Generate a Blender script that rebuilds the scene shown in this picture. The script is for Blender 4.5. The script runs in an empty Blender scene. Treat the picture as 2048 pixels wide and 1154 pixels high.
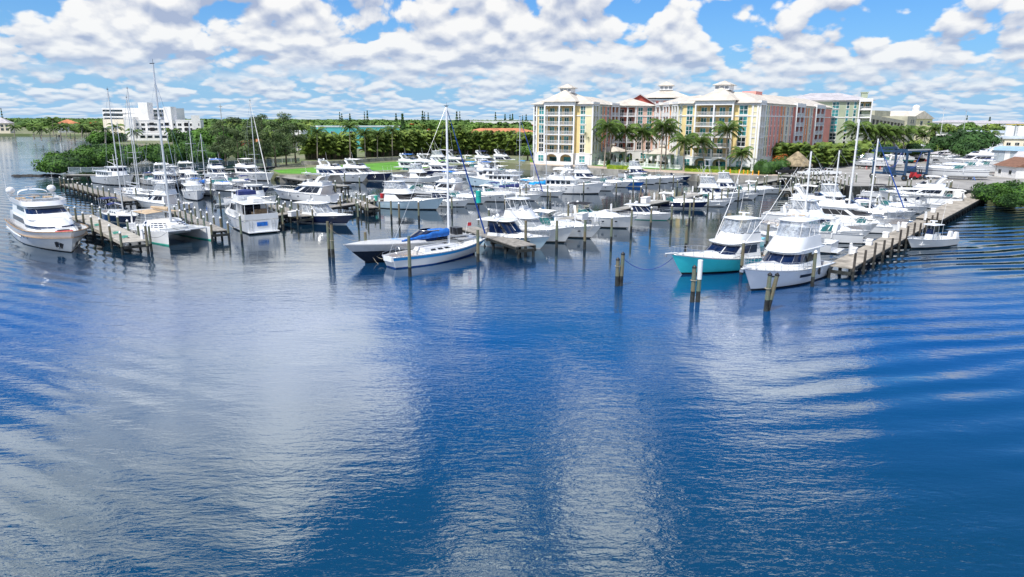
import bpy, math, random
from mathutils import Vector, Matrix
R = math.radians
rnd = random.Random(7)
sc = bpy.context.scene
COL = sc.collection
# ---------------------------------------------------------------- camera
CAMZ = 15.0
cd = bpy.data.cameras.new('camera'); cam = bpy.data.objects.new('camera', cd); COL.objects.link(cam)
cd.sensor_width = 36; cd.lens = 1384/2048*36; cd.clip_start = .5; cd.clip_end = 20000
cam.matrix_world = Matrix.Translation((0, 0, CAMZ)) @ Matrix.Rotation(R(90-13.73), 4, 'X') @ Matrix.Rotation(R(.25), 4, 'Z')
sc.camera = cam
CM = cam.matrix_world.to_3x3(); CI = CM.inverted()
def ray(px, py): return CM @ Vector(((px-1024)/1384, -(py-577)/1384, -1))
def G(px, py, z=0.0):
    d = ray(px, py); k = (z-CAMZ)/d.z
    return Vector((d.x*k, d.y*k, z))
def GY(px, y, z=0.0):                       # the ground point at distance y seen in picture column px
    lo, hi = -y*3, y*3
    for _ in range(40):
        m = (lo+hi)/2; v = CI @ Vector((m, y, z-CAMZ)); u = 1024+1384*v.x/-v.z
        if u < px: lo = m
        else: hi = m
    return Vector((lo, y, z))
# ---------------------------------------------------------------- sun, sky, exposure
SUN_EL, SUN_DIR = R(56), Vector((-.62, -.78, 0)).normalized()
sd = bpy.data.lights.new('sun', 'SUN'); sd.energy = 4.6; sd.angle = R(.53); sd.color = (1, .955, .89)
so = bpy.data.objects.new('sun', sd); COL.objects.link(so)
tos = Vector((SUN_DIR.x*math.cos(SUN_EL), SUN_DIR.y*math.cos(SUN_EL), math.sin(SUN_EL)))
so.rotation_euler = tos.to_track_quat('Z', 'Y').to_euler(); so.location = (0, 0, 120)
W = bpy.data.worlds.new('World'); sc.world = W; W.use_nodes = True
sc.view_settings.view_transform = 'Standard'; sc.view_settings.look = 'None'
sc.view_settings.gamma = 1; sc.view_settings.exposure = .06; sc.view_settings.use_curve_mapping = False
class NT:
    def __init__(s, nt): s.nt = nt
    def n(s, t, **k):
        o = s.nt.nodes.new(t)
        for a, b in k.items(): setattr(o, a, b)
        return o
    def inp(s, sock, v):
        if v is None: return
        if isinstance(v, bpy.types.NodeSocket): s.nt.links.new(v, sock)
        else:
            if sock.type == 'RGBA' and len(v) == 3: v = tuple(v)+(1,)
            sock.default_value = v
    def m(s, op, a, b=None, c=None, clamp=False):
        o = s.n('ShaderNodeMath', operation=op, use_clamp=clamp)
        for i, v in enumerate((a, b, c)):
            if v is not None: s.inp(o.inputs[i], v)
        return o.outputs[0]
    def vec(s, x, y, z):
        o = s.n('ShaderNodeCombineXYZ')
        for i, v in enumerate((x, y, z)): s.inp(o.inputs[i], v)
        return o.outputs[0]
    def mixc(s, f, a, b, bt='MIX'):
        o = s.n('ShaderNodeMix', data_type='RGBA', blend_type=bt)
        s.inp(o.inputs[0], f); s.inp(o.inputs[6], a); s.inp(o.inputs[7], b); return o.outputs[2]
    def mixf(s, f, a, b):
        o = s.n('ShaderNodeMix'); s.inp(o.inputs[0], f); s.inp(o.inputs[2], a); s.inp(o.inputs[3], b); return o.outputs[0]
    def sm(s, v, a, b):
        o = s.n('ShaderNodeMapRange', interpolation_type='SMOOTHSTEP'); s.inp(o.inputs[0], v); s.inp(o.inputs[1], a); s.inp(o.inputs[2], b); return o.outputs[0]
    def noise(s, v, scale, detail=2, rough=.5, dist=0):
        o = s.n('ShaderNodeTexNoise'); s.inp(o.inputs['Vector'], v); s.inp(o.inputs['Scale'], scale)
        o.inputs['Detail'].default_value = detail; o.inputs['Roughness'].default_value = rough; o.inputs['Distortion'].default_value = dist
        return o.outputs['Fac']
def build_world():
    W.node_tree.nodes.clear(); t = NT(W.node_tree)
    out = t.n('ShaderNodeOutputWorld'); bg = t.n('ShaderNodeBackground')
    tc = t.n('ShaderNodeTexCoord'); D = tc.outputs['Generated']
    sx = t.n('ShaderNodeSeparateXYZ'); t.inp(sx.inputs[0], D); X, Y, Z = sx.outputs
    sky = t.n('ShaderNodeTexSky', sky_type='NISHITA', sun_disc=False, sun_elevation=SUN_EL, sun_rotation=math.atan2(SUN_DIR.x, SUN_DIR.y), air_density=1.0, dust_density=.6, ozone_density=2.5)
    hs = t.n('ShaderNodeHueSaturation'); hs.inputs['Saturation'].default_value = 1.25
    t.inp(hs.inputs['Color'], sky.outputs[0])
    skyc = t.mixc(1.0, hs.outputs[0], (.062, .112, .168), 'MULTIPLY')
    z = t.m('MAXIMUM', Z, 0.0)
    skyc = t.mixc(t.m('MULTIPLY', t.m('POWER', math.e, t.m('MULTIPLY', z, -10.0)), .92), skyc, (.30, .60, .98))
    az = t.m('ARCTAN2', X, Y)
    lz = t.m('LOGARITHM', t.m('ADD', z, .012), math.e)
    def dens(f, g, seed, dv):
        v = t.vec(t.m('MULTIPLY', az, f), t.m('MULTIPLY_ADD', lz, g, dv), seed)
        a = t.noise(v, 1.0, 8, .52, .25)
        vo = t.n('ShaderNodeTexVoronoi', feature='F1'); vo.inputs['Scale'].default_value = 2.2
        vo.inputs['Detail'].default_value = 1.5; vo.inputs['Roughness'].default_value = .55; t.inp(vo.inputs['Vector'], v)
        return t.m('MULTIPLY_ADD', t.m('SUBTRACT', .42, vo.outputs['Distance']), .26, a)
    def layer(f, g, seed, thr, soft, k, shift):
        n1 = dens(f, g, seed, 0.0); n2 = dens(f, g, seed, shift)
        cov = t.sm(n1, t.m('SUBTRACT', thr, soft) if not isinstance(thr, float) else thr-soft, t.m('ADD', thr, soft) if not isinstance(thr, float) else thr+soft)
        lit = t.m('MULTIPLY_ADD', t.m('SUBTRACT', n1, n2), k, .60, clamp=True)
        return cov, lit
    hi = t.sm(z, .035, .075)
    # threshold: fuller cover low down, blue gaps higher up and to the right
    thrA = t.m('ADD', t.mixf(t.sm(z, .05, .15), .295, .325), t.m('MULTIPLY', t.m('MULTIPLY', t.sm(X, .05, .4), t.sm(z, .07, .13)), .13))
    thrA = t.m('ADD', thrA, t.m('MULTIPLY_ADD', t.noise(t.vec(t.m('MULTIPLY', az, 3.1), t.m('MULTIPLY', lz, .8), 1.3), 1.0, 3, .5), -.34, .165))
    cA, lA = layer(9.4, 1.9, 3.7, thrA, .034, 4.6, .22)
    cB, lB = layer(16.0, 2.1, 9.2, .34, .06, 3.6, .2)
    cov = t.mixf(hi, cB, cA); lit = t.mixf(hi, lB, lA)
    # the big clouds overhead that the water mirrors
    blobs = [(60,1080,.16,1), (270,820,.16,1), (430,1000,.17,1), (430,720,.17,1), (640,640,.16,1), (700,800,.12,.8), (330,600,.15,.9), (900,560,.10,.7), (1240,860,.085,1),
             (1270,960,.09,1), (1230,1060,.09,.9), (1000,1120,.10,.9), (1400,600,.11,.9), (1560,640,.12,1), (1640,720,.11,.8), (1520,540,.11,.8), (1300,700,.08,.6), (1900,470,.10,.6), (1480,860,.05,.4)]
    acc = None
    wob = t.n('ShaderNodeTexNoise'); wob.inputs['Scale'].default_value = 5; wob.inputs['Detail'].default_value = 5; t.inp(wob.inputs['Vector'], D)
    dv = t.n('ShaderNodeVectorMath', operation='MULTIPLY_ADD'); t.inp(dv.inputs[0], wob.outputs['Color']); dv.inputs[1].default_value = (.22,)*3; t.inp(dv.inputs[2], D)
    for px, py, r, w in blobs:
        c = ray(px, py).normalized(); c.z = -c.z; c += Vector((.11,)*3)
        dd = t.n('ShaderNodeVectorMath', operation='DISTANCE'); t.inp(dd.inputs[0], dv.outputs[0]); dd.inputs[1].default_value = c
        e = t.m('MULTIPLY', t.m('SUBTRACT', 1.0, t.m('DIVIDE', dd.outputs['Value'], r*.86), clamp=True), w*1.9)
        acc = e if acc is None else t.m('ADD', acc, e)
    back = t.m('MULTIPLY', t.sm(t.noise(D, 2.2, 6, .55), .47, .6), t.m('MAXIMUM', t.sm(Z, .62, .75), t.sm(t.m('MULTIPLY', Y, -1.0), -.35, -.1)))
    n3 = t.noise(D, 6.0, 7, .62)
    cH = t.sm(t.m('ADD', t.m('MINIMUM', acc, 1.0), t.m('MULTIPLY_ADD', n3, 2.1, -1.05)), .42, .78)
    cH = t.m('MAXIMUM', cH, back)
    high = t.sm(z, .155, .235)
    cov = t.mixf(high, cov, cH)
    cloud = t.mixc(high, t.mixc(lit, (.46, .54, .74), (1.10, 1.09, 1.08)), t.mixc(t.sm(n3, .3, .62), (.80, .84, .86), (2.25, 2.25, 2.1)))
    col = t.mixc(cov, skyc, cloud)
    haze = t.m('POWER', math.e, t.m('MULTIPLY', z, -17.0))
    col = t.mixc(t.m('MULTIPLY', haze, .55), col, (.46, .72, .98))
    t.inp(bg.inputs[0], col); bg.inputs[1].default_value = .86
    W.node_tree.links.new(bg.outputs[0], out.inputs[0])
    W.cycles.sampling_method = 'MANUAL'; W.cycles.sample_map_resolution = 512
build_world()
# ---------------------------------------------------------------- materials
MATS = {}
def M(name, col=None, rough=.5, metal=0, var=.12, scale=1.5, bump=0, bscale=12, coat=0, alpha=1, spec=.5, col2=None, coords='Object', ior=None):
    if name in MATS: return MATS[name]
    m = bpy.data.materials.new(name); m.use_nodes = True; MATS[name] = m
    t = NT(m.node_tree); b = m.node_tree.nodes['Principled BSDF']
    tc = t.n('ShaderNodeTexCoord'); oi = t.n('ShaderNodeObjectInfo')
    off = t.n('ShaderNodeVectorMath', operation='ADD'); t.inp(off.inputs[0], tc.outputs[coords])
    rv = t.vec(t.m('MULTIPLY', oi.outputs['Random'], 50.0), 0.0, 0.0); t.inp(off.inputs[1], rv)
    n = t.noise(off.outputs[0], scale, 4, .6)
    c2 = col2 or tuple(max(0, c*(1-2.2*var)) for c in col)
    c1 = tuple(min(1, c*(1+var*.6)) for c in col)
    t.inp(b.inputs['Base Color'], t.mixc(t.sm(n, .3, .72), c1, c2))
    b.inputs['Roughness'].default_value = rough; b.inputs['Metallic'].default_value = metal
    b.inputs['Coat Weight'].default_value = coat; b.inputs['Coat Roughness'].default_value = .08
    b.inputs['Specular IOR Level'].default_value = spec
    if ior: b.inputs['IOR'].default_value = ior
    if alpha < 1: b.inputs['Alpha'].default_value = alpha
    if bump:
        bp = t.n('ShaderNodeBump'); bp.inputs['Strength'].default_value = bump; bp.inputs['Distance'].default_value = .1
        t.inp(bp.inputs['Height'], t.noise(tc.outputs[coords], bscale, 3, .6)); t.inp(b.inputs['Normal'], bp.outputs[0])
    return m
WHITE = M('gelcoat_white', (.73, .745, .76), .22, coat=.5, var=.03, scale=.6)
CREAM = M('gelcoat_cream', (.74, .70, .60), .3, coat=.3, var=.04, scale=.6)
PALEB = M('gelcoat_pale_blue', (.50, .66, .76), .2, coat=.5, var=.03, scale=.6)
NAVY = M('gelcoat_navy', (.012, .022, .075), .12, coat=.6, var=.05)
BLACKH = M('gelcoat_black', (.012, .013, .018), .15, coat=.6, var=.05)
GREYH = M('gelcoat_grey', (.42, .44, .46), .25, coat=.5, var=.05)
TURQ = M('gelcoat_turquoise', (.05, .64, .68), .18, coat=.6, var=.03)
BLUEH = M('gelcoat_blue', (.01, .13, .50), .2, coat=.5, var=.04)
MINT = M('gelcoat_mint', (.05, .42, .32), .35, var=.1)
DECK = M('deck_nonskid', (.66, .665, .65), .6, var=.05, scale=2)
TEAK = M('teak_deck', (.36, .24, .14), .65, var=.2, scale=3)
TAN = M('tan_canvas', (.50, .38, .25), .8, var=.12)
GLASS = M('tinted_glass', (.006, .010, .022), .05, var=.2, coat=.15, spec=.5)
GLASSB = M('blue_glass', (.006, .016, .055), .06, var=.2, coat=.1, spec=.35)
GLASSG = M('green_glass', (.03, .14, .14), .06, var=.2, coat=.25, spec=.5)
VINYL = M('clear_vinyl', (.55, .60, .66), .12, var=.25, scale=2.5, alpha=.45, coat=.8)
BLUEC = M('blue_canvas', (.01, .15, .56), .75, var=.18, scale=2.5, bump=.3, bscale=3)
NAVYC = M('navy_canvas', (.012, .025, .14), .75, var=.15)
SKYC = M('bright_blue_canvas', (.0, .30, .72), .7, var=.12)
BLACKC = M('black_canvas', (.012, .013, .018), .8, var=.2)
WHITEC = M('white_canvas', (.78, .78, .76), .75, var=.05, bump=.15, bscale=5)
GREYC = M('grey_canvas', (.30, .33, .36), .8, var=.1)
STEEL = M('stainless_tube', (.62, .64, .66), .25, metal=.8, var=.05)
ALUM = M('aluminium_spar', (.66, .68, .70), .35, metal=.35, var=.05)
WSPAR = M('white_spar', (.78, .79, .80), .3, var=.04)
BLACKP = M('black_plastic', (.015, .015, .018), .35, var=.2)
ROPE = M('mooring_rope', (.42, .38, .30), .9, var=.2)
ROPEB = M('blue_rope', (.03, .06, .3), .9, var=.2)
REDP = M('red_paint', (.55, .03, .04), .4, var=.15)
ANTIF = M('antifouling_black', (.012, .014, .02), .6, var=.3)
ANTIB = M('antifouling_blue', (.01, .06, .28), .6, var=.25)
PILEW = M('pile_timber', (.095, .135, .10), .9, var=.3, scale=.7, bump=.5, bscale=6, col2=(.165, .125, .075))
PILED = M('pile_dark', (.03, .035, .034), .9, var=.35, scale=2, bump=.4)
PCAP = M('pile_cap', (.74, .75, .75), .5, var=.06)
WOODD = M('dock_timber', (.30, .28, .25), .9, var=.2, scale=2, bump=.3, bscale=8)
CONC = M('dock_concrete', (.42, .395, .345), .85, var=.16, scale=.8, bump=.2, bscale=5)
CONCG = M('old_concrete', (.34, .33, .30), .9, var=.2, scale=.6, bump=.3, bscale=4)
# ---------------------------------------------------------------- mesh building
class MB:
    def __init__(s): s.v = []; s.f = []
    def add(s, vs, fs):
        k = len(s.v); s.v += [tuple(v) for v in vs]; s.f += [tuple(i+k for i in f) for f in fs]; return s
    def box(s, x0, x1, y0, y1, z0, z1, rz=0, o=(0, 0, 0)):
        c, n = math.cos(rz), math.sin(rz)
        p = [(x, y, z) for z in (z0, z1) for x, y in ((x0, y0), (x1, y0), (x1, y1), (x0, y1))]
        p = [(o[0]+c*x-n*y, o[1]+n*x+c*y, o[2]+z) for x, y, z in p]
        return s.add(p, [(0, 3, 2, 1), (4, 5, 6, 7), (0, 1, 5, 4), (1, 2, 6, 5), (2, 3, 7, 6), (3, 0, 4, 7)])
    def rings(s, rs, cap=(True, True), closed=True):
        n = len(rs[0]); vs = [p for r in rs for p in r]; fs = []
        for i in range(len(rs)-1):
            for j in range(n if closed else n-1):
                a = i*n+j; b = i*n+(j+1) % n; fs.append((a, b, b+n, a+n))
        if closed and cap[0]: fs.append(tuple(reversed(range(n))))
        if closed and cap[1]: fs.append(tuple(range((len(rs)-1)*n, len(rs)*n)))
        return s.add(vs, fs)
    def tube(s, pts, r, n=6, caps=True):
        pts = [Vector(p) for p in pts]; rr = r if isinstance(r, (list, tuple)) else [r]*len(pts); rs = []
        for i, p in enumerate(pts):
            d = (pts[min(i+1, len(pts)-1)]-pts[max(i-1, 0)])
            if d.length < 1e-6: d = Vector((0, 0, 1))
            d.normalize(); u = d.cross(Vector((0, 0, 1)) if abs(d.z) < .9 else Vector((1, 0, 0))).normalized(); w = d.cross(u)
            rs.append([p+(u*math.cos(2*math.pi*k/n)+w*math.sin(2*math.pi*k/n))*rr[i] for k in range(n)])
        return s.rings(rs, (caps, caps))
    def grid(s, fn, na, nb, thick=None):        # fn(a,b)->point, a,b in 0..1 ; thick(a,b)->point of the other skin
        vs = [fn(i/na, j/nb) for i in range(na+1) for j in range(nb+1)]
        fs = [(i*(nb+1)+j, (i+1)*(nb+1)+j, (i+1)*(nb+1)+j+1, i*(nb+1)+j+1) for i in range(na) for j in range(nb)]
        if thick is None: return s.add(vs, fs)
        k = len(vs); vs += [thick(i/na, j/nb) for i in range(na+1) for j in range(nb+1)]
        fs2 = [tuple(reversed([q+k for q in f])) for f in fs]
        edge = [i*(nb+1) for i in range(na+1)]+[na*(nb+1)+j for j in range(1, nb+1)]+[i*(nb+1)+nb for i in range(na-1, -1, -1)]+[j for j in range(nb-1, 0, -1)]
        side = [(edge[q], edge[(q+1) % len(edge)], edge[(q+1) % len(edge)]+k, edge[q]+k) for q in range(len(edge))]
        return s.add(vs, fs+fs2+[tuple(reversed(f)) for f in side])
    def ball(s, c, r, n=8, m=5, sc=(1, 1, 1)):
        rs = []
        for i in range(m+1):
            a = math.pi*(i/m-.5); q = max(math.cos(a), .02)*r
            rs.append([(c[0]+sc[0]*q*math.cos(2*math.pi*k/n), c[1]+sc[1]*q*math.sin(2*math.pi*k/n), c[2]+sc[2]*r*math.sin(a)) for k in range(n)])
        return s.rings(rs)
    def mesh(s, name, mat, smooth=False):
        me = bpy.data.meshes.new(name); me.from_pydata(s.v, [], s.f)
        if mat: me.materials.append(mat)
        if smooth is True: me.shade_smooth()
        elif smooth: 
            me.shade_smooth(); me.set_sharp_from_angle(angle=R(smooth))
        return me
def link(name, me, parent=None, loc=None, rz=None, sc_=None):
    o = bpy.data.objects.new(name, me); COL.objects.link(o)
    if parent is not None: o.parent = parent
    if loc is not None: o.location = loc
    if rz is not None: o.rotation_euler = (0, 0, rz)
    if sc_ is not None: o.scale = sc_ if isinstance(sc_, (tuple, list)) else (sc_,)*3
    return o
def part(name, mb, mat, parent, smooth=False): return link(name, mb.mesh(name, mat, smooth), parent)
def thing(name, label, cat, loc=(0, 0, 0), rz=0, group=None, scale=None):
    o = link(name, None, None, loc, rz, scale); o['label'] = label; o['category'] = cat
    o.empty_display_size = .3
    if group: o['group'] = group
    return o
def tag(o, label, cat, group=None):
    o['label'] = label; o['category'] = cat
    if group: o['group'] = group
    return o
def kind(o, k): o['kind'] = k; return o
def copy_tree(o, loc=None, rz=None, label=None, group=None, scale=None):
    r = o.copy(); COL.objects.link(r)
    for ch in o.children:
        c = ch.copy(); COL.objects.link(c); c.parent = r
        for g in ch.children:
            d = g.copy(); COL.objects.link(d); d.parent = c
    if loc is not None: r.location = loc
    if rz is not None: r.rotation_euler = (0, 0, rz)
    if scale is not None: r.scale = scale if isinstance(scale, (tuple, list)) else (scale,)*3
    if label: r['label'] = label
    if group: r['group'] = group
    return r
# ---------------------------------------------------------------- water and land
def water_material():
    m = bpy.data.materials.new('sea_water'); m.use_nodes = True; t = NT(m.node_tree); b = m.node_tree.nodes['Principled BSDF']
    tc = t.n('ShaderNodeTexCoord'); P = tc.outputs['Object']
    s = t.n('ShaderNodeSeparateXYZ'); t.inp(s.inputs[0], P); X, Y, Z = s.outputs
    def mp(sx, sy, rz):
        o = t.n('ShaderNodeMapping'); t.inp(o.inputs[0], P); o.inputs['Scale'].default_value = (sx, sy, 1); o.inputs['Rotation'].default_value = (0, 0, R(rz)); return o.outputs[0]
    r1 = t.noise(mp(.75, 1.9, 14), 1.0, 4, .55, .5)
    r2 = t.noise(mp(1.6, 4.2, -8), 1.0, 3, .6, .4)
    r3 = t.noise(mp(.06, .17, 20), 1.0, 3, .5, .6)
    wv = t.n('ShaderNodeTexWave', wave_type='BANDS', bands_direction='Y', wave_profile='SIN'); t.inp(wv.inputs[0], mp(1, 1, -14))
    wv.inputs['Scale'].default_value = .115; wv.inputs['Distortion'].default_value = 8.5; wv.inputs['Detail'].default_value = 2.5; wv.inputs['Detail Scale'].default_value = .28
    wl = t.n('ShaderNodeTexWave', wave_type='BANDS', bands_direction='Y', wave_profile='SIN'); t.inp(wl.inputs[0], mp(1, 1, 24))
    wl.inputs['Scale'].default_value = .14; wl.inputs['Distortion'].default_value = 7; wl.inputs['Detail'].default_value = 2; wl.inputs['Detail Scale'].default_value = .3
    right = t.sm(t.m('SUBTRACT', X, t.m('MULTIPLY', Y, .30)), 0.0, 16.0)
    left = t.sm(t.m('SUBTRACT', t.m('MULTIPLY', X, -1.0), t.m('MULTIPLY', Y, .52)), -6.0, 6.0)
    right = t.m('MULTIPLY', right, t.mixf(t.sm(t.noise(P, .06, 3, .6), .35, .62), .25, 1.15))
    calm = t.sm(Y, 52.0, 82.0)                 # sheltered water inside the marina
    patch = t.mixf(t.sm(t.noise(P, .045, 3, .5), .38, .62), .45, 1.4)
    h = t.m('MULTIPLY', r1, t.m('MULTIPLY', t.mixf(calm, .030, .010), patch))
    h = t.m('ADD', h, t.m('MULTIPLY', r2, t.m('MULTIPLY', t.mixf(calm, .018, .004), patch)))
    h = t.m('ADD', h, t.m('MULTIPLY', r3, t.mixf(calm, .12, .05)))
    h = t.m('ADD', h, t.m('MULTIPLY', t.m('MULTIPLY', wv.outputs['Fac'], right), .10))
    h = t.m('ADD', h, t.m('MULTIPLY', t.m('MULTIPLY', wl.outputs['Fac'], left), .035))
    bp = t.n('ShaderNodeBump'); bp.inputs['Strength'].default_value = 1; bp.inputs['Distance'].default_value = 1.0; t.inp(bp.inputs['Height'], h)
    t.inp(b.inputs['Normal'], bp.outputs[0])
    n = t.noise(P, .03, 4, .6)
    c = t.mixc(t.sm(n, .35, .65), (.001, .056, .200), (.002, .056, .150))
    c = t.mixc(t.sm(t.m('MULTIPLY_ADD', n, 30.0, Y), 34.0, 62.0), (.002, .036, .075), c)  # near water painted darker, standing in for weaker sky reflection up close
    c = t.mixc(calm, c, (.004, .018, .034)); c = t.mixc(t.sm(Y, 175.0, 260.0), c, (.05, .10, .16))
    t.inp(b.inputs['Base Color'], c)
    b.inputs['Roughness'].default_value = .02; b.inputs['IOR'].default_value = 2.2
    b.inputs['Specular Tint'].default_value = (.92, .97, 1, 1)
    return m
def sheet(name, poly, z, mat, depth=0, kindv='structure', skirt=None):
    mb = MB(); n = len(poly); a = sum(poly[i][0]*poly[(i+1) % n][1]-poly[(i+1) % n][0]*poly[i][1] for i in range(n))
    if a < 0: poly = poly[::-1]
    mb.add([(p[0], p[1], z) for p in poly], [tuple(range(n))])
    if depth: 
        k = n; mb.v += [(p[0], p[1], z-depth) for p in poly]
        mb.f += [(i, k+i, k+(i+1) % n, (i+1) % n) for i in range(n)]
    o = link(name, mb.mesh(name, mat))
    if kindv: o['kind'] = kindv
    return o
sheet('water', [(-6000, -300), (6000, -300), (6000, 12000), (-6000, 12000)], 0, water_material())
GRASS = M('lawn_grass', (.10, .30, .02), .9, var=.18, scale=.15, bump=.4, bscale=3)
EARTH = M('suburb_ground', (.09, .13, .04), .95, var=.35, scale=.02, col2=(.22, .20, .14))
PAVE = M('boatyard_paving', (.34, .33, .31), .9, var=.18, scale=.12, bump=.2, bscale=2)
PAVEP = M('promenade_paving', (.52, .42, .33), .85, var=.12, scale=.5)
SEAW = M('seawall_concrete', (.30, .29, .26), .9, var=.28, scale=.3, bump=.3, bscale=3)
LZ = 1.7
shore_back = [(4000, 9000), (-4000, 9000)]
land = [G(2300, 392, LZ), G(1960, 384, LZ), G(1880, 372, LZ), G(1700, 373, LZ), G(1660, 362, LZ), G(1560, 352, LZ), G(1440, 350, LZ), G(1300, 344, LZ), G(1180, 336, LZ), G(1060, 329, LZ), G(1000, 325, LZ), G(860, 334, LZ), G(835, 342, LZ), G(640, 352, LZ), G(560, 350, LZ), G(540, 343, LZ), G(560, 330, LZ), G(560, 318, LZ)]
back = [G(440, 303, LZ), G(330, 291, LZ), G(240, 288, LZ), G(215, 282, LZ), G(190, 270, LZ), G(60, 268, LZ), G(-300, 268, LZ)]
poly = [(p.x, p.y) for p in land+back]+[(-4000, 1500)]+[(-4500, 9500), (4500, 9500), (3000, 150)]
sheet('ground', poly, LZ, EARTH, 3)
# the boatyard apron, the lawn strip, the promenade before the condominiums
sheet('boatyard_paving', [(p.x, p.y) for p in (G(2300, 391.5, LZ), G(1960, 383.5, LZ), G(1880, 371.5, LZ), G(1700, 372.5, LZ), G(1660, 361.5, LZ), G(1562, 351.5, LZ), G(1590, 338, LZ), G(1740, 325, LZ), G(1800, 300, LZ), G(1990, 302, LZ), G(2300, 330, LZ))], LZ+.006, PAVE)
sheet('lawn', [(p.x, p.y) for p in (G(848, 336, LZ), G(640, 348.5, LZ), G(562, 347, LZ), G(545, 340.5, LZ), G(680, 331, LZ), G(800, 323, LZ), G(880, 320, LZ), G(930, 321, LZ))], LZ+.01, GRASS)
sheet('garden_lawn', [(p.x, p.y) for p in (G(1520, 345.5, LZ), G(1300, 338, LZ), G(1180, 330.5, LZ), G(1060, 324, LZ), G(1060, 318, LZ), G(1180, 323, LZ), G(1300, 329, LZ), G(1520, 336, LZ))], LZ+.012, GRASS)
sheet('promenade', [(p.x, p.y) for p in (G(1559, 351.6, LZ), G(1440, 349.6, LZ), G(1300, 343.6, LZ), G(1180, 335.6, LZ), G(1060, 328.6, LZ), G(1060, 325, LZ), G(1180, 331.3, LZ), G(1300, 339, LZ), G(1440, 344.3, LZ), G(1559, 346.5, LZ))], LZ+.018, PAVEP)
def wall_line(name, pts, z0, z1, w, mat, seg=4.0, parent=None, pname='panel'):
    """a wall of countable panels between joints"""
    root = parent
    for a, b in zip(pts[:-1], pts[1:]):
        a = Vector((a[0], a[1], 0)); b = Vector((b[0], b[1], 0)); L = (b-a).length; n = max(1, round(L/seg)); rz = math.atan2(b.y-a.y, b.x-a.x)
        me = MB().box(.02, L/n-.02, -w/2, w/2, z0, z1).mesh(pname, mat)
        for i in range(n):
            p = a+(b-a)*(i/n); link(pname, me, root, (p.x, p.y, 0), rz)
sw = thing('seawall', 'weathered concrete seawall holding the promenade before the yellow condominiums', 'seawall', (0, 0, 0))
wall_line('seawall', [(p.x, p.y) for p in (G(1062, 329.2, LZ), G(1180, 336.3, LZ), G(1300, 344.3, LZ), G(1440, 350.4, LZ), G(1558, 352.4, LZ))], -1, LZ+.08, .5, SEAW, 5, sw)
sw = thing('seawall', 'grey concrete seawall along the bright green lawn strip', 'seawall')
wall_line('seawall', [(p.x, p.y) for p in (G(560, 350.5, LZ), G(640, 352.5, LZ), G(835, 342.5, LZ), G(861, 334.5, LZ), G(995, 325.5, LZ))], -1, LZ+.08, .5, SEAW, 5, sw)
sw = thing('retaining_wall', 'long grey block wall between lawn and palm hedge', 'wall')
wall_line('retaining_wall', [(p.x, p.y) for p in (G(603, 329.5, LZ), G(655, 330, LZ), G(760, 322.5, LZ), G(860, 317, LZ), G(905, 316, LZ))], 1, LZ+1.1, .6, SEAW, 2.5, sw, 'block')
sw = thing('seawall', 'low wooden bulkhead edging the boatyard behind the docked boats', 'seawall')
wall_line('seawall', [(p.x, p.y) for p in (G(1560, 352.5, LZ), G(1660, 362.5, LZ), G(1700, 373.5, LZ), G(1880, 372.5, LZ), G(1960, 384.5, LZ))], -1, LZ+.1, .4, PILED, 3, sw)
# ---------------------------------------------------------------- docks
def pile_mesh(r, z1, cap=None, z0=-1.5):
    mb = MB(); mb.rings([[(r*k*math.cos(a*math.pi/4), r*k*math.sin(a*math.pi/4), z) for a in range(8)] for z, k in ((z0, 1.08), (z0+(z1-z0)*.55, 1.0), (z1, .94))]); return mb
PM = {}
def pile_parts(root, loc, h, r=.17, cap=True, lean=0, dark=False):
    h = round(h*4)/4; key = (h, r)
    if key not in PM:
        up = pile_mesh(r, h, z0=.95).mesh('timber', PILEW, 40); lo = pile_mesh(r*1.12, .96).mesh('wet_base', PILED, 40)
        mc = MB(); mc.rings([[(r*k*math.cos(a*math.pi/4), r*k*math.sin(a*math.pi/4), z) for a in range(8)] for z, k in ((h-.04, 1.12), (h+.05, 1.1), (h+.22, .12))]); cp = mc.mesh('cap', PCAP)
        PM[key] = (up, lo, cp, mc.mesh('cap', BLACKP))
    up, lo, cp, cpd = PM[key]
    return up, lo, (cpd if dark else cp)
def free_pile(px, py, h=3.2, r=.15, cap=True, label=None, group=None, lean=(0, 0), dark=False):
    p = G(px, py); up, lo, cp = pile_parts(None, p, h, r, cap, dark=dark)
    o = thing('mooring_pile', label, 'mooring pile', p, rnd.random()*6, group)
    o.rotation_euler = (lean[0], lean[1], 0)
    link('timber', up, o); link('wet_base', lo, o)
    if cap: link('cap', cp, o)
    return o
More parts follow.
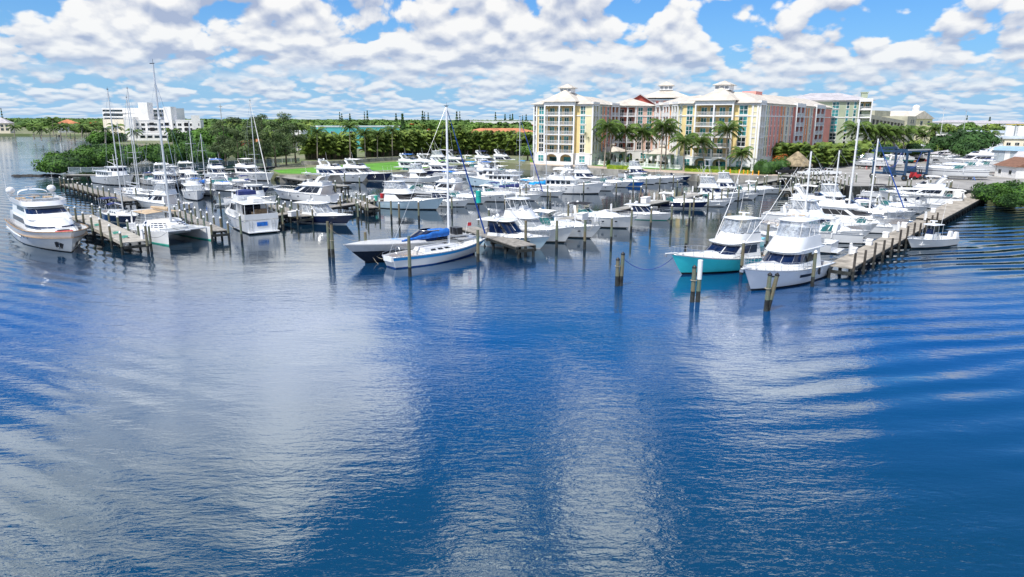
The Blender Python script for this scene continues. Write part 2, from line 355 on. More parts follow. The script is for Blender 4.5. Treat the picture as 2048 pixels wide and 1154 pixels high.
def dock(label, a, b, w, z=1.35, mat=WOODD, seg=2.4, piles=3.0, side=(1, 1), ph=2.6, pr=.13, pile_off=.15, cat='dock', thick=.22, dk=False):
    a = Vector((a.x, a.y, 0)); b = Vector((b.x, b.y, 0)); d = b-a; L = d.length; rz = math.atan2(d.y, d.x)
    o = thing('dock', label, cat, a, rz); n = max(1, round(L/seg)); s = L/n
    me = MB().box(.025, s-.025, -w/2, w/2, z-thick*.45, z).mesh('deck_panel', mat)
    for i in range(n): link('deck_panel', me, o, (i*s, 0, rnd.uniform(-.006, .006)))
    for q in (-1, 1): part('stringer', MB().box(0, L, q*(w/2-.1)-.09, q*(w/2-.1)+.09, z-thick*.45-.30, z-thick*.45-.002), mat if mat is CONC else PILED, o)
    m = max(1, round(L/piles))
    cb = MB().box(-.12, .12, -w/2+.02, w/2-.02, z-.72, z-.42).mesh('cross_beam', PILED)
    for i in range(m+1):
        x = i*L/m; link('cross_beam', cb, o, (x, 0, 0))
        for q, on in ((-1, side[0]), (1, side[1])):
            if on:
                up, lo, cp = pile_parts(None, None, ph+rnd.choice((-.25, 0, 0, .25)), pr)
                y = q*(w/2+pile_off)
                p = link('pile', up if not dk else dark_copy(up), o, (x, y, 0)); link('wet_base', lo, p)
                if not dk: link('cap', cp, p)
            else:
                link('bearing_pile', SHORT_PILE, o, (x, q*(w/2-.35), 0))
    return o
DKC = {}
RDOCK = M('weathered_deck', (.40, .36, .30), .9, var=.25, scale=.7, bump=.3, bscale=5)
PILEX = M('pile_creosote', (.075, .065, .055), .9, var=.3, scale=1, bump=.4)
def dark_copy(me):
    if me.name not in DKC: DKC[me.name] = me.copy(); DKC[me.name].materials.clear(); DKC[me.name].materials.append(PILEX)
    return DKC[me.name]
SHORT_PILE = MB().tube([(0, 0, -1.5), (0, 0, .95)], .17, 8).mesh('bearing_pile', PILED, 40)
dock('concrete pier with green topped piles beside the big white motor yacht', G(272, 484, 1.3), G(163, 431, 1.3), 2.7, 1.35, CONC, ph=2.7, piles=5.0)
dock('long timber pier with capped piles ending near the mangrove point', G(262, 402, 1.3), G(136, 368, 1.3), 2.4, 1.35, WOODD, side=(0, 1), ph=2.8, piles=3.4)
dock('timber finger pier between the catamaran and the stern of a motor yacht', G(440, 462, 1.3), G(345, 420, 1.3), 1.7, 1.35, WOODD, ph=2.5, piles=3.2)
dock('grey timber dock running behind the navy hulled hardtop boat', G(505, 436, 1.3), G(825, 389, 1.3), 1.9, 1.3, WOODD, side=(0, 1), ph=2.25, piles=6)
dock('heavy timber dock head with fish cleaning posts beside the motor yachts', G(610, 432, 1.3), G(545, 410, 1.3), 1.9, 1.3, WOODD, ph=2.25, piles=3.0)
dock('short timber dock head with red and green buckets by the sportfishing boat', G(745, 415, 1.3), G(700, 397, 1.3), 2.0, 1.3, WOODD, ph=2.25, piles=3.0)
dock('broad grey platform pier at the bow of the blue striped sailing yacht', G(1052, 492, 1.3), G(935, 455, 1.3), 2.6, 1.35, WOODD, side=(0, 0), piles=2.8)
dock('long grey dock crossing the middle of the marina to the promenade', G(962, 470, 1.3), G(1590, 352, 1.3), 2.0, 1.35, CONCG, side=(0, 0), piles=5.0, seg=3.0)
dock('pale timber topped dock running in from open water beside the white yachts', G(1678, 532, 1.3), G(1852, 440, 1.3), 2.4, 1.25, RDOCK, side=(1, 0), piles=3.8, ph=2.5, dk=True, pr=.12)
dock('wider concrete wharf continuing the right dock to the boatyard', G(1858, 436, 1.3), G(1962, 385, 1.3), 3.4, 1.25, RDOCK, side=(0, 0), piles=2.6)
dock('short concrete walkway at the lawn seawall behind the moored boats', G(690, 372, 1.3), G(560, 352, 1.3), 2.0, 1.3, CONCG, side=(0, 0), piles=3)
dock('concrete finger pier near the thatched hut at the boatyard slip', G(1572, 381, 1.3), G(1645, 359, 1.3), 2.2, 1.35, CONCG, side=(1, 1), piles=4, ph=3.2)
dock('second concrete finger pier reaching out from the boatyard slip', G(1640, 388, 1.3), G(1700, 368, 1.3), 2.0, 1.35, CONCG, side=(1, 1), piles=4, ph=3.2)
dock('grey catwalk in front of the paved hauling slip', G(1745, 372, 1.3), G(1895, 384, 1.3), 1.2, 1.5, CONCG, side=(1, 1), piles=4, ph=3.4)
def bollards(): pass
ORD = 'first second third fourth fifth sixth seventh eighth ninth tenth eleventh twelfth thirteenth fourteenth fifteenth sixteenth seventeenth eighteenth nineteenth twentieth'.split()
def ordn(i): return ORD[i] if i < 20 else 'twenty '+ORD[i-20]
def pile_row(rows, r, text, group):
    for i, (x, y, h) in enumerate(sorted(rows)): free_pile(x, y, h, r, label=text % ordn(i), group=group)
# piles standing free in the water: (px, py of the waterline, height, dark cap)
near = [(659, 514, 3.9), (733, 524, 3.3), (820, 553, 4.0), (956, 524, 3.6), (1113, 495, 3.3), (1051, 500, 3.4), (1169, 498, 3.4)]
for i, (x, y, h) in enumerate(near):
    free_pile(x, y, h, .16, cap=False, label=['tall grey mooring pile standing alone off the bow of the racing boat', 'mooring pile tied with slack ropes beside the dark racing boat', 'rust stained pile in front of the blue striped sailing yacht', 'mooring pile at the bow of the blue striped sailing yacht', 'mooring pile before the white convertible fishing boat', 'mooring pile beside the pale blue hardtop cruiser', 'black topped pile by the overhanging bow of a white cruiser'][i])
def pile_cluster(label, px, py, spec, paint=False):
    c = G(px, py); o = thing('pile_cluster', label, 'mooring piles', c)
    for dx, dy, h, lx, ly, pt in spec:
        up, lo, cp = pile_parts(None, None, h, .18, dark=True)
        q = link('pile', up, o, (dx, dy, 0)); q.rotation_euler = (lx, ly, 0)
        link('wet_base', lo, q)
        if pt: link('white_sleeve', MB().tube([(0, 0, h*.55), (0, 0, h+.03)], .21, 10).mesh('white_sleeve', WHITEC, 40), q)
        else: link('cap', cp, q)
    part('lashing', MB().tube([(dx+.24*math.cos(a), dy+.24*math.sin(a), 1.9) for dx, dy in ((spec[0][0], spec[0][1]),) for a in [k*.7 for k in range(10)]], .03, 5), ROPE, o)
    return o
pile_cluster('pair of dark stained piles at the left with a rope running to the turquoise boat', 1237, 572, [(-.15, 0, 2.4, 0, 0, 0), (.22, .1, 3.0, 0, .03, 0)])
pile_cluster('pair of lashed piles with one painted white in front of the turquoise boat', 1389, 604, [(-.2, 0, 2.9, 0, 0, 0), (.28, .05, 3.6, 0, 0, 1)])
pile_cluster('pair of leaning bare piles before the white flybridge yacht', 1534, 622, [(-.1, 0, 2.9, 0, .02, 0), (.1, .15, 3.0, .02, .16, 0)])
pile_cluster('double dark topped pile standing in open water before the motor yachts', 659, 515, [(.35, .2, 3.7, 0, 0, 0)])
for k_, (x, y, h, d) in enumerate(((1624, 573, 3.3, 0), (1482, 549, 3.3, 0), (1498, 532, 3.2, 0), (1371, 502, 3.0, 1), (1533, 497, 3.0, 0))):
    free_pile(x, y, h, .16, dark=bool(d), label=['grey pile at the starboard side of the white flybridge yacht', 'grey green pile between turquoise and white flybridge yachts, nearer one', 'grey pile between turquoise and white flybridge yachts, farther one', 'black wrapped pile left of the turquoise yacht', 'pile behind the turquoise fishing yacht cabin'][k_], group='piles around the two big fishing boats')
row2 = [(297, 508, 3.2), (484, 483, 3.2), (567, 462, 3.2), (717, 446, 3.1), (783, 441, 3.1), (838, 444, 3.1), (904, 430, 3.1), (957, 416, 3), (978, 463, 3), (1136, 447, 3), (246, 414, 3), (275, 410, 3), (442, 423, 3), (423, 398, 2.9), (424, 385, 2.9), (652, 395, 2.9), (672, 393, 2.9), (690, 372, 2.9), (720, 383, 2.9), (682, 428, 2.9), (736, 433, 2.9),
        (870, 405, 2.9), (804, 418, 2.8), (799, 448, 3.0)]
pile_row(row2, .14, 'green weathered pile with pale cap, %s from the left in the left slips', 'mooring piles in the left and middle slips')
row3 = [(1222, 488, 3.2), (1262, 466, 3.2), (1301, 458, 3.1), (1342, 452, 3.1), (1378, 448, 3.2), (1386, 432, 3.1), (1367, 420, 3), (1415, 420, 3), (1442, 410, 2.9), (1454, 408, 2.9), (1476, 404, 2.9), (1424, 408, 2.9), (1495, 398, 2.9), (1510, 392, 2.9), (1513, 384, 2.9), (1527, 381, 2.9), (1532, 378, 2.9)]
pile_row(row3, .14, 'brown stained pile, %s from the left off the central dock bows', 'mooring piles along the central dock')
row4 = [(1232, 393, 2.8), (1167, 391, 2.8), (1266, 384, 2.8), (1292, 382, 2.8), (1319, 379, 2.8), (1346, 374, 2.8), (1281, 400, 2.6), (1354, 383, 2.4), (1395, 372, 2.4), (1415, 369, 2.6), (1040, 405, 2.9), (1052, 399, 2.9), (1095, 402, 2.9), (1100, 412, 2.6), (1010, 420, 2.6), (1205, 370, 2.6), (1450, 375, 2.6)]
pile_row(row4, .13, 'slim grey pile, %s from the left before the condominium promenade', 'mooring piles before the condominium promenade')
row5 = [(1555, 372, 2.9), (1580, 378, 2.9), (1600, 372, 2.9), (1620, 368, 2.9), (1736, 430, 2.8), (1752, 424, 2.6), (1775, 412, 2.6), (1800, 400, 2.6), (1830, 392, 2.6), (1872, 389, 3), (1900, 391, 3), (1690, 448, 2.8), (1640, 470, 2.8)]
pile_row(row5, .13, 'grey pile among the packed right hand boats, %s from the left', 'mooring piles near the boatyard')
# ---------------------------------------------------------------- boat building kit (bow +x, waterline z=0)
def lerp(a, b, t): return a+(b-a)*t
class Hull:
    def __init__(s, L, B, zb, zs, rake=.12, fwl=.82, tm=.45, pe=2.3, pw=1.7, transom=.88, stern_rake=0.0, sheer_p=1.8, draft=.5, dip=0):
        s.__dict__.update(locals())
    def sheer(s, t): return s.zs+(s.zb-s.zs)*t**s.sheer_p - s.dip*math.sin(math.pi*t)
    def wmax(s, t):
        if t > s.tm: k = max(0, 1-((t-s.tm)/(1-s.tm))**s.pe)
        else: k = 1-(1-s.transom)*((s.tm-t)/s.tm)**1.6
        return s.B/2*k
    def wwl(s, t):
        if t > s.tm*.8: k = max(0, 1-((t-s.tm*.8)/(1-s.tm*.8))**s.pw)
        else: k = 1-(1-s.transom*.97)*((s.tm*.8-t)/(s.tm*.8))**1.6
        return s.B/2*s.fwl*k
    def pt(s, t, v, side, off=0):
        Lw = s.L*(1-s.rake)
        if v >= 0:
            y = lerp(s.wwl(t), s.wmax(t), v**.85); x = -s.L/2+t*(Lw+(s.L-Lw)*v**.9)-s.stern_rake*(v)*(1-t)**6; z = v*s.sheer(t)
        else:
            k = -v; y = s.wwl(t)*(1-k*.75); x = -s.L/2+t*Lw*(1-.06*k); z = -s.draft*k
        return Vector((x, side*(y+off), z))
    def skin(s, v0, v1, t0=0, t1=1, off=0, n=20, m=4, sides=(1, -1), transom=False, th=None):
        mb = MB()
        for sd in sides:
            f = lambda a, b: s.pt(lerp(t0, t1, a), lerp(v0, v1, b), sd, off)
            g = (lambda a, b: s.pt(lerp(t0, t1, a), lerp(v0, v1, b), sd, off-th)) if th else None
            mb.grid(f, n, m, g)
        if transom:
            L_ = [s.pt(0, lerp(v0, v1, i/m), 1, off) for i in range(m+1)]; R_ = [s.pt(0, lerp(v0, v1, i/m), -1, off) for i in range(m+1)]
            mb.rings([L_, R_], closed=False)
        return mb
    def x_at(s, t): return s.pt(t, 1, 1).x
    def deck(s, t0=0, t1=1, dz=-.04, inset=.0, camber=.03, n=18):
        def f(a, b):
            t = lerp(t0, t1, a); w = max(.0, s.wmax(t)-inset); k = b*2-1
            return Vector((s.x_at(t), w*k, s.sheer(t)+dz+camber*s.B*(1-k*k)*min(1, w/(s.B*.3)))) 
        return MB().grid(f, n, 6, lambda a, b: f(a, b)-Vector((0, 0, .05)))
class House:
    def __init__(s, xa, xf, w, z0, z1, xa1=None, xf1=None, w1=None, nose=1.2, pw=2.4, tz=0, taper=None):
        s.xa, s.xf, s.w, s.z0, s.z1 = xa, xf, w, z0, z1
        s.xa1 = xa if xa1 is None else xa1; s.xf1 = xf if xf1 is None else xf1; s.w1 = w if w1 is None else w1
        s.nose, s.pw, s.tz = nose, pw, tz
    def pt(s, q, v, off=0):
        xa = lerp(s.xa, s.xa1, v); xf = lerp(s.xf, s.xf1, v); w = lerp(s.w, s.w1, v); nl = min(s.nose, (xf-xa)*.7)
        if q < .36: u = q/.36; x = lerp(xa, xf-nl, u); y = w; nx, ny = 0, 1
        elif q > .64: u = (1-q)/.36; x = lerp(xa, xf-nl, u); y = -w; nx, ny = 0, -1
        else:
            th = math.pi/2*(1-(q-.36)/.14); e = 2/s.pw; c = abs(math.cos(th))**e; sn = math.copysign(abs(math.sin(th))**e, math.sin(th))
            x = xf-nl+nl*c; y = w*sn; nx, ny = math.cos(th), math.sin(th)
        return Vector((x+nx*off, y+ny*off, lerp(s.z0, s.z1, v)+s.tz*(x-s.xa)))
    QS = [0, .12, .24, .36, .385, .41, .435, .46, .48, .5, .52, .54, .565, .59, .615, .64, .76, .88, 1]
    def body(s, v0=0, v1=1, off=0, cap=True, crown=.06):
        mb = MB(); rs = [[s.pt(q, lerp(v0, v1, k/3), off) for q in s.QS] for k in range(4)]
        c = [(s.xa+s.xf)/2, 0]
        if cap:
            top = rs[-1]; cx = sum(p.x for p in top)/len(top); z = top[0].z
            rs += [[Vector((lerp(cx, p.x, k), p.y*k, p.z+crown*(1-k*k)*1.3)) for p in top] for k in (.93, .7, .35, .02)]
        mb.rings(rs, (True, True)); return mb
    def panel(s, q0, q1, v0, v1, off=.015, th=.03, n=None, dv0=0):
        n = n or max(1, int(abs(q1-q0)/.03)+1)
        return MB().grid(lambda a, b: s.pt(lerp(q0, q1, a), lerp(v0+dv0*(1-a), v1, b), off), n, 1, lambda a, b: s.pt(lerp(q0, q1, a), lerp(v0+dv0*(1-a), v1, b), off-th))
def slab(h, v, th, off, crown=.05):            # a roof slab following a house outline
    mb = MB(); o = [h.pt(q, v, off) for q in h.QS]; o[0].x -= off; o[-1].x -= off
    cx = sum(p.x for p in o)/len(o)
    rs = [[Vector((lerp(cx, p.x, k), p.y*k, p.z+dz)) for p in o] for k, dz in ((.96, 0), (1, th*.3), (1, th*.75), (.97, th), (.7, th+crown*.6), (.3, th+crown), (.02, th+crown))]
    return mb.rings(rs)
def windows(root, h, mat, wind=(.40, .60, 3), side=(.05, .33, 3), v=(.3, .85), gap=.006, wv=None, frame=None, off=.02):
    if wind:
        a, b, n = wind; s = (b-a)/n; vv = wv or v
        for i in range(n): part('windshield', h.panel(a+i*s+gap/2, a+(i+1)*s-gap/2, vv[0], vv[1], off), mat, root, 30)
    if side:
        a, b, n = side; s = (b-a)/n
        for sg in (0, 1):
            for i in range(n):
                q0, q1 = a+i*s+gap, a+(i+1)*s-gap
                if sg: q0, q1 = 1-q1, 1-q0
                part('window', h.panel(q0, q1, v[0], v[1], off, n=1), mat, root)
def rail(root, hull, t0, t1, h=.62, n=9, mat=None, aft_open=True, r=.022, mid=False):
    mb = MB(); ts = [lerp(t0, t1, i/n) for i in range(n+1)]; L_ = []; R_ = []
    for t in ts:
        for sg, arr in ((1, L_), (-1, R_)):
            p = Vector((hull.x_at(t), sg*max(.06, hull.wmax(t)-.09), hull.sheer(t))); hh = h*min(1, .45+(t-t0)*3)
            q = p+Vector((.06, 0, hh)); arr.append(q); mb.tube([p, q], r*.8, 4)
    mb.tube(L_+R_[::-1], r, 5)
    if mid: mb.tube([p-Vector((0, 0, h*.48)) for p in L_]+[p-Vector((0, 0, h*.48)) for p in R_[::-1]], r*.6, 4)
    return part('bow_rail', mb, mat or STEEL, root)
def hull_parts(root, h, top, bottom=ANTIF, boot=None, stripe=None, stripe_v=(.86, .97), cockpit=None, deckm=None, portholes=0, sole=TEAK, ph_v=.62):
    hb = part('hull', h.skin(.1, 1, transom=True), top, root, 40)
    part('boot_stripe', h.skin(-.02, .1, transom=True, m=1), boot or bottom, hb, 40)
    part('bottom', h.skin(-1, -.02, transom=True, m=3), bottom, hb, 40)
    part('rub_rail', MB().tube([h.pt(i/16, .985, 1, .02) for i in range(17)]+[h.pt(1-i/16, .985, -1, .02) for i in range(17)], .035, 5), STEEL if top is not NAVY else WHITE, hb, True)
    if stripe: part('stripe', h.skin(stripe_v[0], stripe_v[1], off=.012, transom=False, th=.02, m=1), stripe, hb, 40)
    if cockpit:
        tc, sz = cockpit; n = 6
        part('deck', h.deck(tc, 1), deckm or DECK, root, 40)
        mb = MB()
        for sg in (1, -1):
            o = [Vector((h.x_at(tc*i/n), sg*h.wmax(tc*i/n), h.sheer(tc*i/n))) for i in range(n+1)]
            inn = [Vector((p.x, p.y-sg*.28, p.z)) for p in o]
            low = [Vector((p.x, p.y, sz)) for p in inn]
            mb.rings([o, inn, low], closed=False)
        x0 = h.x_at(0); w = h.wmax(0); zz = h.sheer(0)
        mb.box(x0-.01, x0+.22, -w+.28, w-.28, sz, zz)
        xb = h.x_at(tc); mb.box(xb-.05, xb+.02, -h.wmax(tc)+.05, h.wmax(tc)-.05, sz, h.sheer(tc)-.02)
        part('coaming', mb, WHITE, root)
        part('cockpit_sole', MB().add([(h.x_at(0)+.1, -h.wmax(0)+.2, sz), (xb, -h.wmax(tc)+.2, sz), (xb, h.wmax(tc)-.2, sz), (h.x_at(0)+.1, h.wmax(0)-.2, sz)], [(0, 1, 2, 3)]), sole, root)
    else: part('deck', h.deck(0, 1), deckm or DECK, root, 40)
    for i in range(portholes):
        for sg in (1, -1):
            t = .5+.3*i/max(1, portholes-1); a = h.pt(t, ph_v, sg, .03); b = h.pt(t+.028, ph_v, sg, .03); u = Vector((0, 0, .09))
            part('porthole', MB().add([a-u, b-u, b+u, a+u, a-u-Vector((0, sg*.06, 0)), b-u-Vector((0, sg*.06, 0)), b+u-Vector((0, sg*.06, 0)), a+u-Vector((0, sg*.06, 0))], [(0, 1, 2, 3), (0, 4, 5, 1), (1, 5, 6, 2), (2, 6, 7, 3), (3, 7, 4, 0)]), GLASS, hb)
    return hb
def antenna(root, x, y, z, h=2.5, lean=-.15): return part('antenna', MB().tube([(x, y, z), (x+lean*h, y, z+h)], [.025, .012], 4), WSPAR, root)
def dome(root, x, y, z, r=.3):
    return part('radar_dome', MB().tube([(x, y, z), (x, y, z+r*.7)], r*.35, 8).ball((x, y, z+r*1.1), r, 10, 6, (1, 1, .95)), WHITE, root, 40)
def radar(root, x, y, z, w=1.3):
    b = part('radar', MB().tube([(x, y, z), (x, y, z+.28)], .16, 8), WHITE, root, 40)
    part('scanner', MB().box(-.07, .07, -w/2, w/2, z+.28, z+.40, .5, (x, y, 0)), WHITE, b); return b
def bimini(root, x0, x1, w, z0, z1, mat, legs=3, name='bimini', crown=.12):
    def f(a, b): k = b*2-1; return Vector((lerp(x0, x1, a), w*k, z1+crown*(1-k*k)-.10*abs(a*2-1)**3))
    o = part(name, MB().grid(f, 5, 6, lambda a, b: f(a, b)-Vector((0, 0, .035))), mat, root, 40)
    mb = MB(); xm = (x0+x1)/2
    for i in range(legs):
        x = lerp(x0+.05, x1-.05, i/(legs-1)) if legs > 1 else xm
        for sg in (1, -1): mb.tube([(lerp(xm, x, .35), sg*w, z0), (x, sg*w*.99, z1-.06)], .022, 4)
        mb.tube([(x, -w*.99, z1-.06), (x, w*.99, z1-.06)], .02, 4)
    part('bimini_frame', mb, STEEL, root); return o
def hardtop(root, x0, x1, w, z0, z1, legs=((0, 1), (1, 1)), th=.13, mat=None, pw=4.5, rake=0, glass=None, name='hardtop', nose=.5):
    h = House(x0, x1, w, z1, z1+.01, nose=min(nose, (x1-x0)*.4), pw=pw)
    o = part(name, slab(h, 0, th, .02, .08), mat or WHITE, root, 40)
    mb = MB()
    for fx, fy in ((.06, .94), (.5, .94), (.94, .86)):
        for sg in (1, -1): x = lerp(x0, x1, fx); mb.tube([(x+rake*(1 if fx > .5 else .2), sg*w*fy, z0), (x, sg*w*fy, z1+.03)], .03, 5)
    part('hardtop_frame', mb, STEEL, root)
    if glass:
        e = House(x0+.1, x1+rake, w*.95, z0, z1+.02, xf1=x1-.05, nose=min(nose+.2, (x1-x0)*.5), pw=3)
        for a, b in ((.02, .18), (.19, .35), (.365, .43), (.44, .56), (.57, .635), (.65, .81), (.82, .98)):
            part('clear_curtain', e.panel(a, b, .02, .98, 0, .01), glass, root, 40)
    return o
def outriggers(root, x, w, z, L=7.5, spread=.18, back=.55, mat=None):
    for sg in (1, -1):
        part('outrigger', MB().tube([(x, sg*w, z), (x-back*L*.55, sg*(w+spread*L*.5), z+L*.42), (x-back*L*1.0, sg*(w+spread*L), z+L*.86)], [.05, .035, .014], 5), mat or WSPAR, root)
def outboards(root, x, n, z=.25, mat=None, s=1.0, w=.68):
    for i in range(n):
        y = (i-(n-1)/2)*w*s
        o = part('outboard_motor', MB().box(x-.28*s, x-.08*s, y-.09*s, y+.09*s, -.35, z+.35*s).box(x-.2*s, x+.12*s, y-.14*s, y+.14*s, z+.1*s, z+.35*s), mat or WHITE, root)
        hh = House(-.42*s, .34*s, .23*s, 0, .68*s, xa1=-.34*s, xf1=.2*s, w1=.17*s, nose=.3*s)
        b = hh.body(crown=.05); c = part('cowling', b, mat or WHITE, o, 40); c.location = (x-.2*s, y, z+.35*s)
def fenders(root, h, ts, mat=None):
    for t, sg in ts:
        p = h.pt(t, .75, sg, .14); part('fender', MB().tube([(p.x, p.y, p.z+.35), (p.x, p.y, p.z+.3), (p.x, p.y, p.z-.3), (p.x, p.y, p.z-.36)], [.02, .11, .11, .03], 8), mat or WHITE, root, 40)
def swim_platform(root, h, mat=None, d=.8, z=.28):
    w = h.wmax(0)*.9; x = h.x_at(0); part('swim_platform', House(x-d, x+.05, w, z-.1, z, nose=.1).body(cap=False), mat or WHITE, root)
def helm_seats(root, xs, z, w=.5, mat=None, y=0):
    for x in xs: part('seat', MB().box(x-.25, x+.25, y-w, y+w, z, z+.45).box(x-.28, x-.18, y-w, y+w, z+.45, z+.85), mat or WHITEC, root)
def cleats(root, h, rope=None): 
    mb = MB()
    for t in (.06, .5, .93):
        for sg in (1, -1): p = Vector((h.x_at(t), sg*max(.1, h.wmax(t)-.13), h.sheer(t)+.05)); mb.box(-.14, .14, -.03, .03, .03, .07, 0, p).box(-.04, .04, -.03, .03, -.03, .05, 0, p)
    part('cleats', mb, STEEL, root)['kind'] = 'stuff'
def pulpit(root, h, L=.7):
    x = h.x_at(1); z = h.sheer(1); o = part('bow_pulpit', MB().add([(x-.8, -.25, z-.02), (x+L, -.13, z+.05), (x+L, .13, z+.05), (x-.8, .25, z-.02), (x-.8, -.25, z+.06), (x+L, -.13, z+.12), (x+L, .13, z+.12), (x-.8, .25, z+.06)], [(3, 2, 1, 0), (4, 5, 6, 7), (0, 1, 5, 4), (1, 2, 6, 5), (2, 3, 7, 6), (3, 0, 4, 7)]), WHITE, root)
    part('anchor', MB().box(x+L-.35, x+L+.08, -.03, .03, z-.05, z+.03).box(x+L-.02, x+L+.1, -.16, .16, z-.22, z-.02), STEEL, root)
# ---- boat kinds: each returns root with parts
def root_at(name, label, cat, pos, hd, group=None): return thing(name, label, cat, pos, hd, group)
def express(root, L, c=WHITE, stripe=None, top=None, topm=None, glass=GLASSG, arch=True, B=None, ports=3, cushions=None, bot=ANTIF, platform=True, wc=WHITE, zb=None, curtain=False, boot=None, stripe_v=(.86, .97)):
    B = B or L*.29; zb = zb or .13*L+.22; h = Hull(L, B, zb, zb*.72, rake=.13, transom=.9, sheer_p=1.5, pe=2.5, pw=1.8)
    tc = .40; sz = zb*.42
    hull_parts(root, h, c, bot, stripe=stripe, cockpit=(tc, sz), portholes=ports, sole=DECK, boot=boot, stripe_v=stripe_v)
    xc = h.x_at(tc); zd = h.sheer(tc)-.05
    tr = House(xc-.25, L*.36, B*.40, zd-.1, zd+.42+.012*L, xf1=L*.24, w1=B*.30, nose=L*.22, pw=2.0, tz=(zb*.28)/(L*.6)*.55)
    part('cabin_trunk', tr.body(crown=.10), c if c in (CREAM,) else WHITE, root, 40)
    part('deck_hatch', MB().box(L*.14, L*.14+.55, -.28, .28, zd+.60+.012*L, zd+.68+.012*L), GLASS, root)
    if cushions: part('sun_pad', House(L*.05, L*.22, B*.2, zd+.62, zd+.78, nose=.4).body(), cushions, root, 40)
    # raked wraparound windshield
    ws = House(xc-L*.09, xc+L*.115, B*.43, zd+.12, zd+.95+.01*L, xf1=xc+L*.015, w1=B*.37, nose=B*.42, pw=2.2)
    for a, b in ((.15, .35), (.365, .44), (.445, .555), (.56, .635), (.65, .85)):
        part('windshield', ws.panel(a, b, .05, .97, 0, .03), glass, root, 40)
    part('windshield_frame', MB().tube([ws.pt(.1+.8*i/16, 1.0) for i in range(17)], .03, 5).tube([ws.pt(.1+.8*i/16, .03) for i in range(17)], .03, 5).tube([ws.pt(.4425, .03), ws.pt(.4425, 1)], .025, 4).tube([ws.pt(.5575, .03), ws.pt(.5575, 1)], .025, 4), wc, root, True)
    helm_seats(root, (xc-L*.05,), sz, .45); 
    part('cockpit_lounge', MB().box(h.x_at(0)+.25, h.x_at(0)+.85, -B*.33, B*.33, sz, sz+.45).box(h.x_at(0)+.2, h.x_at(0)+.35, -B*.33, B*.33, sz+.45, sz+.8).box(xc-L*.16, xc-L*.07, B*.12, B*.36, sz, sz+.5), WHITEC, root)
    zt = ws.z1
    if arch:
        xa = xc-L*.12; mb = MB()
        for k in range(9):
            pass
        pa = [(xa+.55*(1-abs(k/4-1)**0), 0, 0) for k in range(9)]
        cv = [Vector((xa-.15+.5*(abs(k-6)/6)**2, B*.455*math.copysign(min(1, abs((k-6)/6)*1.0)**.35 if k != 6 else 0, k-6), zd+(zt+.55-zd)*(1-(abs(k-6)/6)**4))) for k in range(13)]
        a_ = part('radar_arch', MB().rings([[p+Vector((dx, 0, dz)) for dx, dz in ((-.2, -.05), (.2, -.05), (.14, .06), (-.14, .06))] for p in cv]), WHITE, root, 40)
        if L > 9: dome(root, xa-.1, 0, zt+.6, .22)
    if top: bimini(root, xc-L*.20, xc+L*.03, B*.40, zt-.1, zt+.75, topm or NAVYC)
    if curtain: part('cockpit_cover', House(h.x_at(0)+.2, xc-L*.09, B*.40, h.sheer(0), zt+.5, xa1=h.x_at(0)+L*.14, w1=B*.34).body(crown=.1), topm or NAVYC, root, 40)
    rail(root, h, .45, .995); cleats(root, h); fenders(root, h, ((.35, 1), (.6, -1)))
    if platform: swim_platform(root, h)
    antenna(root, xc-L*.12, B*.4, zt, 2.2)
    return h
def hardtop_cruiser(root, L, c=WHITE, glass=GLASS, B=None, stripe=None, bot=ANTIF, motors=0, topm=None, fly=False, ports=2, boot=None, tan_deck=False, frame=WHITE, stripe_v=(.86, .97), back=.30, rise=2.0):
    B = B or L*.30; zb = .13*L+.25; h = Hull(L, B, zb, zb*.72, rake=.12, transom=.92, sheer_p=1.6)
    tc = .30; sz = zb*.4; hull_parts(root, h, c, bot, stripe=stripe, cockpit=(tc, sz), portholes=ports, boot=boot, stripe_v=stripe_v, sole=TEAK if tan_deck else DECK)
    xc = h.x_at(tc); zd = h.sheer(tc)
    part('cabin_trunk', House(xc, L*.37, B*.37, zd-.25, zd+.38, xf1=L*.25, w1=B*.28, nose=L*.2, pw=2, tz=.02).body(crown=.08), WHITE, root, 40)
    ho = House(xc-.1, L*.20, B*.41, zd-.1, zd+rise, xf1=L*.04, w1=B*.35, nose=B*.45, pw=2.3)
    part('pilothouse', ho.body(0, .30, cap=True, crown=0), WHITE, root, 40)
    part('window_frame', MB().tube([ho.pt(.0+i/20, .99, -.03) for i in range(21)], .05, 4).tube([ho.pt(q, .3) for q in (.44,)]+[ho.pt(.44, 1)], .035, 4).tube([ho.pt(.56, .3), ho.pt(.56, 1)], .035, 4).tube([ho.pt(.37, .3), ho.pt(.37, 1)], .05, 4).tube([ho.pt(.63, .3), ho.pt(.63, 1)], .05, 4).tube([ho.pt(.2, .3), ho.pt(.2, 1)], .04, 4).tube([ho.pt(.8, .3), ho.pt(.8, 1)], .04, 4).tube([ho.pt(.01, .3), ho.pt(.01, 1)], .06, 4).tube([ho.pt(.99, .3), ho.pt(.99, 1)], .06, 4), frame, root)
    windows(root, ho, glass, (.375, .625, 3), (.03, .35, 2), (.3, .97), off=0)
    part('hardtop', slab(House(xc-L*.14, L*.075, B*.39, ho.z1, ho.z1+.01, nose=B*.35, pw=3), 0, .14, .08, .1), topm or WHITE, root, 40)
    helm_seats(root, (xc+.9,), zd-.3, .5)
    if motors: outboards(root, h.x_at(0), motors, .3)
    else: swim_platform(root, h)
    rail(root, h, .5, .995); cleats(root, h); fenders(root, h, ((.3, -1), (.55, 1)))
    dome(root, xc+.3, .5, ho.z1+.2, .24); dome(root, xc+.3, -.5, ho.z1+.2, .2); antenna(root, xc, B*.3, ho.z1+.2, 2.4)
    return h
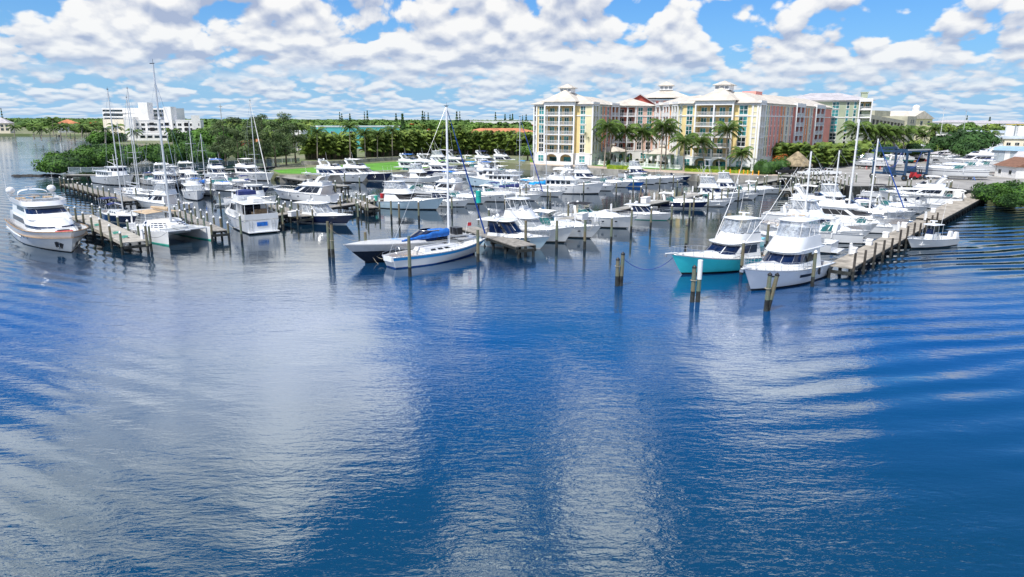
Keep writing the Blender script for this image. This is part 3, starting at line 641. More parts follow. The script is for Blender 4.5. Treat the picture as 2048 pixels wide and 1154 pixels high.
def convertible(root, L, c=WHITE, glass=GLASSB, B=None, bot=ANTIF, wrap=VINYL, rig=True, black=True, stripe=None, htop=WHITE, curtain=True, ports=0, pul=True, stripe_v=(.9, .97), tower=False, mask=None, rigL=8, boot=None, zb=None, flyz=1.25, house=1.55):
    """sport fishing convertible: big flared bow, salon house, flying bridge under a top, aft cockpit"""
    B = B or L*.33; zb = zb or .135*L+.55; h = Hull(L, B, zb, zb*.56, rake=.11, fwl=.78, transom=.9, sheer_p=2.0, pe=2.6, pw=1.7)
    tc = .27; sz = zb*.33; hull_parts(root, h, c, bot, stripe=stripe, cockpit=(tc, sz), boot=boot, portholes=ports, stripe_v=stripe_v, sole=TEAK)
    xc = h.x_at(tc); zd = h.sheer(tc)
    part('foredeck_trunk', House(xc, L*.33, B*.34, zd-.2, zd+.42, xf1=L*.16, w1=B*.25, nose=L*.2, pw=2, tz=.055).body(crown=.06), WHITE, root, 40)
    hz = zd+house; ho = House(xc-.05, L*.19, B*.42, zd-.25, hz, xa1=xc+.05, xf1=L*.045, w1=B*.36, nose=B*.42, pw=2.6)
    part('salon', ho.body(crown=.03), WHITE, root, 40)
    if mask == 'cover': part('windshield_cover', ho.panel(.34, .66, .42, .93, .03), BLACKC, root, 40)
    else: windows(root, ho, glass, (.375, .625, 3), (.06, .35, 2), (.46, .90))
    part('brow', slab(House(xc-.5, L*.075, B*.37, hz, hz+.01, nose=B*.35, pw=3), 0, .12, .1, .02), WHITE, root, 40)
    fz = hz+.1; fl = House(xc-.35, L*.055, B*.34, fz, fz+.95, xa1=xc-.15, xf1=L*.0, w1=B*.32, nose=B*.4, pw=2.4)
    part('flybridge', fl.body(0, 1, cap=True, crown=0), WHITE, root, 40)
    part('bridge_trim', MB().tube([fl.pt(i/20, .97, .01) for i in range(21)], .03, 4), BLACKP, root)
    if black: part('accent_line', MB().tube([ho.pt(.02+i/20*.96, .995, .13) for i in range(21)], .035, 4), BLACKP, root)
    tz = fz+.95+flyz
    part('helm_console', MB().box(L*.0-1.3, L*.0-.7, -.6, .6, fz+.9, fz+1.35), WHITE, root); helm_seats(root, (L*.0-2.0,), fz+.6, .35, y=.45)
    e = House(xc-.2, L*.0+.0, B*.31, fz+.96, tz, xf1=-L*.045, w1=B*.29, nose=B*.3, pw=2.6)
    part('hardtop', slab(House(xc-.3, -L*.035, B*.30, tz, tz+.01, nose=B*.25, pw=3.2), 0, .1, .05, .12), htop, root, 40)
    mb = MB()
    for q in (.02, .18, .34, .42, .58, .66, .82, .98): mb.tube([e.pt(q, 0), e.pt(q, 1)], .028, 4)
    part('top_frame', mb, WSPAR, root)
    if curtain:
        for a, b in ((.03, .17), (.19, .33), (.35, .415), (.425, .575), (.585, .65), (.67, .81), (.83, .97)): part('clear_curtain', e.panel(a, b, .0, .99, 0, .01), wrap, root, 40)
    part('bridge_ladder', MB().tube([(xc-.9, -.5, sz), (xc-.35, -.5, fz+.3)], .025, 4).tube([(xc-.9, -.9, sz), (xc-.35, -.9, fz+.3)], .025, 4), STEEL, root)
    part('fighting_chair', MB().tube([(h.x_at(.12), 0, sz), (h.x_at(.12), 0, sz+.6)], .08, 6).box(h.x_at(.12)-.25, h.x_at(.12)+.25, -.28, .28, sz+.6, sz+.7).box(h.x_at(.12)-.28, h.x_at(.12)-.2, -.28, .28, sz+.7, sz+1.1), WHITE, root)
    part('rocket_launcher', MB().tube([(xc-.35, -B*.26, tz-.3), (xc-.35, B*.26, tz-.3)], .03, 4), STEEL, root)
    if rig: outriggers(root, -L*.02, B*.4, zd+1.0, rigL)
    if tower:
        mb = MB()
        for sx, sy in ((-.1, 1), (-.1, -1), (.9, 1), (.9, -1)): mb.tube([(xc+sx*2, sy*B*.28, tz+.1), (xc+.7+sx*.5, sy*.45, tz+2.6)], .035, 4)
        for k in (.35, .7): mb.tube([(xc-.2+.9*k, B*.28*(1-k*.6), tz+2.6*k), (xc-.2+.9*k, -B*.28*(1-k*.6), tz+2.6*k)], .025, 4)
        tw = part('tuna_tower', mb, ALUM, root); part('tower_top', MB().box(xc+.2, xc+1.5, -.6, .6, tz+3.9, tz+3.97).box(xc+.3, xc+1.4, -.5, .5, tz+2.55, tz+2.62).tube([(xc+.4, .5, tz+2.6), (xc+.4, .5, tz+3.9)], .03, 4).tube([(xc+.4, -.5, tz+2.6), (xc+.4, -.5, tz+3.9)], .03, 4).tube([(xc+1.3, .5, tz+2.6), (xc+1.3, .5, tz+3.9)], .03, 4).tube([(xc+1.3, -.5, tz+2.6), (xc+1.3, -.5, tz+3.9)], .03, 4), WHITE, tw)
    rail(root, h, .42, .995, .7); cleats(root, h)
    if pul: pulpit(root, h)
    antenna(root, xc, B*.28, tz+.2, 3); antenna(root, xc, -B*.28, tz+.2, 3); radar(root, xc+.8, 0, tz+.22, 1.1)
    return h
def motoryacht(root, L, c=WHITE, glass=GLASS, B=None, bot=ANTIF, ports=3, arch=True, topm=None, top=True, stripe=None, blackarch=False, tiers=1, boot=None, side_v=(.38, .82), aft=.16, flyglass=False, swoop=True):
    """flybridge motor yacht with long salon and swept arch"""
    B = B or L*.29; zb = .12*L+.6; h = Hull(L, B, zb, zb*.72, rake=.13, fwl=.84, transom=.92, sheer_p=1.7, pe=2.7, pw=1.9)
    tc = aft; sz = zb*.5; hull_parts(root, h, c, bot, stripe=stripe, cockpit=(tc, sz), portholes=ports, boot=boot, sole=TEAK)
    xc = h.x_at(tc); zd = h.sheer(tc)
    part('foredeck_trunk', House(-L*.1, L*.36, B*.36, zd-.2, zd+.5, xf1=L*.22, w1=B*.27, nose=L*.2, pw=2, tz=.035).body(crown=.06), WHITE, root, 40)
    hz = zd+1.75; ho = House(xc, L*.22, B*.43, zd-.2, hz, xa1=xc-.6, xf1=L*.03, w1=B*.36, nose=B*.55, pw=2.2)
    part('salon', ho.body(crown=.04), WHITE, root, 40)
    windows(root, ho, glass, (.375, .625, 3), (.05, .35, 3), side_v, wv=(.42, .88), gap=.003)
    part('upper_deck', slab(House(xc-.9, L*.045, B*.40, hz, hz+.01, nose=B*.4, pw=2.6), 0, .14, .1, .02), WHITE, root, 40)
    fz = hz+.12; fl = House(xc-.3, L*.02, B*.36, fz, fz+.75, xa1=xc-.5, xf1=-L*.03, w1=B*.33, nose=B*.5, pw=2.2)
    part('flybridge', fl.body(0, 1, crown=-.3), WHITE, root, 40)
    fw = House(xc+L*.2, -L*.03+.05, B*.33, fz+.75, fz+1.15, xf1=-L*.075, w1=B*.28, nose=B*.5, pw=2.2)
    part('flybridge_windshield', fw.panel(.3, .7, 0, 1, 0, .03), GLASS, root, 40)
    part('flybridge_seating', MB().box(xc+.2, xc+L*.10, -B*.28, -B*.1, fz+.4, fz+.95).box(xc+.2, xc+.8, -B*.1, B*.28, fz+.4, fz+.95).box(xc+L*.2, xc+L*.24, -.1, B*.25, fz+.4, fz+1.2), WHITEC, root)
    if arch:
        xa = xc+L*.03
        cv = [Vector((xa-.7+1.5*(abs(k-6)/6)**2.2, B*.345*(math.copysign(abs((k-6)/6)**.35, k-6) if k != 6 else 0), fz+.3+1.75*(1-(abs(k-6)/6)**5))) for k in range(13)]
        part('radar_arch', MB().rings([[p+Vector((dx, 0, dz)) for dx, dz in ((-.35, -.06), (.35, -.06), (.22, .08), (-.22, .08))] for p in cv]), WHITE, root, 40)
        dome(root, xa-.6, B*.18, fz+2.1, .28); dome(root, xa-.6, -B*.18, fz+2.1, .28); radar(root, xa-.7, 0, fz+2.15, 1.2)
    if top: bimini(root, xc+.5, xc+L*.24, B*.31, fz+.8, fz+2.4, topm or WHITEC, 3)
    rail(root, h, .40, .995, .7); cleats(root, h); swim_platform(root, h, d=1.1); fenders(root, h, ((.3, 1), (.5, -1), (.65, 1)))
    antenna(root, xc+L*.03, B*.3, fz+2, 2.5)
    return h
def trawler(root, L, c=WHITE, glass=GLASS, B=None, bot=ANTIF, cover=None, fly=True, mastm=True, stripe=None, pilot=True, brow=WHITE, topm=None, boot=None, sz_=1.0):
    B = B or L*.32; zb = .15*L+.6; h = Hull(L, B, zb, zb*.62, rake=.08, fwl=.9, transom=.9, sheer_p=2.2, pe=2.8, pw=2.2)
    tc = .14; sz = zb*.4; hull_parts(root, h, c, bot, stripe=stripe, cockpit=(tc, sz), boot=boot, portholes=2, sole=TEAK)
    xc = h.x_at(tc); zd = h.sheer(.3)
    ho = House(xc+.3, L*.12, B*.40, zd-.3, zd+1.45, xf1=L*.11, w1=B*.38, nose=.5, pw=4)
    part('salon', ho.body(crown=.02), WHITE, root, 40)
    windows(root, ho, glass, None, (.03, .34, 5), (.45, .88), gap=.008)
    part('boat_deck', slab(House(xc-.9, L*.13, B*.45, zd+1.45, zd+1.46, nose=.6, pw=4), 0, .12, .05, .02), WHITE, root, 40)
    if pilot:
        pz = zd+1.0 if not fly else zd+1.57
        ph = House(-L*.02, L*.22, B*.33, zd+.2, zd+2.75, xf1=L*.17, w1=B*.31, nose=B*.35, pw=3)
        part('pilothouse', ph.body(crown=.02), WHITE, root, 40); windows(root, ph, glass, (.37, .63, 5), (.08, .34, 3), (.60, .90), gap=.006)
        part('pilothouse_roof', slab(House(-L*.05, L*.185, B*.34, zd+2.75, zd+2.76, nose=B*.35, pw=3), 0, .12, .15, .05), brow, root, 40); mz = zd+2.9
    else:
        ph = House(xc+L*.15, L*.1, B*.30, zd+1.57, zd+2.4, xf1=L*.06, w1=B*.29, nose=B*.3, pw=2.6)
        part('flybridge', ph.body(crown=0), WHITE, root, 40); mz = zd+2.4
        if topm: bimini(root, xc+L*.15, L*.07, B*.3, mz, mz+1.6, topm)
    if mastm:
        m = part('mast', MB().tube([(0, 0, mz), (-.2, 0, mz+3.2)], [.09, .05], 6).tube([(-.1, -.9, mz+1.7), (-.1, .9, mz+1.7)], .035, 4).tube([(0, 0, mz+.5), (-L*.22, 0, mz+1.1)], .05, 5), WSPAR, root, 40); radar(root, .35, 0, mz+.05); dome(root, -.1, .8, mz+1.75, .2)
    part('deck_rail', MB().tube([(xc-.8, B*.43, zd+2.3), (-L*.04, B*.43, zd+2.3)], .025, 4).tube([(xc-.8, -B*.43, zd+2.3), (-L*.04, -B*.43, zd+2.3)], .025, 4).tube([(xc-.8, -B*.43, zd+2.3), (xc-.8, B*.43, zd+2.3)], .025, 4).add(*rail_posts(xc-.8, -L*.04, B*.43, zd+1.55, zd+2.3)), STEEL, root)
    if cover: part('dinghy', House(xc, xc+2.6, .6, zd+1.62, zd+2.1, nose=1).body(), cover, root, 40)
    rail(root, h, .35, .995, .75, mid=True); cleats(root, h); fenders(root, h, ((.3, 1), (.6, -1)))
    return h
def rail_posts(x0, x1, w, z0, z1, n=7):
    mb = MB()
    for i in range(n):
        x = lerp(x0, x1, i/(n-1))
        for sg in (1, -1): mb.tube([(x, sg*w, z0), (x, sg*w, z1)], .02, 4)
    return mb.v, mb.f
def sail_boat(root, L, c=WHITE, stripe=None, bot=ANTIF, mast=1.25, cover=None, dodger=None, jib=None, B=None, mizzen=False, teak=False, boot=None, spar=ALUM, zb=None, stripe_v=(.80, .95), mr=.095, boom=True, arch=False, zs=None, transom=.55, bl_=.37):
    B = B or L*.29; zb = zb or .095*L+.25; h = Hull(L, B, zb, zs or zb*.80, rake=.16, fwl=.82, tm=.46, transom=transom, sheer_p=2, pe=2.0, pw=1.6, dip=.08, draft=.6, stern_rake=.45)
    hull_parts(root, h, c, bot, stripe=stripe, stripe_v=stripe_v, cockpit=(.27, zb*.45), portholes=0, boot=boot, deckm=TEAK if teak else DECK)
    xc = h.x_at(.27); zd = h.sheer(.4)
    tr = House(xc, L*.24, B*.27, zd-.15, zd+.42, xa1=xc+.2, xf1=L*.14, w1=B*.22, nose=L*.12, pw=2.2)
    part('coachroof', tr.body(crown=.06), WHITE, root, 40)
    for sg in (0, 1):
        for i in range(3):
            q0, q1 = .08+i*.09, .14+i*.09
            if sg: q0, q1 = 1-q1, 1-q0
            part('window', tr.panel(q0, q1, .45, .8, .02, n=1), GLASS, root)
    for x in (L*.02, L*.19): part('hatch', MB().box(x, x+.5, -.25, .25, zd+.44, zd+.53), GLASS, root)
    xm = L*.08; mh = L*mast
    m = part('mast', MB().tube([(xm, 0, zd), (xm, 0, zd+mh)], [mr, mr*.8], 8), spar, root, 40)
    for k in (.38, .70):
        z = zd+mh*k; part('spreader', MB().tube([(xm, 0, z), (xm-.15, B*.36*(1.15-k*.5), z+.05)], .03, 4).tube([(xm, 0, z), (xm-.15, -B*.36*(1.15-k*.5), z+.05)], .03, 4), spar, m)
    part('masthead_gear', MB().tube([(xm, 0, zd+mh), (xm+.02, 0, zd+mh+.45)], .012, 4).tube([(xm-.35, 0, zd+mh+.12), (xm+.3, 0, zd+mh+.12)], .02, 4).box(xm-.12, xm+.12, -.08, .08, zd+mh, zd+mh+.06), BLACKP, m)
    bx, sx = h.x_at(1)-.1, h.x_at(0); st = MB()
    st.tube([(bx, 0, h.sheer(1)), (xm+.05, 0, zd+mh-.1)], .012, 3).tube([(sx+.1, 0, h.sheer(0)), (xm-.05, 0, zd+mh)], .012, 3)
    for sg in (1, -1):
        s1 = (xm-.15, sg*B*.34, zd+mh*.38); s2 = (xm-.15, sg*B*.28, zd+mh*.70)
        st.tube([(xm-.2, sg*B*.46, zd), s1, s2, (xm, 0, zd+mh-.2)], .011, 3).tube([(xm-.6, sg*B*.45, zd), (xm, 0, zd+mh*.38)], .01, 3)
    part('standing_rigging', st, STEEL, root)
    if jib: part('furled_jib', MB().tube([(bx-.05, 0, h.sheer(1)+.5), lerp(Vector((bx, 0, h.sheer(1)+.5)), Vector((xm, 0, zd+mh-.3)), .5), (xm+.12, 0, zd+mh-.4)], [.10, .085, .035], 7), jib, root, 40)
    if boom:
        bl = L*bl_; bz = zd+1.35
        b = part('boom', MB().tube([(xm-.1, 0, bz), (xm-bl, 0, bz+.1)], .07, 6), spar, root, 40)
        if cover:
            def sec(u):
                r = lerp(.44, .10, u**.9)*(1+.13*math.sin(u*23)); w = lerp(.20, .12, u); x = xm-.02-bl*u*1.02; z = bz-.05
                return [(x, w*math.cos(a)*(1+.15*math.sin(3*a+u*30)), z+r*.9+r*math.sin(a)) for a in [k*math.pi/4 for k in range(8)]]
            part('sail_cover', MB().rings([sec(i/14) for i in range(15)]), cover, root, 50)
    if mizzen:
        x2 = -L*.33; part('mizzen_mast', MB().tube([(x2, 0, zd), (x2, 0, zd+mh*.68)], [.075, .055], 6), spar, root, 40)
    if dodger: bimini(root, xc-.3, xc+1.1, B*.26, zd+.2, zd+1.25, dodger, 2, 'dodger', .25)
    if dodger and dodger is not True: bimini(root, h.x_at(.06), xc-.6, B*.30, zd, zd+2.0, dodger, 3)
    if arch: part('davit_arch', MB().tube([(sx+.4, B*.3, zd), (sx-.1, B*.3, zd+1.9), (sx-.1, -B*.3, zd+1.9), (sx+.4, -B*.3, zd)], .04, 5), STEEL, root)
    part('wheel', MB().tube([(sx+1.3, .42*math.cos(a), zd+.45+.42*math.sin(a)) for a in [k*math.pi/6 for k in range(13)]], .02, 4), STEEL, root)
    rail(root, h, .0, .995, .6, 13, mid=True, r=.016); cleats(root, h)
    return h
def center_console(root, L, c=WHITE, bot=ANTIF, B=None, motors=2, topm=None, mm=None, stripe=None, console=WHITE, ttop=True, boot=None):
    B = B or L*.30; zb = .13*L+.2; h = Hull(L, B, zb, zb*.68, rake=.13, fwl=.80, transom=.92, sheer_p=1.8, pe=2.5, pw=1.7)
    sz = zb*.35; hull_parts(root, h, c, bot, stripe=stripe, cockpit=(.80, sz), sole=DECK, boot=boot)
    cw = B*.2; cs = House(-L*.06, L*.10, cw, sz, sz+1.15, xf1=L*.05, nose=.5, pw=2.6)
    part('console', cs.body(crown=.02), console, root, 40)
    wd = House(-L*.02, L*.055, cw, sz+1.15, sz+1.75, xf1=L*.02, w1=cw*.9, nose=.45, pw=2.6)
    part('windshield', wd.panel(.25, .75, 0, 1, 0, .02), GLASSB, root, 40)
    helm_seats(root, (-L*.11,), sz+.35, cw, WHITEC)
    part('bow_seat', House(L*.15, L*.34, B*.30, sz, sz+.5, w1=B*.28, nose=L*.1, pw=2).body(), WHITEC, root, 40)
    if ttop: hardtop(root, -L*.15, L*.07, B*.31, sz+.2, sz+2.2, th=.1, mat=topm or WHITE)
    outboards(root, h.x_at(0)-.05, motors, .45, mm, 1.05); rail(root, h, .62, .99, .22, 6); cleats(root, h)
    if ttop: antenna(root, -L*.1, B*.25, sz+2.3, 2.5); radar(root, -L*.04, 0, sz+2.35, .8)
    return h
def lobster(root, L, c=NAVY, glass=GLASSG, B=None, bot=REDP, boot=WHITE, topm=WHITE):
    B = B or L*.3; zb = .13*L+.4; h = Hull(L, B, zb, zb*.58, rake=.09, fwl=.86, transom=.88, sheer_p=2.1, pe=2.6, pw=2.0)
    hull_parts(root, h, c, bot, boot=boot, cockpit=(.34, zb*.35), portholes=2)
    xc = h.x_at(.34); zd = h.sheer(.34)
    tr = House(xc, L*.33, B*.33, zd-.2, zd+.55, xf1=L*.26, w1=B*.28, nose=L*.14, pw=2.2, tz=.03); part('cabin_trunk', tr.body(crown=.05), WHITE, root, 40)
    ho = House(xc-.2, L*.10, B*.38, zd-.1, zd+1.55, xf1=L*.055, w1=B*.35, nose=.7, pw=3.4); part('wheelhouse', ho.body(0, .52, crown=0), WHITE, root, 40)
    windows(root, ho, glass, (.375, .625, 3), (.12, .35, 2), (.52, .98), off=0)
    part('window_frame', MB().tube([ho.pt(.1, .5), ho.pt(.1, 1)], .05, 4).tube([ho.pt(.9, .5), ho.pt(.9, 1)], .05, 4).tube([ho.pt(.37, .5), ho.pt(.37, 1)], .05, 4).tube([ho.pt(.63, .5), ho.pt(.63, 1)], .05, 4), WHITE, root)
    part('hardtop', slab(House(xc-L*.16, L*.065, B*.37, ho.z1, ho.z1+.01, nose=.6, pw=3), 0, .1, .08, .08), topm, root, 40)
    part('top_posts', MB().tube([(xc-L*.14, B*.33, zd), (xc-L*.14, B*.33, ho.z1)], .03, 4).tube([(xc-L*.14, -B*.33, zd), (xc-L*.14, -B*.33, ho.z1)], .03, 4), STEEL, root)
    rail(root, h, .45, .995, .55); radar(root, xc+.3, 0, ho.z1+.2); antenna(root, xc, .8, ho.z1+.2, 2.2); cleats(root, h); swim_platform(root, h, TEAK)
    return h
# ---------------------------------------------------------------- the boats
def put(fn, label, bow, L, hd, cat='boat', name=None, group=None, base=0.0, by_stern=False, **k):
    """bow = picture point where the stem meets the water; hd = compass of the bow in degrees (0 = right, 90 = away)"""
    p = G(bow[0], bow[1], base); a = R(hd); rk = {'sail_boat': .16, 'trawler': .08, 'lobster': .09, 'convertible': .11}.get(fn.__name__, .13)
    pos = Vector((p.x, p.y, base))-Vector((math.cos(a), math.sin(a), 0))*(-L/2 if by_stern else L/2-L*rk)
    root = thing(name or fn.__name__.replace('express', 'express_cruiser').replace('convertible', 'fishing_yacht').replace('motoryacht', 'motor_yacht').replace('lobster', 'picnic_boat').replace('sail_boat', 'sailing_boat').replace('trawler', 'trawler_yacht'), label, cat, pos, a, group)
    fn(root, L, **k)
    if fn.__name__ != 'sail_boat' and p.length > 100: root.scale = (.97, .96, .84)
    return root
Y = 'motor yacht'; S = 'sailboat'; F = 'fishing boat'; C = 'cabin cruiser'
# --- big white yacht at the left edge
def big_yacht(root):
    L, B = 28, 7.6; h = Hull(L, B, 3.35, 2.35, rake=.10, fwl=.86, transom=.86, sheer_p=2.6, pe=3.0, pw=2.0, tm=.5, draft=.9)
    hb = part('hull', h.skin(.04, 1, n=28, m=6, transom=True), WHITE, root, 40); part('boot_stripe', h.skin(-.02, .04, m=1, n=28, transom=True), BLACKH, hb, 40); part('bottom', h.skin(-1, -.02, n=24, transom=True), ANTIF, hb)
    part('cap_rail', MB().tube([h.pt(i/26, 1, 1, -.02) for i in range(27)]+[h.pt(1-i/26, 1, -1, -.02) for i in range(27)], .075, 5), TEAK, hb, True)
    part('bulwark', h.skin(.72, 1, n=26, m=1, off=-.16), WHITE, hb, 40)
    part('deck', h.deck(0, 1, dz=-.85, inset=.12, camber=.0, n=24), TEAK, root, 40)
    for sg in (1, -1):                       # anchor pockets, hull windows
        g = lambda t, v, o=.02: h.pt(t, v, sg, o)
        part('anchor_pocket', MB().add([g(.90, .22), g(.945, .16), g(.955, .40), g(.915, .52), g(.90, .48)], [(0, 1, 2, 3, 4) if sg > 0 else (4, 3, 2, 1, 0)]), BLACKP, hb)
        part('anchor', MB().tube([g(.93, .2, .1), g(.935, .45, .12)], .06, 5).tube([g(.918, .22, .1), g(.93, .17, .12), g(.942, .24, .1)], .07, 5), STEEL, hb)
        part('rub_strake', MB().tube([h.pt(i/12*.52, .50, sg, .05) for i in range(13)], .10, 6), WHITE, hb, True)
        for t in (.50, .53, .58, .64): part('porthole', MB().tube([h.pt(t, .55, sg, -.02), h.pt(t, .55, sg, .035)], .15, 12), GLASS, hb)
    zd = 1.9
    ho = House(-L*.40, L*.30, B*.40, zd-.4, zd+2.15, xf1=L*.155, w1=B*.36, nose=6.0, pw=2.3)
    part('main_saloon', ho.body(crown=.35), WHITE, root, True)
    for sg in (0, 1):
        for i in range(5):
            q0, q1 = .09+i*.054, .142+i*.054
            if sg: q0, q1 = 1-q1, 1-q0
            part('window', ho.panel(q0, q1, .60, .88, .03, n=3), GLASS, root, 30)
        for i in range(5):
            q0, q1 = .362+i*.026, .387+i*.026
            if sg: q0, q1 = 1-q1, 1-q0
            part('lower_windshield', ho.panel(q0, q1, .50, .63, .04, n=4), GLASSB, root, 30)
    up = House(-L*.34, L*.13, B*.355, zd+2.0, zd+3.75, xa1=-L*.36, xf1=L*.01, w1=B*.31, nose=2.6, pw=3.0)
    part('upper_house', up.body(crown=.12), WHITE, root, 40)
    for i in range(3): part('windshield', up.panel(.372+i*.0857, .372+(i+1)*.0857-.002, .44, .80, .03, n=6), GLASSB, root, 30)
    for sg in (0, 1):
        for i in range(3):
            q0, q1 = .14+i*.07, .205+i*.07
            if sg: q0, q1 = 1-q1, 1-q0
            part('window', up.panel(q0, q1, .48, .8, .03, n=2), GLASS, root, 30)
    part('fore_coachroof', House(L*.1, L*.37, B*.30, zd-.2, zd+.95, xf1=L*.30, w1=B*.25, nose=3, pw=2.2).body(crown=.1), WHITE, root, 40)
    part('sun_pad', House(L*.31, L*.36, B*.13, zd+.75, zd+.98, nose=.8).body(), REDP, root, 40)
    fz = zd+3.9; fl = House(-L*.34, L*.05, B*.37, fz-.1, fz+.6, xa1=-L*.36, xf1=L*.035, w1=B*.38, nose=3.0, pw=2.6)
    part('sun_deck', House(-L*.34, L*.04, B*.33, fz-.05, fz+.02, nose=2.6, pw=2.6).body(crown=0), DECK, root)
    part('coaming', MB().grid(lambda a, b: fl.pt(a, b), 40, 1, lambda a, b: fl.pt(a, b, -.14)), WHITE, root, 40)
    part('wind_deflector', MB().grid(lambda a, b: fl.pt(.37+a*.26, 1+b*.5, -.05-.25*b), 14, 1), VINYL, root, 40)
    part('helm_console', MB().box(-.4, .6, -1.6, 1.6, fz, fz+.95), GREYH, root); part('sofa', MB().box(-4.5, -3.4, -2.2, 2.2, fz, fz+.5).box(-8.5, -6.5, -2.2, -1.2, fz, fz+.5).box(-8.5, -6.5, 1.2, 2.2, fz, fz+.5), TAN, root)
    part('table', MB().box(-8.2, -6.9, -.7, .7, fz+.55, fz+.62).box(-7.7, -7.4, -.1, .1, fz, fz+.56), TEAK, root)
    mb = MB()
    for k in range(15):
        a = math.pi*k/14; mb.v
    pts = [Vector((-8.6-.5*math.sin(math.pi*k/14), 1.9*math.cos(math.pi*k/14), fz+.7+.95*math.sin(math.pi*k/14)**.5)) for k in range(15)]
    part('radar_arch', MB().rings([[p+Vector((dx, 0, dz)) for dx, dz in ((-.5, -.07), (.5, -.07), (.35, .08), (-.35, .08))] for p in pts]), WHITE, root, 40)
    part('arch_wing', MB().box(-9.4, -8.4, -B*.40, B*.40, fz+.72, fz+.86), GREYH, root)
    dome(root, -9.0, 2.6, fz+.9, .62); dome(root, -9.0, -2.6, fz+.9, .62); radar(root, -9.0, 0, fz+1.7, 1.7)
    for y in (3, -3): antenna(root, -9.5, y, fz+.9, 3.4, -.05)
    part('foredeck_rail', MB().tube([h.pt(lerp(.70, .995, i/9), 1, 1, -.1)+Vector((0, 0, .55)) for i in range(10)]+[h.pt(lerp(.995, .7, i/9), 1, -1, -.1)+Vector((0, 0, .55)) for i in range(10)], .03, 5), STEEL, root)
    part('windlass', MB().tube([(L*.41, .5, zd+.6), (L*.41, .5, zd+1.1)], .2, 8).tube([(L*.41, -.5, zd+.6), (L*.41, -.5, zd+1.1)], .2, 8), STEEL, root)
    part('swim_platform', House(-L/2-2.4, -L/2+.1, B*.38, .45, .62, nose=.3).body(), WHITE, root, 40)
    part('jet_tender', House(L*.30, L*.335, .7, zd+.4, zd+1.1, nose=.5).body(), BLACKP, root, 40)
    mbp = MB()
    for i in range(14): p = fl.pt(.3+i*.4/13, 1, -.1); mbp.tube([p, p+Vector((0, 0, .75))], .02, 4)
    mbp.tube([fl.pt(.3+i*.4/13, 1, -.1)+Vector((0, 0, .75)) for i in range(14)], .025, 4); part('sun_deck_rail', mbp, STEEL, root)
p = G(142, 505); a = R(-46)
big = thing('motor_yacht', 'large white three level motor yacht, biggest vessel, alone at the left edge', Y, Vector((p.x, p.y, 0))-Vector((math.cos(a), math.sin(a), 0))*(28*.40*.86), a); big_yacht(big); big.scale = (.86, .86, .80)
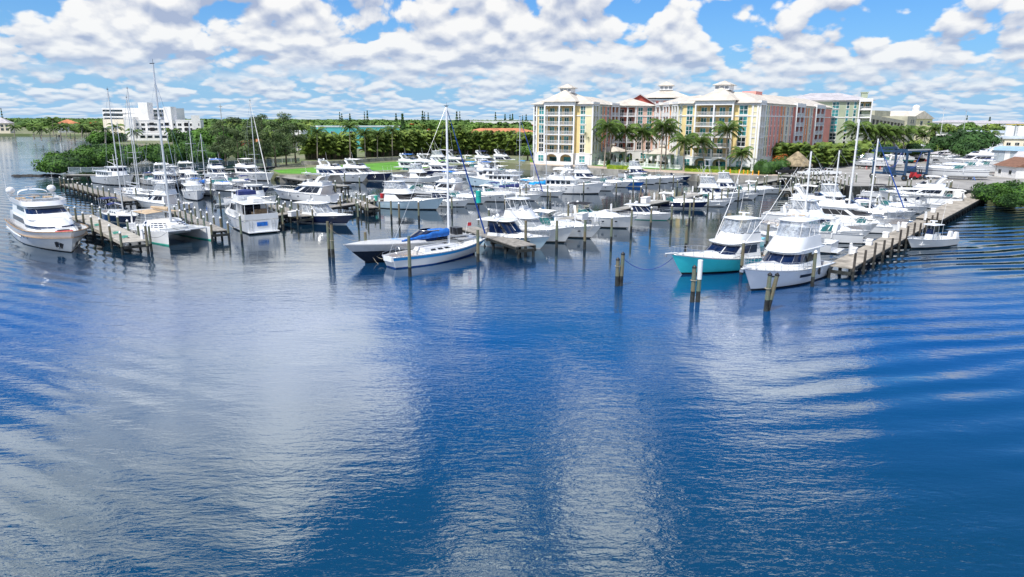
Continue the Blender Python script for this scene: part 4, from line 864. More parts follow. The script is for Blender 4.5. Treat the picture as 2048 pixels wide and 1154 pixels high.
# --- the sailing catamaran
def catamaran(root):
    L, B = 12.2, 6.9
    for sg in (1, -1):
        h = Hull(L, 1.75, 1.75, 1.05, rake=.015, fwl=.8, transom=.75, sheer_p=1.3, pe=2.2, pw=1.8, tm=.42, draft=.5)
        hb = part('hull', h.skin(.09, 1, transom=True), WHITE, root, 40); bs = part('boot_stripe', h.skin(-.02, .09, m=1, transom=True), MINT, hb, 40); bt = part('bottom', h.skin(-1, -.02, transom=True), ANTIF, hb); dk = part('hull_deck', h.deck(0, 1, dz=0), WHITE, hb, 40)
        hb.location = (0, sg*B*.375, 0)
        for t in (.3, .42, .55): part('hull_window', MB().add([h.pt(t, .68, sg, .015), h.pt(t+.05, .68, sg, .015), h.pt(t+.05, .80, sg, .015), h.pt(t, .80, sg, .015)], [(0, 1, 2, 3) if sg < 0 else (3, 2, 1, 0)]), GLASS, hb)
    part('bridge_deck', MB().box(-L*.42, L*.16, -B*.30, B*.30, .75, 1.45), WHITE, root)
    tm = House(-L*.16, L*.2, B*.39, 1.35, 2.3, xf1=L*.06, w1=B*.28, nose=3.2, pw=2.3); part('saloon', tm.body(crown=.15), WHITE, root, 40)
    for sg in (0, 1):
        q0, q1 = .12, .33
        if sg: q0, q1 = 1-q1, 1-q0
        part('side_window', tm.panel(q0, q1, .3, .85, .02, n=3), GLASS, root)
        for r_ in range(3):
            q0, q1 = .395, .475
            if sg: q0, q1 = 1-q1, 1-q0
            part('louvre_window', tm.panel(q0, q1, .30+r_*.2, .40+r_*.2, .02, n=3), GLASS, root)
    part('cross_beam', MB().tube([(L*.44, -B*.37, 1.62), (L*.44, B*.37, 1.62)], .11, 8), ALUM, root, 40); part('trampoline', MB().box(L*.15, L*.44, -B*.29, B*.29, 1.50, 1.53), GREYC, root); part('catwalk', MB().box(L*.14, L*.47, -.28, .28, 1.545, 1.62), WHITE, root)
    part('cockpit_hardtop', MB().grid(lambda a, b: Vector((lerp(-L*.42, -L*.10, a), lerp(-B*.3, B*.3, b), 3.15+.12*math.sin(math.pi*b))), 3, 6, lambda a, b: Vector((lerp(-L*.42, -L*.10, a), lerp(-B*.3, B*.3, b), 3.1+.12*math.sin(math.pi*b)))), TAN, root, 40)
    part('targa_arch', MB().tube([(-L*.45, -B*.33, 1.2), (-L*.43, -B*.33, 3.2), (-L*.43, B*.33, 3.2), (-L*.45, B*.33, 1.2)], .14, 6).tube([(-L*.12, -B*.3, 2.2), (-L*.12, -B*.3, 3.15)], .05, 4).tube([(-L*.12, B*.3, 2.2), (-L*.12, B*.3, 3.15)], .05, 4), WHITE, root, 40)
    part('dinghy', House(L*.20, L*.40, .62, 1.62, 1.95, nose=.9).body(), GREYH, root, 40)
    mh = 19.0; m = part('mast', MB().tube([(L*.08, 0, 2.3), (L*.075, 0, 2.3+mh)], [.16, .11], 8), ALUM, root, 40)
    for k in (.33, .62): part('spreader', MB().tube([(L*.08-.2, -1.3, 2.3+mh*k), (L*.08, 0, 2.3+mh*k-.06), (L*.08-.2, 1.3, 2.3+mh*k)], .04, 4), ALUM, m)
    part('masthead_gear', MB().tube([(L*.08-.9, 0, 2.3+mh+.12), (L*.08+.35, 0, 2.3+mh+.08)], .05, 4).tube([(L*.08, 0, 2.3+mh), (L*.08, 0, 2.3+mh+.6)], .02, 4), BLACKP, m)
    part('radar', MB().tube([(L*.08+.25, 0, 2.3+mh*.66), (L*.08+.25, 0, 2.3+mh*.66+.25)], .28, 8), WHITE, m)
    st = MB().tube([(L*.44, 0, 1.7), (L*.08, 0, 2.3+mh*.93)], .02, 4)
    for sg in (1, -1): st.tube([(-L*.08, sg*B*.44, 1.4), (L*.08-.2, sg*1.3, 2.3+mh*.62), (L*.08, 0, 2.3+mh*.9)], .014, 3).tube([(L*.44, sg*B*.35, 1.7), (L*.08, 0, 2.3+mh*.9)], .010, 3)
    part('standing_rigging', st, STEEL, root)
    part('boom', MB().tube([(L*.07, 0, 3.4), (-L*.38, 0, 3.5)], .11, 6), WSPAR, root, 40); part('sail_cover', MB().tube([(L*.07, 0, 3.75), (-L*.2, 0, 3.65), (-L*.37, 0, 3.6)], [.3, .22, .14], 8), TAN, root, 40)
    mb = MB()
    for sg in (1, -1):
        pts = [(lerp(-L*.3, L*.46, i/7), sg*B*.47, lerp(1.25, 1.65, i/7)) for i in range(8)]
        for q in pts: mb.tube([q, (q[0], q[1], q[2]+.6)], .015, 4)
        mb.tube([(q[0], q[1], q[2]+.6) for q in pts], .012, 4).tube([(q[0], q[1], q[2]+.3) for q in pts], .008, 3)
    part('lifelines', mb, STEEL, root)
p = (G(336, 492)+G(425, 481))/2; a = R(-41)
cat = thing('catamaran', 'white sailing catamaran with tan cockpit canopy and a green waterline', S, Vector((p.x, p.y, 0))-Vector((math.cos(a), math.sin(a), 0))*6.0, a); catamaran(cat)
# --- left group
def aft_deck(root, *_):
    L, B = 14.5, 4.8; h = Hull(L, B, 2.3, 1.75, rake=.12, fwl=.86, transom=.94, sheer_p=2.2); hull_parts(root, h, WHITE, ANTIF, portholes=3, ph_v=.6)
    zd = 1.85; sx = h.x_at(0)
    part('transom_window', MB().box(sx-.06, sx-.01, -.7, .7, .95, 1.5), BLUEC, root); part('swim_platform', MB().box(sx-.8, sx, -B*.42, B*.42, .2, .3), WHITE, root)
    for y in (-1.5, 1.5): part('stern_ladder', MB().tube([(sx-.05, y-.2, .3), (sx-.05, y-.2, 1.7)], .025, 4).tube([(sx-.05, y+.2, .3), (sx-.05, y+.2, 1.7)], .025, 4).tube([(sx-.06, y-.2, .8), (sx-.06, y+.2, .8)], .02, 4).tube([(sx-.06, y-.2, 1.2), (sx-.06, y+.2, 1.2)], .02, 4), STEEL, root)
    part('bulwark', MB().box(sx, sx+.08, -B*.45, B*.45, zd, zd+.75).box(sx, sx+4.2, B*.45, B*.45+.06, zd, zd+.75).box(sx, sx+4.2, -B*.45-.06, -B*.45, zd, zd+.75), WHITE, root)
    ho = House(sx+4.2, L*.2, B*.43, zd-.1, zd+2.0, xf1=L*.08, w1=B*.39, nose=1.6, pw=2.6); part('salon', ho.body(crown=.03), WHITE, root, 40); windows(root, ho, GLASS, (.38, .62, 3), (.05, .34, 3), (.45, .85))
    part('aft_bulkhead_door', MB().box(sx+4.13, sx+4.19, -1.2, 1.2, zd+.05, zd+1.75), GLASS, root); part('wood_cabinet', MB().box(sx+3.2, sx+3.9, -1.9, -.2, zd, zd+.95), TEAK, root); part('chair', MB().box(sx+1.2, sx+1.8, .3, .9, zd, zd+.45).box(sx+1.2, sx+1.3, .3, .9, zd+.45, zd+.95), TEAK, root); part('table', MB().box(sx+1.9, sx+2.9, -.5, .5, zd+.62, zd+.7).box(sx+2.3, sx+2.5, -.1, .1, zd, zd+.62), TEAK, root)
    part('hardtop', slab(House(sx+.1, sx+5.2, B*.45, zd+2.02, zd+2.03, nose=.3, pw=5), 0, .12, .05, .05), WHITE, root, 40); mb = MB()
    for x in (sx+.25, sx+1.9, sx+3.6):
        for y in (-B*.43, B*.43): mb.tube([(x, y, zd+.7), (x, y, zd+2.05)], .045, 5)
    for y in (-.9, .9): mb.tube([(sx+.25, y, zd+.7), (sx+.25, y, zd+2.05)], .035, 5)
    part('top_posts', mb, WHITE, root)
    fl = House(sx+5.0, L*.08, B*.34, zd+2.0, zd+2.8, xf1=L*.04, w1=B*.32, nose=1.2); part('flybridge', fl.body(crown=0), WHITE, root, 40); part('bridge_cover', House(sx+5.4, sx+7.4, B*.24, zd+2.8, zd+3.3, nose=.5).body(crown=.15), NAVYC, root, 40); part('dinghy', House(sx+1.0, sx+4.2, .65, zd+2.2, zd+2.65, nose=1.0).body(crown=.1), WHITEC, root, 40); dome(root, sx+4.8, .9, zd+2.2, .25)
    rail(root, h, .40, .995, .7); rail(root, h, .0, .3, .75, 6); cleats(root, h); antenna(root, sx+5, 1.5, zd+2.2, 2.5)
put(sail_boat, 'navy hulled sailboat with white deck moored behind the concrete pier', (266, 448), 12.5, -42, S, c=NAVY, boot=WHITE, cover=None, dodger=NAVYC, mast=1.42, bot=ANTIF)
put(trawler, 'white pilothouse trawler behind the capped piles near the mangroves', (262, 372), 17, -38, 'trawler', fly=False, pilot=True, brow=WHITE, c=GREYH)
put(sail_boat, 'white ketch with two bare masts in front of the pilothouse trawler', (300, 396), 13.5, -35, S, mast=1.42, mizzen=True, bot=ANTIF)
put(sail_boat, 'white sailboat with tall mast between pilothouse trawler and catamaran', (292, 400), 11, -38, S, mast=1.6)
put(motoryacht, 'white flybridge yacht with grey covered bridge, left of two in the back row', (335, 383), 17, -60, Y, topm=WHITEC)
put(motoryacht, 'tall white enclosed bridge yacht below the white condominium', (388, 378), 17, -58, Y, topm=WHITEC, blackarch=False)
put(express, 'white express cruiser with dark blue sun pad on the foredeck', (462, 383), 13, -48, C, cushions=BLUEC, glass=GLASSG, B=4.4)
put(motoryacht, 'white yacht with arched roof and blue covers behind the blue padded cruiser', (455, 364), 15, -52, Y, top=True, topm=BLUEC)
put(convertible, 'white fishing boat with tubular tower among the purple blue sail covers', (275, 414), 12, 162, F, tower=True, rig=True, htop=WHITE, glass=GLASS, rigL=6)
put(trawler, 'old white sailing trawler with vivid blue covers at the inner timber dock', (395, 402), 12, -60, 'trawler', pilot=False, topm=WHITEC, cover=BLUEC)
put(sail_boat, 'white sailboat with purple blue sail cover in the crowded left slips', (402, 398), 11, -50, S, mast=1.2, cover=BLUEC, dodger=None)
put(aft_deck, 'white aft deck yacht showing its square stern and wooden furniture', (526, 466), 14.5, 127, Y, name='motor_yacht', by_stern=True)
put(trawler, 'small white wheelhouse boat with a row of square windows', (548, 412), 11, -22, 'trawler', pilot=True, fly=False, mastm=False, topm=None)
put(sail_boat, 'navy hulled sailboat with dark blue bimini beside the lawn dock', (530, 386), 12, -42, S, c=NAVY, cover=None, dodger=NAVYC, mast=1.45, boot=WHITE, jib=WHITEC)
put(motoryacht, 'white sedan bridge yacht with a flat hardtop next to the green lawn', (540, 362), 16, -35, Y, topm=WHITEC, arch=False)
put(motoryacht, 'white sport yacht with black arched windows and a grey bimini', (562, 398), 15, 158, Y, topm=GREYC, glass=GLASS, B=4.5, side_v=(.25, .9))
put(hardtop_cruiser, 'white hardtop boat with deep navy hull sides and tall outriggers', (692, 449), 12, -26, F, c=NAVY, boot=WHITE, bot=WHITE, glass=VINYL, B=4.0)
put(motoryacht, 'white motor yacht with blue tinted windshield beside the lawn', (725, 365), 17, -24, Y, glass=GLASSB, top=False, B=4.9)
put(motoryacht, 'white topped yacht with navy hull and arched glass hardtop', (772, 362), 16, -24, Y, c=NAVY, glass=GLASS, boot=WHITE, topm=WHITEC, B=4.8)
put(lobster, 'navy picnic boat with red waterline and cream wheelhouse', (858, 354), 13.5, -18, C, c=NAVY, bot=REDP, boot=REDP)
put(convertible, 'white convertible fishing yacht with black windshield mask and curtained bridge', (874, 420), 15, -22, F, mask='cover', glass=GLASS, c=PALEB, rig=False, B=4.9)
put(express, 'long white express cruiser nosing left behind the curtained fishing yacht', (778, 388), 13.5, 157, C, stripe=BLACKH, stripe_v=(.25, .5), arch=False)
put(motoryacht, 'white cruiser with bright blue canvas enclosure round its aft deck', (842, 388), 13, 150, Y, topm=BLUEC, arch=False)
put(hardtop_cruiser, 'small white hardtop boat with a red life ring on the wheelhouse', (928, 414), 10, -18, C, glass=GLASSB, motors=0, rise=1.7)
put(express, 'white express cruiser with green tinted screen left of the teal drum', (966, 408), 11.5, -20, C, arch=False)
put(express, 'white express cruiser with green tinted screen right of the teal drum', (1016, 404), 12.5, -20, C, arch=False)
put(express, 'blunt bowed white cruiser behind the teal drum piling', (1036, 400), 11.5, -20, C, top=True, topm=WHITEC)
put(trawler, 'pale blue hulled trawler with cream house and long boat deck', (938, 372), 15, 162, 'trawler', c=PALEB, pilot=True, fly=True, mastm=True)
put(sail_boat, 'white sailboat with dark blue bimini and blue furled jib, mast by the hedge', (1068, 402), 12, -28, S, cover=NAVYC, dodger=NAVYC, mast=1.2, jib=ROPEB, boot=NAVY)
put(sail_boat, 'white sloop under a bright blue sail cover and blue bimini', (1116, 394), 11, -35, S, cover=SKYC, dodger=SKYC, mast=1.45, jib=None)
put(trawler, 'white sundeck yacht with long black window band and framed enclosure', (1198, 388), 15.5, -16, 'trawler', pilot=False, topm=WHITEC, mastm=False)
put(motoryacht, 'white flybridge cruiser behind the sundeck yacht', (1060, 378), 13, 150, Y, topm=WHITEC)
put(convertible, 'white fishing yacht with curtained bridge behind the sundeck yacht', (1215, 368), 13, -28, F, rig=False)
put(express, 'white cruiser with teal screen beside the bright blue hulled bowrider', (1252, 375), 11, -26, C, arch=False)
put(express, 'bright blue and white bowrider in the promenade row', (1281, 373), 9.5, -24, C, c=BLUEH, arch=False, bot=WHITE, boot=WHITE, stripe=WHITE)
put(express, 'white express cruiser with black bimini in the promenade row', (1308, 369), 12, -28, C, top=True, topm=BLACKC)
put(express, 'white express cruiser with dark folded canvas, third from the row end', (1335, 367), 12, -28, C, top=True, topm=NAVYC, arch=False)
put(convertible, 'white flybridge boat with curtained bridge beneath the gazebo', (1312, 357), 11.5, -30, F, rig=False)
put(center_console, 'white center console with blue hull stripe ending the promenade row', (1372, 362), 10.5, -22, F, c=NAVY, boot=WHITE, bot=WHITE, ttop=False)
# far dock in front of the palm hedge
far = [(870, 345, 18, -20, motoryacht, 'cream tall flybridge yacht with blue bimini before the palm hedge', dict(topm=BLUEC)),
       (905, 345, 18, -20, motoryacht, 'white flybridge yacht with black arched window band', dict(topm=WHITEC)),
       (925, 352, 15, -20, motoryacht, 'white sport yacht with dark hull and long dark windshield', dict(c=NAVY, top=False)),
       (955, 338, 17, -22, motoryacht, 'white yacht at the far dock under a black bimini', dict(topm=BLACKC)),
       (985, 343, 15, -20, express, 'white far dock cruiser with pale blue cockpit cover', dict(top=True, topm=SKYC, arch=False)),
       (1008, 334, 16, -22, motoryacht, 'white yacht with navy covered bridge at the far dock', dict(topm=NAVYC)),
       (1040, 330, 15, -22, motoryacht, 'white yacht farthest right at the hedge end dock', dict(topm=BLACKC)),
       (975, 328, 16, -20, express, 'white cruiser half hidden behind the far dock yachts', dict(top=True, topm=WHITEC)),
       (1040, 352, 13, -24, express, 'white express cruiser in the middle of the far basin', dict(top=True, topm=WHITEC)),
       (915, 330, 17, -20, convertible, 'white fishing yacht with tall antennas before the palm hedge', dict(rig=True)),
       (1005, 352, 13, -22, convertible, 'white convertible lying left of the seawall end', dict(rig=False)),
       (1075, 338, 11, -22, express, 'small white cruiser with aqua cover by the seawall corner', dict(top=True, topm=SKYC, arch=False)),
       (1100, 362, 11, 150, convertible, 'cream flybridge boat behind the bright blue sail cover', dict(rig=False))]
for x, y, L, hd, fn, lb, k in far: put(fn, lb, (x, y), L*.84, hd, Y if fn is motoryacht else (F if fn is convertible else C), **k)
# --- outer row in the middle of the picture
def racing_boat(root):
    L, B = 15.5, 3.7; h = Hull(L, B, 2.3, 1.75, rake=.17, fwl=.72, transom=.9, sheer_p=1.4, pe=2.0, pw=1.5, draft=.4)
    hb = part('hull', h.skin(.05, .62, transom=True), BLACKH, root, 40); part('upper_topside', h.skin(.62, 1, transom=True), GREYH, hb, 40); part('bottom', h.skin(-1, .05, transom=True), ANTIF, hb, 40)
    part('deck', h.deck(.42, 1, camber=.09), M('silver_deck', (.50, .51, .52), .35, coat=.4, var=.06), root, 40)
    part('aft_deck', h.deck(0, .16, camber=.05), GREYH, root, 40)
    xc = h.x_at(.42); zd = h.sheer(.42)
    part('cockpit_side', h.deck(.16, .42, dz=-.4, inset=.2), BLACKP, root); part('coaming', MB().grid(lambda a, b: Vector((h.x_at(lerp(.16, .42, a)), (h.wmax(lerp(.16, .42, a))-.3*b), h.sheer(.3)+.05)), 6, 1).grid(lambda a, b: Vector((h.x_at(lerp(.16, .42, a)), -(h.wmax(lerp(.16, .42, a))-.3*b), h.sheer(.3)+.05)), 6, 1), GREYH, root)
    ws = House(xc-2.2, xc+1.9, B*.36, zd-.02, zd+1.05, xf1=xc+.1, w1=B*.27, nose=1.6, pw=2); part('windshield', ws.panel(.12, .88, .05, 1, 0, .02), GLASSB, root, 40)
    part('windshield_frame', MB().tube([ws.pt(.1+.8*i/16, 1) for i in range(17)], .035, 5), STEEL, root, True)
    helm_seats(root, (xc-1.8, xc-3.0), zd-.4, .7, BLACKP); part('blue_hatch_cover', House(xc+2.4, xc+4.6, .5, zd+.1, zd+.35, nose=.7).body(), SKYC, root, 40)
    part('blue_canvas', House(xc-3.2, xc-1.2, .9, zd+.35, zd+.95, nose=.6).body(), BLUEC, root, 40)
    part('engine_hatch', MB().box(-L*.46, -L*.30, -1.0, 1.0, zd+.05, zd+.22), GREYH, root)
    part('engine_cover', MB().box(-L*.42, -L*.36, -.6, .6, zd+.22, zd+1.0), BLACKP, root); part('folded_top', MB().tube([(-L*.20, -1.2, zd+.6), (-L*.20, 1.2, zd+.6)], .22, 7), BLACKC, root); part('flag_staff', MB().tube([(-L*.47, 0, zd+.1), (-L*.49, 0, zd+1.5)], .02, 4), WSPAR, root); part('flag', MB().box(-L*.49-.5, -L*.49, -.015, .015, zd+1.0, zd+1.4), REDP, root)
    for y in (.5, -.5): part('outdrive', MB().tube([(-L*.5, y, .3), (-L*.5-.7, y, -.1)], .12, 6), BLACKP, root)
p = G(735, 526); a = R(216)
rb = thing('racing_boat', 'long black and silver racing boat with blue canvas beside the sailing yacht', 'speedboat', Vector((p.x, p.y, 0))-Vector((math.cos(a), math.sin(a), 0))*(15.5*.33), a); racing_boat(rb)
put(sail_boat, 'white sailing yacht with light blue sheer band and royal blue sail cover', (945, 508), 13.2, 44, S, stripe=M('sheer_band_blue', (.02, .30, .68), .3, var=.05), cover=BLUEC, mast=1.14, jib=M('furled_blue', (.01, .07, .33), .8), bot=ANTIB, boot=ANTIB, stripe_v=(.70, .93), zb=1.65, zs=1.25, spar=WSPAR, mr=.13, B=4.0, transom=.5, bl_=.46)
put(hardtop_cruiser, 'pale blue hardtop cruiser with black window frames at the platform pier', (1078, 498), 10.8, -27, C, c=PALEB, glass=GLASSB, frame=BLACKP, B=3.5, rise=1.85, bot=WHITE)
put(convertible, 'cream convertible fishing boat with canvas covered windows and white bimini', (1128, 486), 12.2, -29, F, rig=True, glass=GREYC, curtain=False, B=4.3, rigL=5.5, pul=False)
put(express, 'white express cruiser with pulpit and rounded hardtop in the central row', (1180, 477), 12.2, -29, C, glass=GLASSG, top=True, topm=WHITEC, bot=ANTIF)
put(express, 'white sport cruiser with black bimini over green tinted screen', (1252, 457), 12.6, -28, C, top=True, topm=BLACKC, glass=GLASSG)
put(hardtop_cruiser, 'little white cabin boat with mint green bottom and orange deck', (1333, 441), 9.2, -24, F, bot=MINT, boot=MINT, glass=GLASSB, B=3.1, rise=1.45, ports=0, tan_deck=True)
put(express, 'navy hulled express boat with white hardtop in the central row', (1402, 418), 11, -22, C, c=NAVY, boot=WHITE, top=True, topm=WHITEC, bot=ANTIF, stripe=WHITE, stripe_v=(.12, .2))
put(express, 'white runabout half hidden behind the navy express boat', (1462, 408), 9.5, -22, C, arch=False, top=False)
put(convertible, 'white fishing boat with small tubular tower at the central dock', (1480, 402), 12, -24, F, tower=True, rig=True, glass=GLASSB, rigL=6)
put(center_console, 'white center console with dark bottom beside the fishing tower boat', (1505, 400), 10, -22, F, ttop=True)
put(express, 'white open boat farthest along the central dock', (1527, 391), 10, -22, C, top=False, arch=False)
put(convertible, 'white convertible with brown wooden box on deck near dock end', (1500, 388), 10.5, -22, F, rig=False)
# --- two big boats in front at the right
put(convertible, 'turquoise hulled fishing yacht with long outriggers and blue windshield', (1364, 549), 14.2, 209, F, c=TURQ, glass=GLASSB, B=4.7, zb=2.25, bot=ANTIF, rigL=9.5, house=1.5, flyz=1.3, stripe=BLACKP, stripe_v=(.955, .985))
put(motoryacht, 'x', (1500, 583), 13.4, 223, F, c=WHITE) if 0 else None
def white_flybridge(root, *_):
    L, B = 13.6, 4.7; h = Hull(L, B, 2.25, 1.35, rake=.11, fwl=.80, transom=.9, sheer_p=1.8, pe=2.7, pw=1.9)
    hb = hull_parts(root, h, WHITE, ANTIF, cockpit=(.22, .75), sole=TEAK)
    for sg in (1, -1):
        part('hull_window', MB().grid(lambda a, b: h.pt(lerp(.40, .56, a), lerp(.50, .68, b), sg, .02), 5, 1, lambda a, b: h.pt(lerp(.40, .56, a), lerp(.50, .68, b), sg, -.02)), BLACKP, hb)
        part('hull_window', MB().grid(lambda a, b: h.pt(lerp(.80, .86, a), lerp(.66, .73, b), sg, .02), 3, 1, lambda a, b: h.pt(lerp(.80, .86, a), lerp(.66, .73, b), sg, -.02)), BLACKP, hb)
    xc = h.x_at(.22); zd = h.sheer(.3)
    part('foredeck_trunk', House(-1, L*.37, B*.33, zd-.1, zd+.55, xf1=L*.24, w1=B*.22, nose=3.4, pw=2, tz=.05).body(crown=.08), WHITE, root, 40)
    ho = House(xc-.1, L*.20, B*.43, zd-.2, zd+1.75, xa1=xc-.1, xf1=L*.055, w1=B*.35, nose=2.5, pw=2.3); part('salon', ho.body(crown=.02), WHITE, root, 40)
    n = 5
    for i in range(n): part('windshield', ho.panel(.375+i*.05, .375+(i+1)*.05-.002, .44, .84, .02, n=3), GLASSB, root, 30)
    for sg in (0, 1):
        for i in range(2):
            q0, q1 = (.12, .24) if i == 0 else (.243, .371)
            if sg: q0, q1 = 1-q1, 1-q0
            part('window', ho.panel(q0, q1, .44+.0*i, .84-.1*(1-i), .02, n=3), GLASS, root, 30)
    fl = House(xc-.4, L*.115, B*.37, zd+1.7, zd+2.95, xa1=xc-.2, xf1=L*.01, w1=B*.34, nose=2.1, pw=2.3); part('flybridge', fl.body(crown=.0), WHITE, root, 40)
    part('bridge_wing', slab(House(xc-.8, L*.06, B*.38, zd+1.72, zd+1.73, nose=1.8), 0, .13, .06, .02), WHITE, root, 40)
    zt = zd+4.35; e = House(xc-.1, L*.0-.1, B*.32, zd+2.95, zt, xf1=-L*.045, w1=B*.30, nose=1.5, pw=2.4)
    for a, b in ((.03, .17), (.19, .33), (.35, .42), (.43, .57), (.58, .65), (.67, .81), (.83, .97)): part('clear_curtain', e.panel(a, b, 0, .99, 0, .01), VINYL, root, 40)
    mb = MB()
    for q in (.02, .18, .34, .425, .575, .66, .82, .98): mb.tube([e.pt(q, 0), e.pt(q, 1)], .03, 4)
    part('top_frame', mb, WSPAR, root)
    part('hardtop', slab(House(xc-.5, -L*.03, B*.32, zt, zt+.01, nose=1.5, pw=2.6), 0, .12, .06, .14), WHITE, root, 40)
    part('helm_console', MB().box(-1.4, -.8, -.8, .8, zd+2.9, zd+3.35), WHITE, root); helm_seats(root, (-2.3,), zd+2.6, .4, y=.5)
    radar(root, -2, 0, zt+.25); dome(root, -2.9, .6, zt+.2, .25); antenna(root, xc, B*.3, zt, 3); antenna(root, xc, -B*.3, zt, 3)
    rail(root, h, .35, .995, .72, 11, mid=True); cleats(root, h); pulpit(root, h, .5); fenders(root, h, ((.3, 1),), BLACKP)
p = G(1503, 582); a = R(222)
wf = thing('motor_yacht', 'white flybridge yacht with wraparound dark windshield, nearest boat at right', Y, Vector((p.x, p.y, 0))-Vector((math.cos(a), math.sin(a), 0))*(13.6*.39), a); white_flybridge(wf)
# --- crowded right hand slips
put(center_console, 'white center console with t top alone outside the right dock', (1824, 497), 8.6, 207, F, c=WHITE, motors=2, mm=WHITE)
put(convertible, 'white sportfishing yacht with crossed curtain frames by the right dock', (1728, 478), 15, -37, F, rig=True, B=4.9, glass=GLASS, rigL=8)
put(motoryacht, 'white yacht with black windshield cover beside the right dock', (1792, 462), 14, -37, Y, glass=BLACKC, top=False, arch=False, B=4.4)
put(express, 'cream cruiser under a tan canvas cover in the right slips', (1712, 486), 11.5, -38, C, curtain=True, topm=TAN, arch=False)
put(hardtop_cruiser, 'old white cabin boat with open stern cockpit and blue bundle', (1668, 504), 10.5, 142, F, by_stern=True, B=3.9, rise=1.5, ports=0)
put(express, 'white cruiser with radar arch packed behind the white flybridge yacht', (1560, 478), 11, 165, C, arch=True)
put(sail_boat, 'white sailboat with two spreader mast standing left of the crowded slips', (1555, 470), 12, 160, S, mast=.84, cover=WHITEC, spar=WSPAR, mr=.13)
put(sail_boat, 'white sailboat with the tallest mast in the right hand slips', (1640, 452), 13.5, 150, S, mast=1.04, cover=WHITEC, spar=WSPAR, mr=.15, dodger=WHITEC)
put(sail_boat, 'white sailboat with thin furled blue jib in the right hand slips', (1780, 440), 12, -40, S, mast=.94, spar=WSPAR, jib=M('furled_blue'), mr=.13)
put(sail_boat, 'white sailboat with a short thick mast behind the tall masted one', (1630, 428), 10, 150, S, mast=.95, spar=WSPAR, mr=.13, boom=False)
put(express, 'white express cruiser with arch near the boatyard seawall', (1840, 428), 11, -38, C, arch=True)
put(express, 'white cruiser with black side glass, right of the sportfishing yacht', (1815, 440), 11.5, -38, C, glass=GLASS, arch=False, top=True, topm=WHITEC)
put(motoryacht, 'white flybridge yacht nearest the hauling slip with slanted bridge windows', (1772, 400), 13, 155, Y, glass=GLASS, topm=WHITEC)
put(center_console, 'white center console with outboards beside the inner right dock', (1848, 420), 8.5, -38, F)
put(center_console, 'low white skiff with grey outboard close to the boatyard dock', (1878, 411), 8, -38, F, ttop=False, mm=GREYH)
put(express, 'white day boat under a white cover by the inner right dock', (1842, 404), 9, 160, C, arch=False, curtain=True, topm=WHITEC)
put(center_console, 'white bay boat with t top in front of the catwalk', (1795, 412), 8.5, 150, F)
def pontoon(root):
    for y in (-1.05, 1.05): part('float', MB().tube([(-4, y, .15), (3.4, y, .15), (4.2, y, .45)], [.32, .32, .05], 10), ALUM, root, 40)
    part('deck', MB().box(-4, 3.9, -1.35, 1.35, .5, .62), GREYC, root)
    part('fence', MB().box(-3.9, 3.7, 1.27, 1.33, .622, 1.35).box(-3.9, 3.7, -1.33, -1.27, .622, 1.35).box(3.68, 3.74, -1.27, 1.27, .622, 1.35), WHITE, root)
    bimini(root, -4.2, 4.0, 1.4, .62, 2.7, WHITEC, 5); outboards(root, -4.1, 1, .3); part('seat', MB().box(-3.5, -1.8, .6, 1.2, .622, 1.1).box(1.2, 3.4, -1.2, -.6, .622, 1.1), WHITEC, root)
thing_p = thing('pontoon_boat', 'long pontoon boat under a full length white canopy', 'pontoon boat', G(1852, 412), R(-14)); pontoon(thing_p); thing_p.scale = (1.4, 1.2, 1.15)
def rib(root, L=4.2, tubec=GREYC, motor=True, cover=None):
    pts = [(-L*.5, .62, .3), (L*.1, .66, .32), (L*.36, .42, .42), (L*.48, 0, .5), (L*.36, -.42, .42), (L*.1, -.66, .32), (-L*.5, -.62, .3)]
    part('inflatable_tube', MB().tube(pts, [.16, .22, .22, .2, .22, .22, .16], 8), tubec, root, 40); part('floor', MB().box(-L*.45, L*.25, -.5, .5, .08, .16), GREYH, root)
    if motor: outboards(root, -L*.5, 1, .35, BLACKP, .7)
    if cover: part('cover', House(-L*.5, L*.45, .75, .3, .62, w1=.4, nose=1.2).body(crown=.15), cover, root, 40)
t_ = thing('inflatable_dinghy', 'grey inflatable dinghy with black outboard left of the crowded slips', 'dinghy', G(1538, 468), R(200)); rib(t_, 5.4)
t_ = thing('inflatable_dinghy', 'dinghy wrapped in a blue cover floating among the masts', 'dinghy', G(1628, 416), R(175)); rib(t_, 5, cover=NAVYC)
t_ = thing('inflatable_dinghy', 'small dark tender lying off the small white wheelhouse boat', 'dinghy', G(455, 412), R(10)); rib(t_, 3.8)
t_ = thing('inflatable_dinghy', 'tender with outboard hanging low behind the navy sailboat', 'dinghy', G(545, 378), R(40)); rib(t_, 3.6)
t_ = thing('jet_ski', 'small white watercraft moored behind the curtained fishing yacht', 'jet ski', G(700, 372), R(30)); part('hull', Hull(3, 1.1, .55, .45).skin(-.5, 1, transom=True).v and Hull(3, 1.1, .55, .45).skin(-.4, 1, transom=True), WHITE, t_, 40); part('deck', Hull(3, 1.1, .55, .45).deck(), BLACKP, t_); part('seat', MB().box(-1, .3, -.18, .18, .5, .8), BLACKP, t_)
